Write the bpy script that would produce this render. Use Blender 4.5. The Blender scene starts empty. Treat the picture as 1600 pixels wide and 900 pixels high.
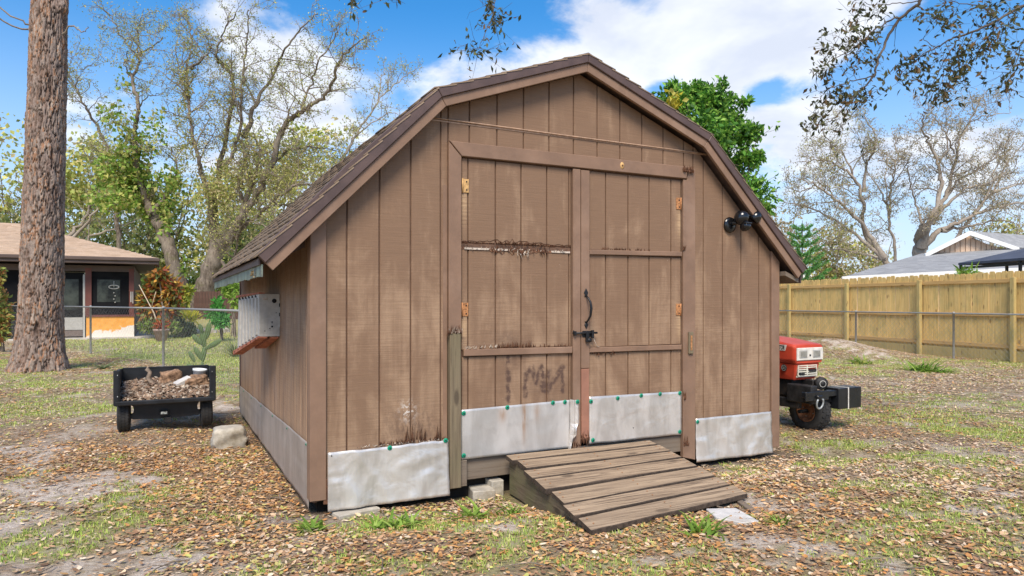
import bpy, bmesh, math, random
import numpy as np
from mathutils import Vector, Matrix

S = bpy.context.scene
COL = S.collection
R = math.radians
rnd = random.Random(7)
rng = np.random.default_rng(11)

# ------------------------------------------------------------------ camera, sky, sun, exposure
EYE = 1.35; FPX = 1075.0; HZ = 472.0
cam_d = bpy.data.cameras.new('camera'); cam = bpy.data.objects.new('camera', cam_d); COL.objects.link(cam)
cam.location = (0, 0, EYE); cam.rotation_euler = (R(90), 0, 0)
cam_d.sensor_width = 36; cam_d.lens = FPX / 1600 * 36; cam_d.shift_y = (HZ - 450) / 1600
cam_d.clip_start = 0.1; cam_d.clip_end = 3000
S.camera = cam
S.view_settings.view_transform = 'Standard'; S.view_settings.look = 'None'
S.view_settings.exposure = 1.2; S.view_settings.gamma = 1.0

SUN_EL = R(50); SUN_AZ = R(183)                  # azimuth of the sun, clockwise from +Y
sd = Vector((math.sin(SUN_AZ) * math.cos(SUN_EL), math.cos(SUN_AZ) * math.cos(SUN_EL), math.sin(SUN_EL)))
sun_d = bpy.data.lights.new('sun', 'SUN'); sun = bpy.data.objects.new('sun', sun_d); COL.objects.link(sun)
sun_d.energy = 2.1; sun_d.angle = R(26); sun_d.color = (1.0, 0.905, 0.775)
sun.rotation_euler = sd.to_track_quat('Z', 'Y').to_euler(); sun.location = (0, -5, 20)


class NT:
    """small helper for node trees"""
    def __init__(s, tree): s.t = tree; s.n = tree.nodes; s.l = tree.links
    def new(s, typ, **kw):
        n = s.n.new(typ)
        for k, v in kw.items(): setattr(n, k, v)
        return n
    def put(s, sock, v):
        if isinstance(v, bpy.types.NodeSocket): s.l.new(v, sock)
        elif v is not None:
            if sock.type == 'RGBA' and hasattr(v, '__len__') and len(v) == 3: v = (*v, 1)
            sock.default_value = v
    def coord(s, k='Object'): return s.new('ShaderNodeTexCoord').outputs[k]
    def map(s, v, scale=(1, 1, 1), loc=(0, 0, 0), rot=(0, 0, 0)):
        m = s.new('ShaderNodeMapping'); s.put(m.inputs['Vector'], v)
        m.inputs['Scale'].default_value = scale; m.inputs['Location'].default_value = loc; m.inputs['Rotation'].default_value = rot
        return m.outputs[0]
    def noise(s, v, scale=5, detail=4, rough=.55, dist=0, out='Fac'):
        m = s.new('ShaderNodeTexNoise'); s.put(m.inputs['Vector'], v)
        for k, x in (('Scale', scale), ('Detail', detail), ('Roughness', rough), ('Distortion', dist)): s.put(m.inputs[k], x)
        return m.outputs[out]
    def vor(s, v, scale=5, feature='F1', rand=1, out='Distance'):
        m = s.new('ShaderNodeTexVoronoi', feature=feature); s.put(m.inputs['Vector'], v)
        m.inputs['Scale'].default_value = scale; m.inputs['Randomness'].default_value = rand
        return m.outputs[out]
    def ramp(s, f, stops, interp='LINEAR'):
        m = s.new('ShaderNodeValToRGB'); m.color_ramp.interpolation = interp
        e = m.color_ramp.elements
        while len(e) < len(stops): e.new(.5)
        for k, (p, c) in enumerate(stops):
            e[k].position = p
            e[k].color = (c, c, c, 1) if isinstance(c, (int, float)) else (*c, 1)
        s.put(m.inputs[0], f); return m.outputs[0]
    def mix(s, f, a, b, mode='MIX'):
        m = s.new('ShaderNodeMix', data_type='RGBA', blend_type=mode)
        s.put(m.inputs[0], f); s.put(m.inputs[6], a); s.put(m.inputs[7], b); return m.outputs[2]
    def math(s, op, a, b=0, c=0, clamp=False):
        m = s.new('ShaderNodeMath', operation=op, use_clamp=clamp)
        s.put(m.inputs[0], a); s.put(m.inputs[1], b); s.put(m.inputs[2], c); return m.outputs[0]
    def vmath(s, op, a, b=(0, 0, 0), out=0):
        m = s.new('ShaderNodeVectorMath', operation=op); s.put(m.inputs[0], a); s.put(m.inputs[1], b); return m.outputs[out]
    def sep(s, v):
        m = s.new('ShaderNodeSeparateXYZ'); s.put(m.inputs[0], v); return m.outputs
    def comb(s, x, y, z):
        m = s.new('ShaderNodeCombineXYZ'); s.put(m.inputs[0], x); s.put(m.inputs[1], y); s.put(m.inputs[2], z); return m.outputs[0]
    def sstep(s, v, a, b):
        m = s.new('ShaderNodeMapRange', interpolation_type='SMOOTHSTEP'); s.put(m.inputs[0], v)
        m.inputs[1].default_value = a; m.inputs[2].default_value = b; return m.outputs[0]
    def bump(s, h, strength=.3, dist=.01, normal=None):
        m = s.new('ShaderNodeBump'); s.put(m.inputs['Height'], h)
        m.inputs['Strength'].default_value = strength; m.inputs['Distance'].default_value = dist
        if normal: s.put(m.inputs['Normal'], normal)
        return m.outputs[0]
    def rand(s): return s.new('ShaderNodeObjectInfo').outputs['Random']
    def locrand(s, v):
        """object coordinates pushed apart per object, so copies differ"""
        o = s.new('ShaderNodeObjectInfo').outputs['Random']
        return s.vmath('ADD', v, s.comb(s.math('MULTIPLY', o, 37.), s.math('MULTIPLY', o, 91.), s.math('MULTIPLY', o, 53.)))


# ---- world: Nishita sky with drifting cloud
W = bpy.data.worlds.new('World'); S.world = W; W.use_nodes = True
t = NT(W.node_tree); W.node_tree.nodes.clear()
sky = t.new('ShaderNodeTexSky', sky_type='NISHITA'); sky.sun_disc = False
sky.sun_elevation = SUN_EL; sky.sun_rotation = SUN_AZ; sky.air_density = 1.0; sky.dust_density = 0.6; sky.ozone_density = 2.0
hs = t.new('ShaderNodeHueSaturation'); hs.inputs['Saturation'].default_value = 1.42; hs.inputs['Value'].default_value = 1.2
t.l.new(sky.outputs[0], hs.inputs['Color'])
dr = t.vmath('NORMALIZE', t.coord('Generated'))
dx, dy, dz = t.sep(dr)
zz = t.math('ADD', t.math('MAXIMUM', dz, 0.0), 0.22)
pl = t.comb(t.math('DIVIDE', dx, zz), t.math('DIVIDE', dy, zz), 0.0)
n1 = t.noise(t.map(pl, (1.0, .8, 1), (3.1, 1.7, 0)), 2.5, 8, .6, .3)
n2 = t.noise(t.map(pl, (1, 1, 1), (9.0, 4, 0)), 3.4, 6, .6, .2)
dens = t.math('ADD', t.math('MULTIPLY', n1, .75), t.math('MULTIPLY', n2, .25))
def skydir(px, py):
    v = Vector(((px - 800) / FPX, 1, (HZ - py) / FPX)).normalized(); return tuple(v)
# broad cloud banks and clear gaps of this sky
for px, py, rad, w in ((1080, 40, 150, .22), (1260, 40, 150, .18), (1370, 60, 60, .08), (720, 125, 100, .17), (900, 110, 110, .15), (1290, 195, 100, .17), (1430, 205, 80, .15),
                       (980, 110, 60, .12), (1230, 200, 50, .1), (450, 190, 160, .12), (120, 210, 90, .14), (1560, 190, 80, .14),
                       (660, 25, 110, -.22), (780, 30, 70, -.16), (160, 60, 130, -.18), (10, 120, 100, -.16), (240, 140, 60, .1), (90, 170, 50, .14), (1370, 125, 70, -.30), (1440, 130, 70, -.26), (1530, 110, 90, -.30), (1035, 155, 48, -.34), (1010, 20, 40, -.1), (1240, 120, 50, -.12), (1200, 240, 40, -.12),
                       (1190, 150, 30, -.22), (1245, 140, 40, -.12), (560, 40, 60, -.08), (300, 110, 60, -.05), (330, 40, 60, .12), (470, 110, 60, .14), (1330, 290, 60, -.1), (1420, 300, 110, -.05), (1500, 210, 90, .10)):
    c = skydir(px, py); sig = rad / FPX
    d2 = t.vmath('DISTANCE', dr, c, out='Value')
    g = t.math('POWER', 2.718, t.math('MULTIPLY', t.math('MULTIPLY', d2, d2), -1.0 / (sig * sig)))
    dens = t.math('ADD', dens, t.math('MULTIPLY', g, w))
cm = t.sstep(dens, .50, .655)
thick = t.sstep(dens, .55, .95)
cshade = t.noise(t.map(pl, (1, 1, 1), (1.0, 2, 0)), 2.6, 5, .55, .2)
ccol = t.mix(t.math('MULTIPLY', t.sstep(cshade, .38, .62), .8), (6.3, 6.45, 6.75), (4.3, 4.65, 5.5))
wisp = t.math('MULTIPLY', cm, .93)
horizon = t.sstep(dz, .40, .02)
skyc = t.mix(t.math('MULTIPLY', horizon, .78), hs.outputs[0], (3.9, 4.7, 6.2))
out = t.mix(wisp, skyc, ccol)
bg = t.new('ShaderNodeBackground'); t.put(bg.inputs['Color'], out); bg.inputs['Strength'].default_value = 0.075
wo = t.new('ShaderNodeOutputWorld'); t.l.new(bg.outputs[0], wo.inputs['Surface'])

# ------------------------------------------------------------------ helpers
def link(o, parent=None):
    COL.objects.link(o)
    if parent is not None: o.parent = parent
    return o
def tag(o, label=None, cat=None, group=None, kind=None):
    if label: o['label'] = label
    if cat: o['category'] = cat
    if group: o['group'] = group
    if kind: o['kind'] = kind
    return o
def empty(name, label, cat, loc=(0, 0, 0), rotz=0, group=None):
    o = bpy.data.objects.new(name, None); COL.objects.link(o); o.location = loc; o.rotation_euler = (0, 0, rotz)
    o.empty_display_size = .2
    return tag(o, label, cat, group)
def obj(name, bm, mats, parent=None, smooth=False, loc=None):
    me = bpy.data.meshes.new(name)
    bmesh.ops.recalc_face_normals(bm, faces=bm.faces)
    bm.to_mesh(me); bm.free()
    if not isinstance(mats, (list, tuple)): mats = [mats]
    for m in mats: me.materials.append(m)
    if smooth: me.polygons.foreach_set('use_smooth', [True] * len(me.polygons))
    o = bpy.data.objects.new(name, me)
    if loc is not None: o.location = loc
    return link(o, parent)
def again(src, parent=None, loc=None, rot=None, scale=None):
    o = src.copy(); link(o, parent if parent is not None else src.parent)
    if loc is not None: o.location = loc
    if rot is not None: o.rotation_euler = rot
    if scale is not None: o.scale = scale
    return o
def npmesh(name, V, F, mat, parent=None, col=None, smooth=False, kind=None):
    """mesh straight from numpy; col = rgb per vertex"""
    V = np.asarray(V, np.float32); F = np.asarray(F, np.int32)
    me = bpy.data.meshes.new(name); k = F.shape[1]
    me.vertices.add(len(V)); me.vertices.foreach_set('co', V.ravel())
    me.loops.add(F.size); me.loops.foreach_set('vertex_index', F.ravel())
    me.polygons.add(len(F)); me.polygons.foreach_set('loop_start', np.arange(0, F.size, k, dtype=np.int32))
    me.polygons.foreach_set('loop_total', np.full(len(F), k, np.int32))
    if smooth: me.polygons.foreach_set('use_smooth', np.ones(len(F), bool))
    me.update(calc_edges=True)
    if col is not None:
        a = me.color_attributes.new('Col', 'FLOAT_COLOR', 'POINT')
        c = np.ones((len(V), 4), np.float32); c[:, :3] = col; a.data.foreach_set('color', c.ravel())
    for m in (mat if isinstance(mat, (list, tuple)) else [mat]): me.materials.append(m)
    o = bpy.data.objects.new(name, me); link(o, parent)
    if kind: o['kind'] = kind
    return o
def box(bm, x0, x1, y0, y1, z0, z1, mi=0, M=None, bev=0):
    v = [bm.verts.new((x, y, z)) for x in (x0, x1) for y in (y0, y1) for z in (z0, z1)]
    fs = [bm.faces.new([v[i] for i in q]) for q in ((0, 1, 3, 2), (4, 6, 7, 5), (0, 4, 5, 1), (2, 3, 7, 6), (0, 2, 6, 4), (1, 5, 7, 3))]
    for f in fs: f.material_index = mi
    if M is not None:
        for a in v: a.co = M @ a.co
    if bev:
        es = list({e for f in fs for e in f.edges})
        bmesh.ops.bevel(bm, geom=es, offset=bev, segments=1, affect='EDGES', profile=.5, clamp_overlap=True)
    return v
def prism(bm, poly, y0, y1, cham=0, mi=0, ax='y'):
    """polygon in x,z extruded from y0 (front) to y1; the front face is chamfered"""
    n = len(poly); P = [Vector(p) for p in poly]
    def inset(d):
        out = []
        for i in range(n):
            a, b, c = P[i - 1], P[i], P[(i + 1) % n]
            e1 = (b - a).normalized(); e2 = (c - b).normalized()
            n1 = Vector((-e1.y, e1.x)); n2 = Vector((-e2.y, e2.x)); m = n1 + n2
            out.append(b + m * (d / max(.2, m.dot(n1))))
        return out
    area = sum(P[i - 1].x * P[i].y - P[i].x * P[i - 1].y for i in range(n))
    sg = 1 if area > 0 else -1
    def V(p, y): return bm.verts.new((p.x, y, p.y) if ax == 'y' else (y, p.x, p.y))
    rings = []
    if cham: rings.append([V(p, y0) for p in inset(cham * sg)]); rings.append([V(p, y0 + cham * (1 if y1 > y0 else -1)) for p in P])
    else: rings.append([V(p, y0) for p in P])
    rings.append([V(p, y1) for p in P])
    fs = [bm.faces.new(rings[0]), bm.faces.new(rings[-1][::-1])]
    for a, b in zip(rings, rings[1:]):
        for i in range(n): fs.append(bm.faces.new((a[i], a[i - 1], b[i - 1], b[i])))
    for f in fs: f.material_index = mi
    return fs
def tube(bm, pts, r, seg=8, mi=0, cap=True):
    pts = [Vector(p) for p in pts]; n = len(pts)
    rs = r if hasattr(r, '__len__') else [r] * n
    prev = None; rings = []
    for i, p in enumerate(pts):
        d = (pts[min(i + 1, n - 1)] - pts[max(i - 1, 0)]).normalized()
        if prev is None:
            up = Vector((0, 0, 1)) if abs(d.z) < .9 else Vector((1, 0, 0)); a = d.cross(up).normalized()
        else: a = (prev - d * prev.dot(d)).normalized()
        prev = a; b = d.cross(a)
        rings.append([bm.verts.new(p + (a * math.cos(6.2832 * k / seg) + b * math.sin(6.2832 * k / seg)) * rs[i]) for k in range(seg)])
    fs = []
    for a, b in zip(rings, rings[1:]):
        for k in range(seg): fs.append(bm.faces.new((a[k - 1], a[k], b[k], b[k - 1])))
    if cap:
        fs.append(bm.faces.new(rings[0])); fs.append(bm.faces.new(rings[-1][::-1]))
    for f in fs: f.material_index = mi; f.smooth = True
    if cap: fs[-1].smooth = fs[-2].smooth = False
    return rings
def lathe(bm, prof, seg=20, mi=0, M=None):
    """prof: list of (radius, z)"""
    rings = []
    for r, z in prof:
        if r < 1e-6: rings.append([bm.verts.new((0, 0, z))])
        else: rings.append([bm.verts.new((r * math.cos(6.28318 * k / seg), r * math.sin(6.28318 * k / seg), z)) for k in range(seg)])
    for a, b in zip(rings, rings[1:]):
        for k in range(seg):
            q = [a[k - 1] if len(a) > 1 else a[0], a[k] if len(a) > 1 else None, b[k] if len(b) > 1 else b[0], b[k - 1] if len(b) > 1 else None]
            q = [x for x in q if x is not None]
            if len(q) >= 3:
                f = bm.faces.new(q); f.material_index = mi; f.smooth = True
    vs = [v for r in rings for v in r]
    if M is not None:
        for v in vs: v.co = M @ v.co
    return vs
def poly(bm, pts, mi=0):
    f = bm.faces.new([bm.verts.new(p) for p in pts]); f.material_index = mi; return f
def T(x, y, z, rx=0, ry=0, rz=0):
    from mathutils import Euler
    return Matrix.Translation((x, y, z)) @ Euler((rx, ry, rz)).to_matrix().to_4x4()
def P3(px, py, Z): return Vector(((px - 800) / FPX * Z, Z, EYE + (HZ - py) / FPX * Z))

def _h(i, j, k, s):
    n = (i * 374761393 + j * 668265263 + k * 2147483647 + s * 974634777) & 0xffffffff
    n = ((n ^ (n >> 13)) * 1274126177) & 0xffffffff
    return ((n ^ (n >> 16)) & 0xffff) / 65535.0
def vn(x, y, z=0, s=0):
    """value noise 0..1 on numpy arrays"""
    x, y, z = np.broadcast_arrays(np.asarray(x, float), np.asarray(y, float), np.asarray(z, float))
    xi, yi, zi = (np.floor(a).astype(np.int64) for a in (x, y, z))
    fx, fy, fz = x - xi, y - yi, z - zi
    fx, fy, fz = (a * a * (3 - 2 * a) for a in (fx, fy, fz))
    r = 0
    for a in (0, 1):
        for b in (0, 1):
            for c in (0, 1):
                w = (fx if a else 1 - fx) * (fy if b else 1 - fy) * (fz if c else 1 - fz)
                r = r + w * _h(xi + a, yi + b, zi + c, s)
    return r
def fbm(x, y, z=0, s=0, o=4):
    r = 0; a = .5; tot = 0
    for k in range(o):
        r = r + a * vn(np.asarray(x) * 2 ** k, np.asarray(y) * 2 ** k, np.asarray(z) * 2 ** k, s + k); tot += a; a *= .55
    return r / tot

# ------------------------------------------------------------------ materials
def material(name, base, rough=.8, metal=0, spec=.5):
    m = bpy.data.materials.new(name); m.use_nodes = True
    t = NT(m.node_tree); b = m.node_tree.nodes['Principled BSDF']
    t.put(b.inputs['Base Color'], base); t.put(b.inputs['Roughness'], rough); t.put(b.inputs['Metallic'], metal)
    b.inputs['Specular IOR Level'].default_value = spec
    m.diffuse_color = (*base[:3], 1)
    return m, t, b
def simple(name, base, rough=.7, metal=0, var=.25, scale=12, bump=.15, spec=.4, dirt=None):
    m, t, b = material(name, base, rough, metal, spec)
    c = t.coord(); n = t.noise(c, scale, 5, .6)
    dk = tuple(x * (1 - var) for x in base); lt = tuple(min(1, x * (1 + var)) for x in base)
    col = t.mix(t.sstep(n, .3, .7), dk, lt)
    if dirt: col = t.mix(t.math('MULTIPLY', t.sstep(t.noise(c, scale * .35, 6, .65), .48, .68), dirt[1]), col, dirt[0])
    t.put(b.inputs['Base Color'], col)
    t.put(b.inputs['Roughness'], t.math('ADD', rough - .1, t.math('MULTIPLY', n, .2)))
    if bump: t.put(b.inputs['Normal'], t.bump(t.noise(c, scale * 6, 4, .6), bump, .004))
    return m

BROWN = (.225, .135, .081); BROWN_L = (.42, .28, .175); BROWN_D = (.15, .082, .05)
def gauss2(t, x, z, cx, cz, sx, sz):
    a = t.math('DIVIDE', t.math('SUBTRACT', x, cx), sx); b = t.math('DIVIDE', t.math('SUBTRACT', z, cz), sz)
    return t.math('POWER', 2.718, t.math('MULTIPLY', t.math('ADD', t.math('MULTIPLY', a, a), t.math('MULTIPLY', b, b)), -1.0))
def seg2(t, x, z, ax, az, bx, bz, w):
    """soft stroke from a to b"""
    dxx, dzz = bx - ax, bz - az; L2 = dxx * dxx + dzz * dzz
    px = t.math('SUBTRACT', x, ax); pz = t.math('SUBTRACT', z, az)
    h = t.math('DIVIDE', t.math('ADD', t.math('MULTIPLY', px, dxx), t.math('MULTIPLY', pz, dzz)), L2, clamp=True)
    qx = t.math('SUBTRACT', px, t.math('MULTIPLY', h, dxx)); qz = t.math('SUBTRACT', pz, t.math('MULTIPLY', h, dzz))
    d = t.math('SQRT', t.math('ADD', t.math('MULTIPLY', qx, qx), t.math('MULTIPLY', qz, qz)))
    return t.sstep(d, w * 2.0, w * .4)
def siding(name, side=False, marks=False):
    m, t, b = material(name, BROWN, .72, 0, .35)
    c = t.coord(); x, y, z = t.sep(c); u = y if side else x
    # rough-sawn lines run across the boards
    uz = t.comb(u, 0.0, z)
    ln = t.noise(t.map(uz, (2.6, 1, 95)), 1.0, 5, .7, .05)
    ln2 = t.noise(t.map(uz, (7, 1, 190)), 1.0, 3, .6)
    lines = t.math('ADD', t.math('MULTIPLY', ln, .65), t.math('MULTIPLY', ln2, .35))
    big = t.noise(t.map(uz, (2.1, 1, 1.1), (4, 0, 2)), 1.6, 6, .62, .5)
    streak = t.noise(t.map(uz, (16, 1, 1.2), (1, 0, 5)), 1.0, 4, .6)
    low = t.sstep(z, 2.6, .3)
    wear = t.math('ADD', t.math('ADD', t.math('MULTIPLY', big, .7), t.math('MULTIPLY', streak, .3)), t.math('MULTIPLY', t.math('SUBTRACT', low, .35), .13))
    wear = t.sstep(wear, .47, .70)
    wl = t.math('MULTIPLY', wear, t.math('ADD', .45, t.math('MULTIPLY', t.sstep(lines, .34, .62), .45)))
    col = t.mix(t.math('MULTIPLY', wl, .85), t.mix(t.sstep(lines, .32, .7), tuple(k * .90 for k in BROWN), tuple(k * 1.08 for k in BROWN)), BROWN_L)
    dk = t.math('MULTIPLY', t.sstep(t.noise(t.map(uz, (9, 1, .9), (7, 0, 1)), 1, 5, .6), .60, .76), .45)
    col = t.mix(dk, col, BROWN_D)
    spk = t.sstep(t.noise(c, 55, 3, .5), .73, .78)
    col = t.mix(t.math('MULTIPLY', spk, .6), col, (.5, .42, .34))
    if side:
        tan = t.math('MULTIPLY', t.math('MULTIPLY', t.sstep(z, 1.35, .45), t.sstep(streak, .3, .6)), .65)
        col = t.mix(tan, col, (.42, .26, .155))
        gl = t.math('MULTIPLY', t.sstep(t.noise(t.map(uz, (4, 1, 2)), 1, 5, .6), .5, .66), .35)
        col = t.mix(gl, col, (.30, .22, .175))
    if marks:
        # peeling near the skirt of the left panel and dark smears on the doors
        rg = t.math('MULTIPLY', t.math('MULTIPLY', gauss2(t, x, z, .70, .47, .2, .14), 1.0), t.sstep(t.noise(t.map(uz, (30, 1, 12)), 1, 5, .7), .42, .62), clamp=True)
        col = t.mix(t.math('MULTIPLY', rg, .75), col, (.11, .065, .045))
        pk = t.math('MULTIPLY', gauss2(t, x, z, .66, .58, .05, .06), t.sstep(t.noise(c, 30, 3, .6), .5, .56))
        col = t.mix(pk, col, (.62, .56, .5))
        wob = t.math('MULTIPLY', t.math('SUBTRACT', t.noise(c, 14, 3, .6), .5), .05)
        xx = t.math('ADD', x, wob); zw = t.math('ADD', z, wob)
        tot = 0.0
        for s in ((1.600, .63, 1.615, .80, .018), (1.615, .80, 1.66, .84, .02), (1.66, .84, 1.69, .72, .02), (1.69, .72, 1.74, .84, .018), (1.74, .84, 1.76, .66, .018),
                  (1.78, .66, 1.80, .80, .022), (1.80, .66, 1.93, .83, .02), (1.93, .83, 1.935, .64, .014), (1.455, .6, 1.45, .93, .016)):
            tot = t.math('MAXIMUM', tot, t.math('MULTIPLY', seg2(t, xx, zw, *s), 1.0))
        tot = t.math('MAXIMUM', tot, t.math('MULTIPLY', gauss2(t, x, z, 1.5, .96, .11, .13), .55))
        tot = t.math('MAXIMUM', tot, t.math('MULTIPLY', gauss2(t, x, z, 1.46, 1.08, .09, .05), .5))
        tot = t.math('MAXIMUM', tot, t.math('MULTIPLY', gauss2(t, x, z, 1.75, .72, .22, .14), .35))
        tot = t.math('MULTIPLY', tot, t.sstep(t.noise(c, 25, 4, .6), .25, .6))
        col = t.mix(tot, col, (.10, .058, .042))
        for hx, hz in ((1.09, 1.17), (1.09, 2.08), (3.125, 2.05), (3.12, 1.16)):
            col = t.mix(t.math('MULTIPLY', t.math('MULTIPLY', gauss2(t, x, z, hx, hz, .035, .13), t.sstep(ln, .3, .6)), .8), col, (.55, .37, .21))
    t.put(b.inputs['Base Color'], col)
    t.put(b.inputs['Normal'], t.bump(t.math('ADD', lines, t.math('MULTIPLY', t.noise(c, 60, 3), .25)), .5, .006))
    return m
M_SID = siding('brown_painted_siding', marks=True); M_SIDL = siding('brown_painted_siding_side', side=True)
M_TRIM = simple('brown_painted_trim', (.232, .14, .09), .62, 0, .12, 5, .2, dirt=((.38, .25, .175), .35))
M_TRIMO = simple('faded_reddish_trim', (.33, .155, .10), .65, 0, .15, 5, .2, dirt=((.22, .12, .085), .6))
M_GAP = simple('dark_groove', (.15, .085, .055), .9, 0, .2, 9, 0)
M_DRIP = simple('dark_plum_drip_edge', (.10, .064, .055), .5, 0, .2, 5, .1)
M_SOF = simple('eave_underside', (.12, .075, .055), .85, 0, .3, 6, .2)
M_PAT = simple('verdigris_metal_strip', (.20, .25, .20), .6, .1, .3, 6, .3, dirt=((.10, .085, .07), .7))
M_DARK = simple('dark_void_shade', (.02, .016, .013), .95, 0, .3, 6, 0)  # near-black colour standing in for shade inside hollows

def wood(name, base, grain, axis='x', sc=1.0, dark=(.05, .035, .025), amt=.6, rough=.8, knots=True, green=None):
    m, t, b = material(name, base, rough, 0, .3)
    c = t.locrand(t.coord())
    s = {'x': (.6, 18, 18), 'y': (18, .6, 18), 'z': (18, 18, .6)}[axis]; s = tuple(k * sc for k in s)
    g = t.noise(t.map(c, s), 2.6, 6, .7, .35)
    g2 = t.noise(t.map(c, tuple(k * 4 for k in s)), 1.3, 4, .65)
    col = t.mix(t.sstep(g, .35, .66), base, grain)
    col = t.mix(t.math('MULTIPLY', t.sstep(g2, .52, .68), amt), col, dark)
    if knots:
        k = t.vor(t.map(c, tuple(2.2 if q < 2 * sc else 6.5 for q in s)), 1.0)
        kn = t.sstep(k, .17, .08); col = t.mix(t.math('MULTIPLY', kn, .8), col, dark)
    if green is not None:
        col = t.mix(t.math('MULTIPLY', t.sstep(t.noise(c, 2.5, 5, .6), .45, .7), .6), col, green)
    col = t.mix(t.math('MULTIPLY', t.rand(), .40), col, tuple(k * .62 for k in base))
    t.put(b.inputs['Base Color'], col)
    t.put(b.inputs['Normal'], t.bump(t.math('ADD', g, t.math('MULTIPLY', g2, .6)), .45, .006))
    return m
M_PLANK = wood('weathered_ramp_plank', (.46, .34, .225), (.19, .13, .085), 'x', 1.0, (.04, .026, .018), 1.0)
M_PEDGE = simple('weathered_edge_gap_shade', (.06, .042, .03), .95, 0, .4, 30, .4)  # weathered edges, coloured extra dark to paint shade into the plank gaps
M_STRING = wood('mossy_ramp_side', (.19, .15, .10), (.12, .085, .06), 'y', 1.0, (.03, .022, .016), .7, green=(.16, .17, .07))
M_POSTW = wood('weathered_greenish_post', (.235, .185, .115), (.155, .115, .075), 'z', 1.0, (.06, .042, .03), .7, green=(.17, .145, .08))
M_SKIRT = wood('weathered_grey_skirt', (.23, .185, .14), (.19, .14, .10), 'x', .6, (.08, .06, .045), .5, knots=False)
M_PICKET = wood('new_pine_picket', (.80, .57, .23), (.70, .46, .15), 'z', .8, (.22, .10, .035), .5, green=(.42, .34, .13))
M_FRAIL = wood('pine_fence_rail', (.66, .44, .18), (.55, .33, .12), 'x', .7, (.19, .09, .04), .45)
M_FPOST = wood('pine_fence_post', (.58, .44, .18), (.48, .36, .14), 'z', .7, (.16, .09, .04), .45, green=(.25, .25, .10))
M_SPLINT = simple('splintered_rotten_wood', (.12, .055, .03), .95, 0, .5, 30, .5)
M_SPLINTW = simple('flaking_pale_paint', (.52, .44, .36), .8, 0, .3, 30, .3)

def alu(name, base, metal, rough, rust=False, amt=1):
    m, t, b = material(name, base, rough, metal, .5)
    c = t.coord(); x, y, z = t.sep(c)
    n = t.noise(t.map(c, (5, 5, 1.2)), 1.2, 6, .6, .6); n2 = t.noise(c, 9, 5, .6)
    col = t.mix(t.sstep(n, .34, .68), tuple(k * .84 for k in base), tuple(min(1, k * 1.12) for k in base))
    col = t.mix(t.math('MULTIPLY', t.sstep(n2, .55, .75), .35), col, tuple(k * .6 for k in base))
    if rust:
        r = t.math('MAXIMUM', gauss2(t, x, z, 1.585, .47, .022, .17), t.math('MULTIPLY', gauss2(t, x, z, 1.40, .50, .035, .06), .7))
        r = t.math('MAXIMUM', r, t.math('MULTIPLY', gauss2(t, x, z, 1.70, .50, .03, .07), .55))
        r = t.math('MULTIPLY', r, t.sstep(t.noise(t.map(c, (30, 30, 4)), 1, 4, .6), .25, .6))
        col = t.mix(r, col, (.28, .14, .055)); t.put(b.inputs['Metallic'], t.math('MULTIPLY', t.math('SUBTRACT', 1.0, r), metal))
    t.put(b.inputs['Base Color'], col)
    t.put(b.inputs['Roughness'], t.math('ADD', rough - .1, t.math('MULTIPLY', n, .25)))
    t.put(b.inputs['Normal'], t.bump(t.math('ADD', t.noise(c, 7, 3, .5, .8), t.math('MULTIPLY', t.vor(t.map(c, (7, 7, 9)), 1.0, 'SMOOTH_F1'), .25)), .32 * amt, .02))
    return m
M_ALU = alu('crumpled_aluminium_sheet', (.66, .62, .575), .5, .34)
M_ALUR = alu('streaked_aluminium_sheet', (.60, .57, .535), .45, .38, rust=True, amt=.35)
M_ALUS = alu('dull_aluminium_flashing', (.37, .315, .27), .2, .5, amt=.5)
M_GALV = simple('galvanised_steel', (.40, .42, .42), .5, .5, .2, 15, .1)
M_GALVB = simple('weathered_galvanised_box', (.47, .45, .41), .65, .15, .10, 25, .1, dirt=((.36, .33, .28), .4))
M_RUST = simple('rusty_red_steel', (.36, .13, .075), .8, .1, .35, 20, .3)
M_RUSTH = simple('rusty_hinge', (.42, .19, .075), .75, .1, .4, 60, .3)
M_BRASS = simple('tan_bare_wood_hinge', (.55, .33, .13), .7, 0, .25, 50, .2)
M_WASH = simple('green_washer', (.0, .27, .15), .5, 0, .1, 20, 0)
M_BLK = simple('black_iron', (.018, .018, .02), .38, .3, .3, 20, .1)
M_BLKP = simple('black_plastic', (.013, .014, .016), .3, 0, .2, 10, .05, spec=.5)
M_CHK = simple('dark_drill_hole', (.01, .01, .01), .9, 0, 0, 5, 0)

def shingle(name, a, b_, c_, sc=1.0):
    m, t, b = material(name, a, .95, 0, .2)
    c = t.coord(); g = t.noise(c, 180 * sc, 3, .7); n = t.noise(c, 1.4, 4, .6)
    v = t.vor(t.map(c, (3.2, 3.2, 9)), 1.0, out='Color'); vv = t.sep(v)[0]
    col = t.mix(vv, a, b_); col = t.mix(t.math('MULTIPLY', t.sstep(n, .45, .7), .5), col, c_)
    col = t.mix(t.math('MULTIPLY', t.sstep(g, .45, .7), .5), col, tuple(k * .45 for k in a))
    t.put(b.inputs['Base Color'], col); t.put(b.inputs['Normal'], t.bump(g, .6, .004)); return m
M_SHIN = shingle('brown_asphalt_shingle', (.23, .165, .115), (.30, .22, .155), (.17, .14, .095))
M_SHINH = shingle('tan_asphalt_shingle', (.42, .30, .21), (.52, .385, .28), (.36, .27, .2), .3)
M_SHING = shingle('grey_asphalt_shingle', (.27, .27, .27), (.36, .36, .355), (.24, .24, .24), .3)

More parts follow.
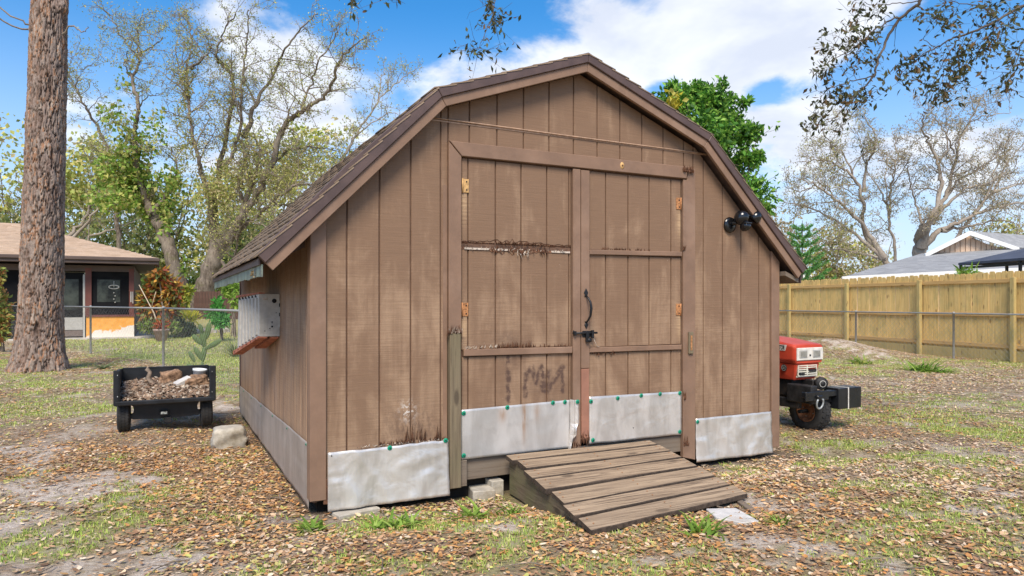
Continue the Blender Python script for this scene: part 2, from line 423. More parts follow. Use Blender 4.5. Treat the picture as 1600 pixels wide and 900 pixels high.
def vcol(name, rough=.7, trans=.0, spec=.3):
    m = bpy.data.materials.new(name); m.use_nodes = True; t = NT(m.node_tree); b = m.node_tree.nodes['Principled BSDF']
    a = t.new('ShaderNodeAttribute', attribute_name='Col')
    t.put(b.inputs['Base Color'], a.outputs['Color']); b.inputs['Roughness'].default_value = rough
    b.inputs['Specular IOR Level'].default_value = spec
    if trans:
        tr = t.new('ShaderNodeBsdfTranslucent'); t.put(tr.inputs['Color'], a.outputs['Color'])
        mx = t.new('ShaderNodeMixShader'); mx.inputs[0].default_value = trans
        t.l.new(b.outputs[0], mx.inputs[1]); t.l.new(tr.outputs[0], mx.inputs[2])
        t.l.new(mx.outputs[0], m.node_tree.nodes['Material Output'].inputs['Surface'])
    return m
M_LEAF = vcol('foliage', .55, .4); M_DRY = vcol('dry_leaf', .75, .12); M_GRASS = vcol('grass_blade', .6, .25); M_VC = vcol('coloured_surface', .85)

# ------------------------------------------------------------------ ground
SX, SY, SA = -1.3245, 4.5637, R(27.1135)         # the shed's front left corner and turn
SC, SS = math.cos(SA), math.sin(SA)
def loc2w(x, y): return SX + x * SC - y * SS, SY + x * SS + y * SC
def w2loc(X, Y):
    a, b = X - SX, Y - SY; return a * SC + b * SS, -a * SS + b * SC
def smooth(v, a, b):
    q = np.clip((np.asarray(v, float) - a) / (b - a), 0, 1); return q * q * (3 - 2 * q)
def terrain(x, y):
    x = np.asarray(x, float); y = np.asarray(y, float)
    z = -.03 + .55 * smooth(y, 29, 40) * smooth(-x, -40, 8)
    z = z + (fbm(x * .33, y * .33, 0, 3, 3) - .5) * .09 + (fbm(x * 2.3, y * 2.3, 0, 9, 3) - .5) * .035 * smooth(-y, -40, -14)
    lx, ly = w2loc(x, y)
    z = z - .05 * np.exp(-((lx - 2.4) / 2.2) ** 2 - ((ly + .1) / .45) ** 2)
    z = z + .42 * np.exp(-((x - 8.6) / 1.3) ** 2 - ((y - 18.6) / 1.1) ** 2)
    # the tree bed by the big oak
    z = z + .25 * np.exp(-((x + 17) / 3.5) ** 2 - ((y - 38) / 3) ** 2)
    d = np.maximum(np.maximum(-.15 - lx, lx - 4.47), np.maximum(-.15 - ly, ly - 4.9))
    k = smooth(d, 0, .8)
    return z * k + (1 - k) * (-.075 - .035 * np.clip(lx / 1.0, 0, 1))
def gz(x, y): return float(terrain(x, y))
def blobs(x, y, L):
    r = np.zeros_like(x)
    for px, py, rx, ry, w in L:
        Z = FPX * EYE / (py - HZ); X = (px - 800) / FPX * Z; a = rx / FPX * Z; b = ry * Z * Z / (FPX * EYE)
        r = np.maximum(r, w * np.exp(-((x - X) / a) ** 2 - ((y - Z) / b) ** 2))
    return r
SAND = [(50, 700, 110, 14, .9), (90, 752, 120, 28, 1), (20, 800, 80, 22, 1), (150, 733, 70, 12, .9), (70, 885, 150, 24, 1), (240, 878, 90, 15, .9), (440, 797, 42, 14, .9),
        (470, 832, 34, 12, .8), (1205, 785, 55, 12, 1), (1190, 838, 80, 16, 1), (1265, 850, 55, 12, .9), (1380, 882, 90, 14, .8), (1565, 768, 44, 9, .8),
        (350, 632, 60, 8, .7), (1240, 872, 60, 10, .6), (640, 845, 60, 8, .4), (1060, 868, 60, 10, .5), (1300, 546, 50, 10, .9), (520, 800, 60, 10, .6)]
GRS = [(1400, 700, 120, 25, .8), (1510, 670, 110, 20, .7), (700, 880, 170, 18, .75), (650, 808, 90, 14, .8), (900, 872, 130, 15, .6), (310, 800, 90, 25, .8), (230, 770, 60, 20, .5),
       (1560, 850, 60, 20, .7), (1440, 800, 70, 30, .6), (1330, 758, 50, 12, .6), (60, 858, 60, 14, .9), (60, 640, 130, 16, .6), (1300, 640, 70, 10, .5), (850, 812, 60, 14, .6),
       (1100, 812, 24, 10, .9), (480, 806, 16, 10, .9), (1480, 735, 60, 14, .6), (1200, 700, 60, 10, .4), (560, 870, 60, 15, .6), (1280, 690, 60, 12, .5), (200, 590, 200, 16, .7)]
def masks(x, y):
    n = fbm(x * 1.1, y * 1.1, 0, 21, 5); n2 = fbm(x * 3.1, y * 3.1, 0, 31, 4)
    n3 = fbm(x * 9, y * 9, 0, 51, 3); s = np.clip(blobs(x, y, SAND) * 1.45 + (n2 - .5) * 2.6 + (n3 - .5) * 3.4 - .42, 0, 1)
    s = np.maximum(s, smooth(n + .35 * n2, .80, .92) * .55)
    g = np.clip(blobs(x, y, GRS) * 1.0 + (n2 - .5) * 2.2 + (fbm(x * .6, y * .6, 0, 41, 3) - .5) * 1.2 + .19, 0, 1)
    # mown lawn beyond the wire fence on the left
    lawn = smooth(y + .95 * (x + 7.4), 14.5, 15.6) * smooth(-x, 2.5, 4.5)
    lawn2 = smooth(y, 17, 24) * (1 - smooth(-x, 2.5, 4.5)) * .5
    g = np.maximum(g, lawn * np.clip(.75 + (n2 - .5) * 1.4, 0, 1)); g = np.maximum(g, lawn2 * n)
    g = g * (1 - .8 * s)
    lx, ly = w2loc(x, y)
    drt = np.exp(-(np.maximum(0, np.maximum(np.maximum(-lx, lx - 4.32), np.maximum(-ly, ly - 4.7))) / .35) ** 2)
    return s, g, drt, lawn
m, t, b = material('sandy_ground', (.3, .25, .2), .95, 0, .15)
c = t.coord(); at_ = t.new('ShaderNodeAttribute', attribute_name='Col').outputs['Color']
ms, mg, md = t.sep(at_)[0:3]
nz = t.noise(c, 6, 6, .65); fine = t.noise(c, 60, 4, .7); vfine = t.noise(c, 240, 3, .6)
vc = t.vor(t.map(c, (22, 30, 22), rot=(0, 0, .5)), 1, out='Color'); v1 = t.sep(vc)[0]
sand = t.mix(t.sstep(nz, .3, .7), (.62, .52, .42), (.82, .71, .60)); sand = t.mix(t.math('MULTIPLY', t.sstep(fine, .42, .62), .6), sand, (.36, .28, .21)); sand = t.mix(t.math('MULTIPLY', t.sstep(v1, .78, .84), .6), sand, (.40, .28, .18))
dirt = t.mix(t.sstep(fine, .35, .65), (.14, .092, .06), (.42, .30, .20)); dirt = t.mix(t.math('MULTIPLY', t.sstep(nz, .35, .65), .45), dirt, (.50, .41, .31))
lit = t.ramp(v1, [(0, (.24, .16, .10)), (.2, (.44, .31, .20)), (.4, (.60, .47, .33)), (.6, (.46, .33, .21)), (.75, (.34, .34, .12)), (.88, (.52, .32, .16)), (1, (.68, .57, .44))], 'CONSTANT')
vd = t.vor(t.map(c, (22, 30, 22), rot=(0, 0, .5)), 1)
lit = t.mix(t.sstep(vd, .42, .75), lit, (.16, .11, .07))
far = t.sstep(t.sep(c)[1], 8, 15)
col = t.mix(t.math('ADD', .38, t.math('MULTIPLY', far, .45)), dirt, lit)
grs = t.mix(t.sstep(fine, .35, .65), (.34, .38, .10), (.52, .52, .18)); grs = t.mix(t.sstep(vfine, .5, .7), grs, (.17, .20, .05))
grs = t.mix(t.math('MULTIPLY', t.sstep(v1, .72, .8), .55), grs, (.38, .29, .17))
col = t.mix(t.math('MULTIPLY', mg, .8), col, grs); col = t.mix(ms, col, sand)
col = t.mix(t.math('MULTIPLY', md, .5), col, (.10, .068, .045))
t.put(b.inputs['Base Color'], col)
t.put(b.inputs['Normal'], t.bump(t.math('ADD', t.math('ADD', fine, t.math('MULTIPLY', vfine, .5)), t.math('MULTIPLY', vd, -.6)), .8, .02))
M_GROUND = m
xs = np.concatenate([-np.geomspace(900, 17.5, 26), np.arange(-17, 15, .085), np.geomspace(15.2, 900, 26)])
ys = np.concatenate([[-40, -20, -8, 0], np.arange(2.6, 24, .085), np.geomspace(24.3, 1500, 46)])
GX, GY = np.meshgrid(xs, ys); gx, gy = GX.ravel(), GY.ravel()
gzv = terrain(gx, gy); s_, g_, d_, _ = masks(gx, gy)
nx, ny = len(xs), len(ys); I = np.arange(nx * ny).reshape(ny, nx)
F = np.stack([I[:-1, :-1], I[:-1, 1:], I[1:, 1:], I[1:, :-1]], -1).reshape(-1, 4)
npmesh('ground', np.stack([gx, gy, gzv], 1), F, M_GROUND, col=np.stack([s_, g_, d_], 1), smooth=True, kind='structure')

# ------------------------------------------------------------------ the shed
shed = empty('barn_shed', 'brown gambrel-roofed wooden barn shed with double doors and metal skirts', 'shed', (SX, SY, 0), SA)
OUT = [(-.349, 1.632), (.843, 2.842), (2.101, 3.292), (3.372, 2.798), (4.556, 1.66)]
def offs(poly_, d):
    P = [Vector(p) for p in poly_]; out = []
    for i, p in enumerate(P):
        ns = []
        if i > 0: e = (p - P[i - 1]).normalized(); ns.append(Vector((-e.y, e.x)))
        if i < len(P) - 1: e = (P[i + 1] - p).normalized(); ns.append(Vector((-e.y, e.x)))
        m_ = sum(ns, Vector((0, 0))).normalized(); out.append(p - m_ * (d / m_.dot(ns[0])))
    return [tuple(q) for q in out]
UND = offs(OUT, .118); MID = offs(OUT, .052); LIP = offs(OUT, -.008); BRG = offs(OUT, -.020)
def roofz(x, L=UND):
    for a, b in zip(L, L[1:]):
        if a[0] <= x <= b[0]: return a[1] + (b[1] - a[1]) * (x - a[0]) / (b[0] - a[0])
    return L[0][1] if x < L[0][0] else L[-1][1]
YB = 4.5
YR = 4.30
def toppoly(x0, x1, z0, L=UND, up=.012):
    """outline of a board whose top follows the roof line"""
    ks = [x0] + [p[0] for p in L if x0 < p[0] < x1] + [x1]
    return [(x0, z0), (x1, z0)] + [(k, roofz(k, L) + up) for k in ks[::-1]]
# back plane of grooves and closed walls
bm = bmesh.new(); prism(bm, toppoly(.02, 1.0, .02), .012, .05); prism(bm, toppoly(3.2, 4.30, .02), .012, .05)
prism(bm, toppoly(1.0, 3.2, 2.40), .012, .05)
fw = obj('front_wall', bm, M_GAP, shed)
GR = [.2295 + .2264 * k for k in range(18)]
edges = [.085] + GR[0:4] + [.966]
def board(x0, x1, z0, parent=fw, top=None, y=0.0, z1=None, m_=M_SID, nm='siding_board'):
    bm = bmesh.new(); g = .0055
    if z1 is None: pl_ = toppoly(x0 + g, x1 - g, z0)
    else: pl_ = [(x0 + g, z0), (x1 - g, z0), (x1 - g, z1), (x0 + g, z1)]
    prism(bm, pl_, y, y + .014, .003)
    return obj(nm, bm, m_, parent)
for a, b_ in zip(edges, edges[1:]):
    board(a, b_, .05)
for a, b_ in zip([3.28] + GR[14:18], GR[14:18] + [4.225]): board(a, b_, .05)
ge = [.966] + [q for q in GR if 1.0 < q < 3.25] + [3.28]
for a, b_ in zip(ge, ge[1:]): board(a, b_, 2.50)
# inner dark box: side and rear walls
bm = bmesh.new(); prism(bm, [(4.27, -.02), (4.31, -.02), (4.31, roofz(4.31) + .02), (4.27, roofz(4.27) + .02)], .06, YB)
obj('right_wall', bm, M_SIDL, shed)
bm = bmesh.new(); prism(bm, toppoly(.02, 4.30, 0), YB - .03, YB); obj('rear_wall', bm, M_SIDL, shed)
bm = bmesh.new(); box(bm, .012, .04, .05, YB - .03, .0, roofz(.03) + .03); lw = obj('left_wall', bm, M_GAP, shed)
ySide = [.02] + [.205 + .2264 * k for k in range(20) if .205 + .2264 * k < YB - .1] + [YB]
for k, (a, b_) in enumerate(zip(ySide, ySide[1:])):
    bm = bmesh.new(); prism(bm, [(a + .004, .05), (b_ - .004, .05), (b_ - .004, roofz(0) + .02), (a + .004, roofz(0) + .02)], 0, .012, .0025, ax='x')
    obj('siding_board', bm, M_SIDL, lw)
# corner boards, side strip
def trimboard(nm, x0, x1, z0, z1, y0, y1, m_=M_TRIM, parent=shed, bev=.004, lab=None, roof=False):
    bm = bmesh.new()
    if roof: prism(bm, toppoly(x0, x1, z0), y0, y1, .004)
    else: box(bm, x0, x1, y0, y1, z0, z1, bev=bev)
    o = obj(nm, bm, m_, parent)
    if lab: o['label'] = lab
    return o
trimboard('corner_board', -.018, .088, .03, 0, -.022, .011, roof=True)
trimboard('corner_board', 4.222, 4.325, -.02, 0, -.022, .011, roof=True)
bm = bmesh.new(); box(bm, -.020, -.001, .013, .085, .03, roofz(0) - .02, bev=.003); obj('corner_board', bm, M_TRIM, shed)
bm = bmesh.new(); box(bm, -.016, .02, YB - .02, YB + .03, .03, roofz(0) + .02, bev=.003); obj('corner_board', bm, M_DRIP, shed)
bm = bmesh.new(); box(bm, .07, .1, -.019, -.004, .0, .17, bev=.003); obj('broken_trim_end', bm, M_SPLINT, shed)
# door frame
def quadboard(nm, pts, y0, y1, m_, parent=shed, cham=.004):
    bm = bmesh.new(); prism(bm, pts, y0, y1, cham); return obj(nm, bm, m_, parent)
quadboard('door_header', [(.966, 2.518), (1.062, 2.416), (3.178, 2.424), (3.20, 2.527)], -.034, .011, M_TRIM)
quadboard('door_jamb', [(.962, 1.125), (1.060, 1.125), (1.060, 2.412), (.962, 2.514)], -.030, .011, M_TRIM)
quadboard('door_jamb', [(3.146, .0), (3.284, -.035), (3.284, 2.515), (3.205, 2.515), (3.192, 2.415), (3.150, 2.415)], -.026, .011, M_TRIM)
o = quadboard('weathered_post', [(.966, .0), (1.052, .0), (1.050, 1.12), (.964, 1.13)], -.045, .011, M_POSTW); o['label'] = 'bare greenish lower door post'
quadboard('post_foot', [(1.056, -.0), (1.108, .0), (1.108, .19), (1.056, .19)], -.02, .011, M_SKIRT)
quadboard('side_trim_strip', [(.925, .36), (.957, .36), (.957, 2.2), (.925, 2.2)], -.004, .0, M_TRIM, cham=.001)
# skirt below the doors
quadboard('sill_board', [(1.112, .035), (3.15, .045), (3.15, .188), (1.112, .188)], .012, .04, M_SKIRT)
bm = bmesh.new(); box(bm, .05, 4.27, .10, .14, -.2, .3); box(bm, .05, .09, .14, YB - .1, -.2, .2); obj('underfloor_shade_panels', bm, M_DARK, shed)  # added near-black panels paint the shade in the gap below the floor
# doors
SP = random.Random(3)
def splinters(bm, x0, x1, z, n, h, y, mi=0, up=True):
    for k in range(n):
        x = SP.uniform(x0, x1); w = SP.uniform(.002, .007); hh = h * SP.uniform(.3, 1) * (1 if (up if up != 0 else SP.random() < .5) else -1)
        lean = SP.uniform(-.012, .012); yy = y - SP.uniform(0, .016); zz_ = z + SP.uniform(-.004, .004)
        a = bm.verts.new((x - w, yy + .004, zz_)); b1 = bm.verts.new((x + w, yy + .004, zz_)); c1 = bm.verts.new((x + lean, yy - SP.uniform(0, .012), zz_ + hh)); d1 = bm.verts.new((x, yy - .006, zz_ + hh * .2))
        for f in ((a, b1, d1), (b1, c1, d1), (c1, a, d1), (a, c1, b1)):
            q = bm.faces.new(f); q.material_index = mi
def door(lab, x0, x1, gro, bands, y):
    """bands: list of (z0, z1)"""
    bm = bmesh.new(); box(bm, x0, x1, y + .013, y + .035, .19, 2.412)
    d_ = obj('door', bm, M_GAP, shed); d_['label'] = lab
    xs_ = [x0] + gro + [x1]
    for z0, z1 in bands:
        for a, b_ in zip(xs_, xs_[1:]): 
            if b_ - a > .02: board(a, b_, z0, d_, y=y, z1=z1, nm='door_board')
    return d_
dl = door('left shed door with a rotten crack across it', 1.066, 2.018, [1.122, 1.347, 1.565, 1.792, 1.995], [(.2, .945), (1.0, 1.742), (1.79, 2.408)], -.004)
dr_ = door('right shed door with handle and bolt', 2.176, 3.142, [2.348, 2.573, 2.793, 3.029], [(.2, .935), (.985, 1.735), (1.775, 2.408)], -.004)
def rail(parent, x0, x1, z0, z1, z0b, z1b, m_=M_TRIM):
    return quadboard('door_rail', [(x0, z0), (x1, z0b), (x1, z1b), (x0, z1)], -.026, .010, m_, parent)
rail(dl, 1.08, 2.016, .953, 1.004, .945, .996); rail(dr_, 2.178, 3.13, .943, .984, .938, .980); rail(dr_, 2.178, 3.135, 1.733, 1.773, 1.747, 1.787)
for (a, b_, m_, z0, z1) in ((2.020, 2.088, M_TRIM, .17, 2.409),):
    bm = bmesh.new(); box(bm, a, b_, -.030, .010, z0, z1, bev=.003); obj('meeting_stile', bm, m_, dl)
bm = bmesh.new(); box(bm, 2.094, 2.172, -.033, .010, .82, 2.405, bev=.003); obj('meeting_stile', bm, M_TRIM, dr_)
bm = bmesh.new(); prism(bm, [(2.098, .29), (2.11, .245), (2.13, .26), (2.15, .235), (2.170, .28), (2.170, .816), (2.096, .816)], -.031, .010, .003)
o = obj('meeting_stile', bm, M_TRIMO, dr_); o['label'] = 'lower stile faded to reddish brown'
# rotten gash
bm = bmesh.new()
prev = None; N = 46
for k in range(N):                               # eaten-out edges of the boards above and below
    x = 1.068 + (2.012 - 1.068) * k / (N - 1); w = math.exp(-((x - 1.52) / .22) ** 2)
    zt = 1.79 + .004 + SP.uniform(0, .012) + w * SP.uniform(.0, .03); zb = 1.742 - SP.uniform(0, .008) - w * SP.uniform(0, .035)
    if prev:
        poly(bm, [(prev[0], -.0075, prev[1]), (x, -.0075, zt), (x, .004, zt - .02), (prev[0], .004, prev[1] - .02)])
        poly(bm, [(prev[0], -.0075, prev[2]), (x, -.0075, zb), (x, .004, zb + .02), (prev[0], .004, prev[2] + .02)])
        poly(bm, [(prev[0], .0035, prev[1]), (x, .0035, zt), (x, .0035, zb), (prev[0], .0035, prev[2])], 2)
    prev = (x, zt, zb)
splinters(bm, 1.08, 2.01, 1.785, 70, .018, -.006); splinters(bm, 1.35, 1.75, 1.79, 50, .03, -.006); splinters(bm, 1.3, 1.8, 1.745, 60, .05, -.006, 0, False)
splinters(bm, 1.08, 2.0, 1.745, 40, .02, -.006, 1, True); splinters(bm, 1.5, 1.62, 1.72, 10, .05, -.012, 1, False)
for x, L_ in ((1.09, .2), (1.83, .17), (1.34, .12)): box(bm, x, x + L_, -.012, -.004, 1.738, 1.752, 1)
gs = obj('rotten_crack', bm, [M_SPLINT, M_SPLINTW, M_GAP], dl); gs['label'] = 'rotten splintered crack with flaking paint'
# splinters at the rails, jambs, header end and skirt
bm = bmesh.new()
splinters(bm, 1.08, 1.35, 1.008, 30, .03, -.014, 1); splinters(bm, 1.2, 2.0, 1.0, 70, .035, -.006); splinters(bm, 1.35, 1.65, 1.004, 40, .06, -.008)
splinters(bm, 2.3, 2.8, 1.777, 60, .03, -.006); splinters(bm, 2.2, 2.45, .935, 30, .03, -.006, 0, False)
splinters(bm, .945, 1.06, 1.12, 40, .07, -.035); splinters(bm, .945, 1.06, 1.12, 16, .06, -.035, 1); splinters(bm, .945, 1.0, 1.12, 10, .1, -.03, 0, False)
splinters(bm, 3.13, 3.25, 2.48, 40, .04, -.035); splinters(bm, 3.13, 3.25, 2.5, 30, .05, -.035, 0, False)
splinters(bm, .45, .94, .36, 60, .035, -.004); splinters(bm, .3, .94, .355, 60, .02, -.005, 1); splinters(bm, .62, .92, .37, 22, .13, -.002)
splinters(bm, 2.09, 2.17, .27, 40, .06, -.02, 0, False); splinters(bm, 2.02, 2.09, .2, 20, .06, -.02, 0, True); splinters(bm, 3.15, 3.2, .1, 20, .1, -.02)
splinters(bm, 3.15, 3.17, .5, 14, .1, -.02, 0); splinters(bm, 3.145, 3.16, 1.8, 20, .06, -.02, 0)
o = obj('splinters', bm, [M_SPLINT, M_SPLINTW], shed); o['kind'] = 'stuff'
# hinges, catch block
def hinge(parent, x, z, m_, w=.035):
    bm = bmesh.new(); box(bm, x - w, x + w * .55, -.010, -.0045, z - .05, z + .05, bev=.001); tube(bm, [(x - w if parent is dl else x + w * .6, -.012, z - .052), (x - w if parent is dl else x + w * .6, -.012, z + .052)], .006, 6)
    for zz_ in (-.03, .03): box(bm, x - .005, x + .005, -.013, -.010, z + zz_ - .005, z + zz_ + .005, 1)
    return obj('hinge', bm, [m_, M_BLK], parent)
hinge(dl, 1.108, 2.205, M_BRASS, .032); hinge(dl, 1.104, 1.295, M_RUSTH, .032); hinge(dr_, 3.115, 2.205, M_RUSTH, .03); hinge(dr_, 3.112, 1.285, M_RUSTH, .03)
bm = bmesh.new(); box(bm, 3.196, 3.245, -.045, -.0265, .90, 1.09, bev=.003); box(bm, 3.212, 3.23, -.047, -.045, .93, 1.06, 1); o = obj('turn_block', bm, [M_POSTW, M_RUSTH], shed)
# handle
bm = bmesh.new()
def leafplate(bm, x, z, s, up):
    pts = [(0, .055 * up), (.012, .035 * up), (.02, .018 * up), (.010, .005 * up), (.016, -.012 * up), (-.016, -.012 * up), (-.010, .005 * up), (-.02, .018 * up), (-.012, .035 * up)]
    prism(bm, [(x + a * s, z + b_ * s) for a, b_ in pts], -.040, -.0335, .0015)
leafplate(bm, 2.135, 1.405, 1, 1); leafplate(bm, 2.137, 1.185, .9, -1)
tube(bm, [(2.135, -.042, 1.40), (2.137, -.062, 1.385), (2.146, -.083, 1.35), (2.150, -.09, 1.30), (2.146, -.083, 1.24), (2.138, -.062, 1.205), (2.136, -.042, 1.19)], [.006, .008, .009, .011, .009, .008, .006], 8)
obj('pull_handle', bm, M_BLK, dr_)
bm = bmesh.new(); box(bm, 2.10, 2.20, -.0385, -.034, 1.07, 1.12, bev=.001); tube(bm, [(2.005, -.046, 1.103), (2.235, -.046, 1.103)], .0085, 8); box(bm, 2.015, 2.035, -.055, -.031, 1.085, 1.12, bev=.002)
box(bm, 2.125, 2.15, -.06, -.038, 1.03, 1.115, bev=.003); box(bm, 2.18, 2.20, -.058, -.038, 1.06, 1.125, bev=.003)
lathe(bm, [(.0, -.012), (.017, -.012), (.019, 0), (.017, .012), (0, .012)], 12, 0, T(2.155, -.052, 1.045, R(90)))
tube(bm, [(2.01, -.05, 1.105), (2.005, -.055, 1.125)], .006, 6)
obj('sliding_bolt', bm, M_BLK, dr_)
bm = bmesh.new(); tube(bm, [(2.20, -.04, 1.07), (2.215, -.045, 1.03), (2.24, -.035, .995), (2.27, -.03, .985)], .0022, 5); obj('bolt_cord', bm, M_SPLINTW, dr_)
# wire across the gable and small marks
bm = bmesh.new(); tube(bm, [(.81, -.012, 2.674), (1.5, -.010, 2.672), (2.2, -.011, 2.668), (2.9, -.009, 2.668), (3.47, -.012, 2.666)], .0055, 6); box(bm, .80, 3.48, -.004, -.0, 2.655, 2.665)
obj('gable_wire', bm, simple('pale_painted_wire', (.42, .27, .18), .6, 0, .2, 30, 0), shed)
bm = bmesh.new(); lathe(bm, [(.0, .004), (.018, .004), (.02, 0)], 10, 0, T(2.49, -.034, 2.475, R(90)) @ Matrix.Scale(1.5, 4, (0, 1, 0))); lathe(bm, [(0, .009), (.007, .008), (.008, .003)], 8, 1, T(2.49, -.034, 2.475, R(90)))
obj('hook_stub', bm, [M_BRASS, M_SPLINT], shed)
# roof: decking, rake boards, drip edges, shingles
def eavx(y, left):                               # the eaves splay slightly over the length of the roof
    q = (y + .1) / 4.4; return .012 * q if left else -.02 * q
bm = bmesh.new(); under = offs(OUT, .06); deck_t = offs(OUT, .012)
for i in range(4):
    for (a, b_) in (((-.088, YR)),):
        q = [under[i], under[i + 1], deck_t[i + 1], deck_t[i]]
        vs = []
        for y in (a, b_):
            vs.append([bm.verts.new((p[0] + (eavx(y, True) if (i == 0 and k in (0, 3)) else eavx(y, False) if (i == 3 and k in (1, 2)) else 0), y, p[1])) for k, p in enumerate(q)])
        bm.faces.new(vs[0]); bm.faces.new(vs[1][::-1])
        for k in range(4): bm.faces.new((vs[0][k], vs[0][k - 1], vs[1][k - 1], vs[1][k]))
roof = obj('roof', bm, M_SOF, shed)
for i in range(4):
    e = (Vector(MID[i + 1]) - Vector(MID[i])).normalized() * .0012
    def cut(L, k, s): return (L[k][0] + s * e.x, L[k][1] + s * e.y)
    quadboard('rake_board', [cut(UND, i, 1), cut(UND, i + 1, -1), cut(MID, i + 1, -1), cut(MID, i, 1)], -.112, -.086, M_TRIM, roof, .003)
    bul = [((BRG[0][0] + BRG[1][0]) / 2 - .022, (BRG[0][1] + BRG[1][1]) / 2 + .022)] if i == 0 else []
    quadboard('drip_edge', [cut(MID, i, 1), cut(MID, i + 1, -1), cut(BRG, i + 1, -1)] + bul + [cut(BRG, i, 1)], -.128, -.088, M_DRIP, roof, .004)
    # second rake lath right at the wall
bm = bmesh.new(); box(bm, 0, 1, 0, 1, 0, 1); bm.free()
# soffit return boards and rafter tails at the right eave
bm = bmesh.new(); prism(bm, [(4.335, 1.60), (4.51, 1.535), (4.51, 1.575), (4.335, 1.64)], -.08, .3); obj('soffit_return', bm, M_SKIRT, roof)
for y in np.arange(.4, 4.6, .6):
    bm = bmesh.new(); box(bm, 4.33, 4.50, y, y + .04, 1.58, 1.66); obj('rafter_tail', bm, M_SKIRT, roof)
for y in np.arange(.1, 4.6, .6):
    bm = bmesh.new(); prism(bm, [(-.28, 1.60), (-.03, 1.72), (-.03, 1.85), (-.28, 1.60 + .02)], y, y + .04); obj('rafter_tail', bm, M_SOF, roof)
def eaveboard(left, z0, z1, dx_, m_, nm, drop=0):
    bm = bmesh.new(); n = 24; rows = []
    for k in range(n + 1):
        y = -.085 + (YR + .085) * k / n; x = (OUT[0][0] if left else OUT[-1][0]) + eavx(y, left) + (-dx_ if left else dx_)
        w = SP.uniform(-.003, .003); j = SP.uniform(0, .014) if drop else 0
        rows.append([bm.verts.new(p) for p in ((x + w, y, z1), (x + w, y, z0 + j), (x + w + (.01 if left else -.01), y, z0 + j), (x + w + (.01 if left else -.01), y, z1))])
    for a, b_ in zip(rows, rows[1:]):
        for k in range(4): bm.faces.new((a[k - 1], a[k], b_[k], b_[k - 1]))
    bm.faces.new(rows[0]); bm.faces.new(rows[-1][::-1])
    return obj(nm, bm, m_, roof)
eaveboard(True, 1.505, 1.588, -.016, M_PAT, 'eave_strip', 1); eaveboard(True, 1.585, 1.628, -.002, M_DRIP, 'eave_drip')
eaveboard(False, 1.53, 1.64, -.016, M_DRIP, 'eave_strip')
bm = bmesh.new(); 
for k in range(60):
    a = SP.uniform(0, 6.28); r_ = abs(SP.gauss(0, .022)); x, y, z = -.345 - SP.uniform(0, .015), -.02 + .7 * .3 + r_ * math.cos(a) * 1.2, 1.535 + r_ * math.sin(a)
    v = [bm.verts.new((x + SP.uniform(-.008, .008), y + SP.uniform(-.01, .01), z + SP.uniform(-.01, .01))) for _ in range(3)]; bm.faces.new(v)
o = obj('lichen_tuft', bm, simple('tan_lichen', (.34, .25, .13), .9, 0, .4, 40, .2), roof); o['kind'] = 'stuff'
V = []; Fq = []
for i in range(4):
    a, b_ = Vector(LIP[i]), Vector(LIP[i + 1]); low, hi = (a, b_) if a.y < b_.y else (b_, a)
    L_ = (hi - low).length; e = (hi - low) / L_; nrm = Vector((-e.y, e.x)); nrm = nrm if nrm.y > 0 else -nrm
    n = int(L_ / .14)
    for k in range(n + 1):
        d0 = k * .14 - .02; d1 = min(d0 + .17, L_ + .01); y = -.135 - SP.uniform(0, .01) - (k % 2) * .15
        while y < YR + .01:
            y1 = min(y + .30, YR + .015); y0 = max(y, -.135)
            if y1 - y0 > .03:
                j = SP.uniform(-.006, .006); h0 = .012 + SP.uniform(0, .006); h1 = .003
                for (dd, hh) in ((d0 + j, h0), (d1, h1)):
                    p = low + e * dd
                    ex = [(eavx(yy, low.x < 2)) * (1 - min(1, max(0, dd / L_))) if i in (0, 3) else 0 for yy in (y0, y1)]
                    for yy, xx_ in ((y0 + .003, ex[0]), (y1 - .003, ex[1])): V.append((p.x + nrm.x * hh + xx_, yy, p.y + nrm.y * hh))
                for (dd, hh) in ((d0 + j, h0 - .009), (d1, h1 - .009)):
                    p = low + e * dd
                    for yy, xx_ in ((y0 + .003, ex[0]), (y1 - .003, ex[1])): V.append((p.x + nrm.x * hh + xx_, yy, p.y + nrm.y * hh))
                s = len(V) - 8
                Fq += [(s, s + 1, s + 3, s + 2), (s, s + 4, s + 5, s + 1), (s, s + 2, s + 6, s + 4), (s + 1, s + 5, s + 7, s + 3)]
            y += .30
o = npmesh('shingles', V, Fq, M_SHIN, roof, kind='stuff')

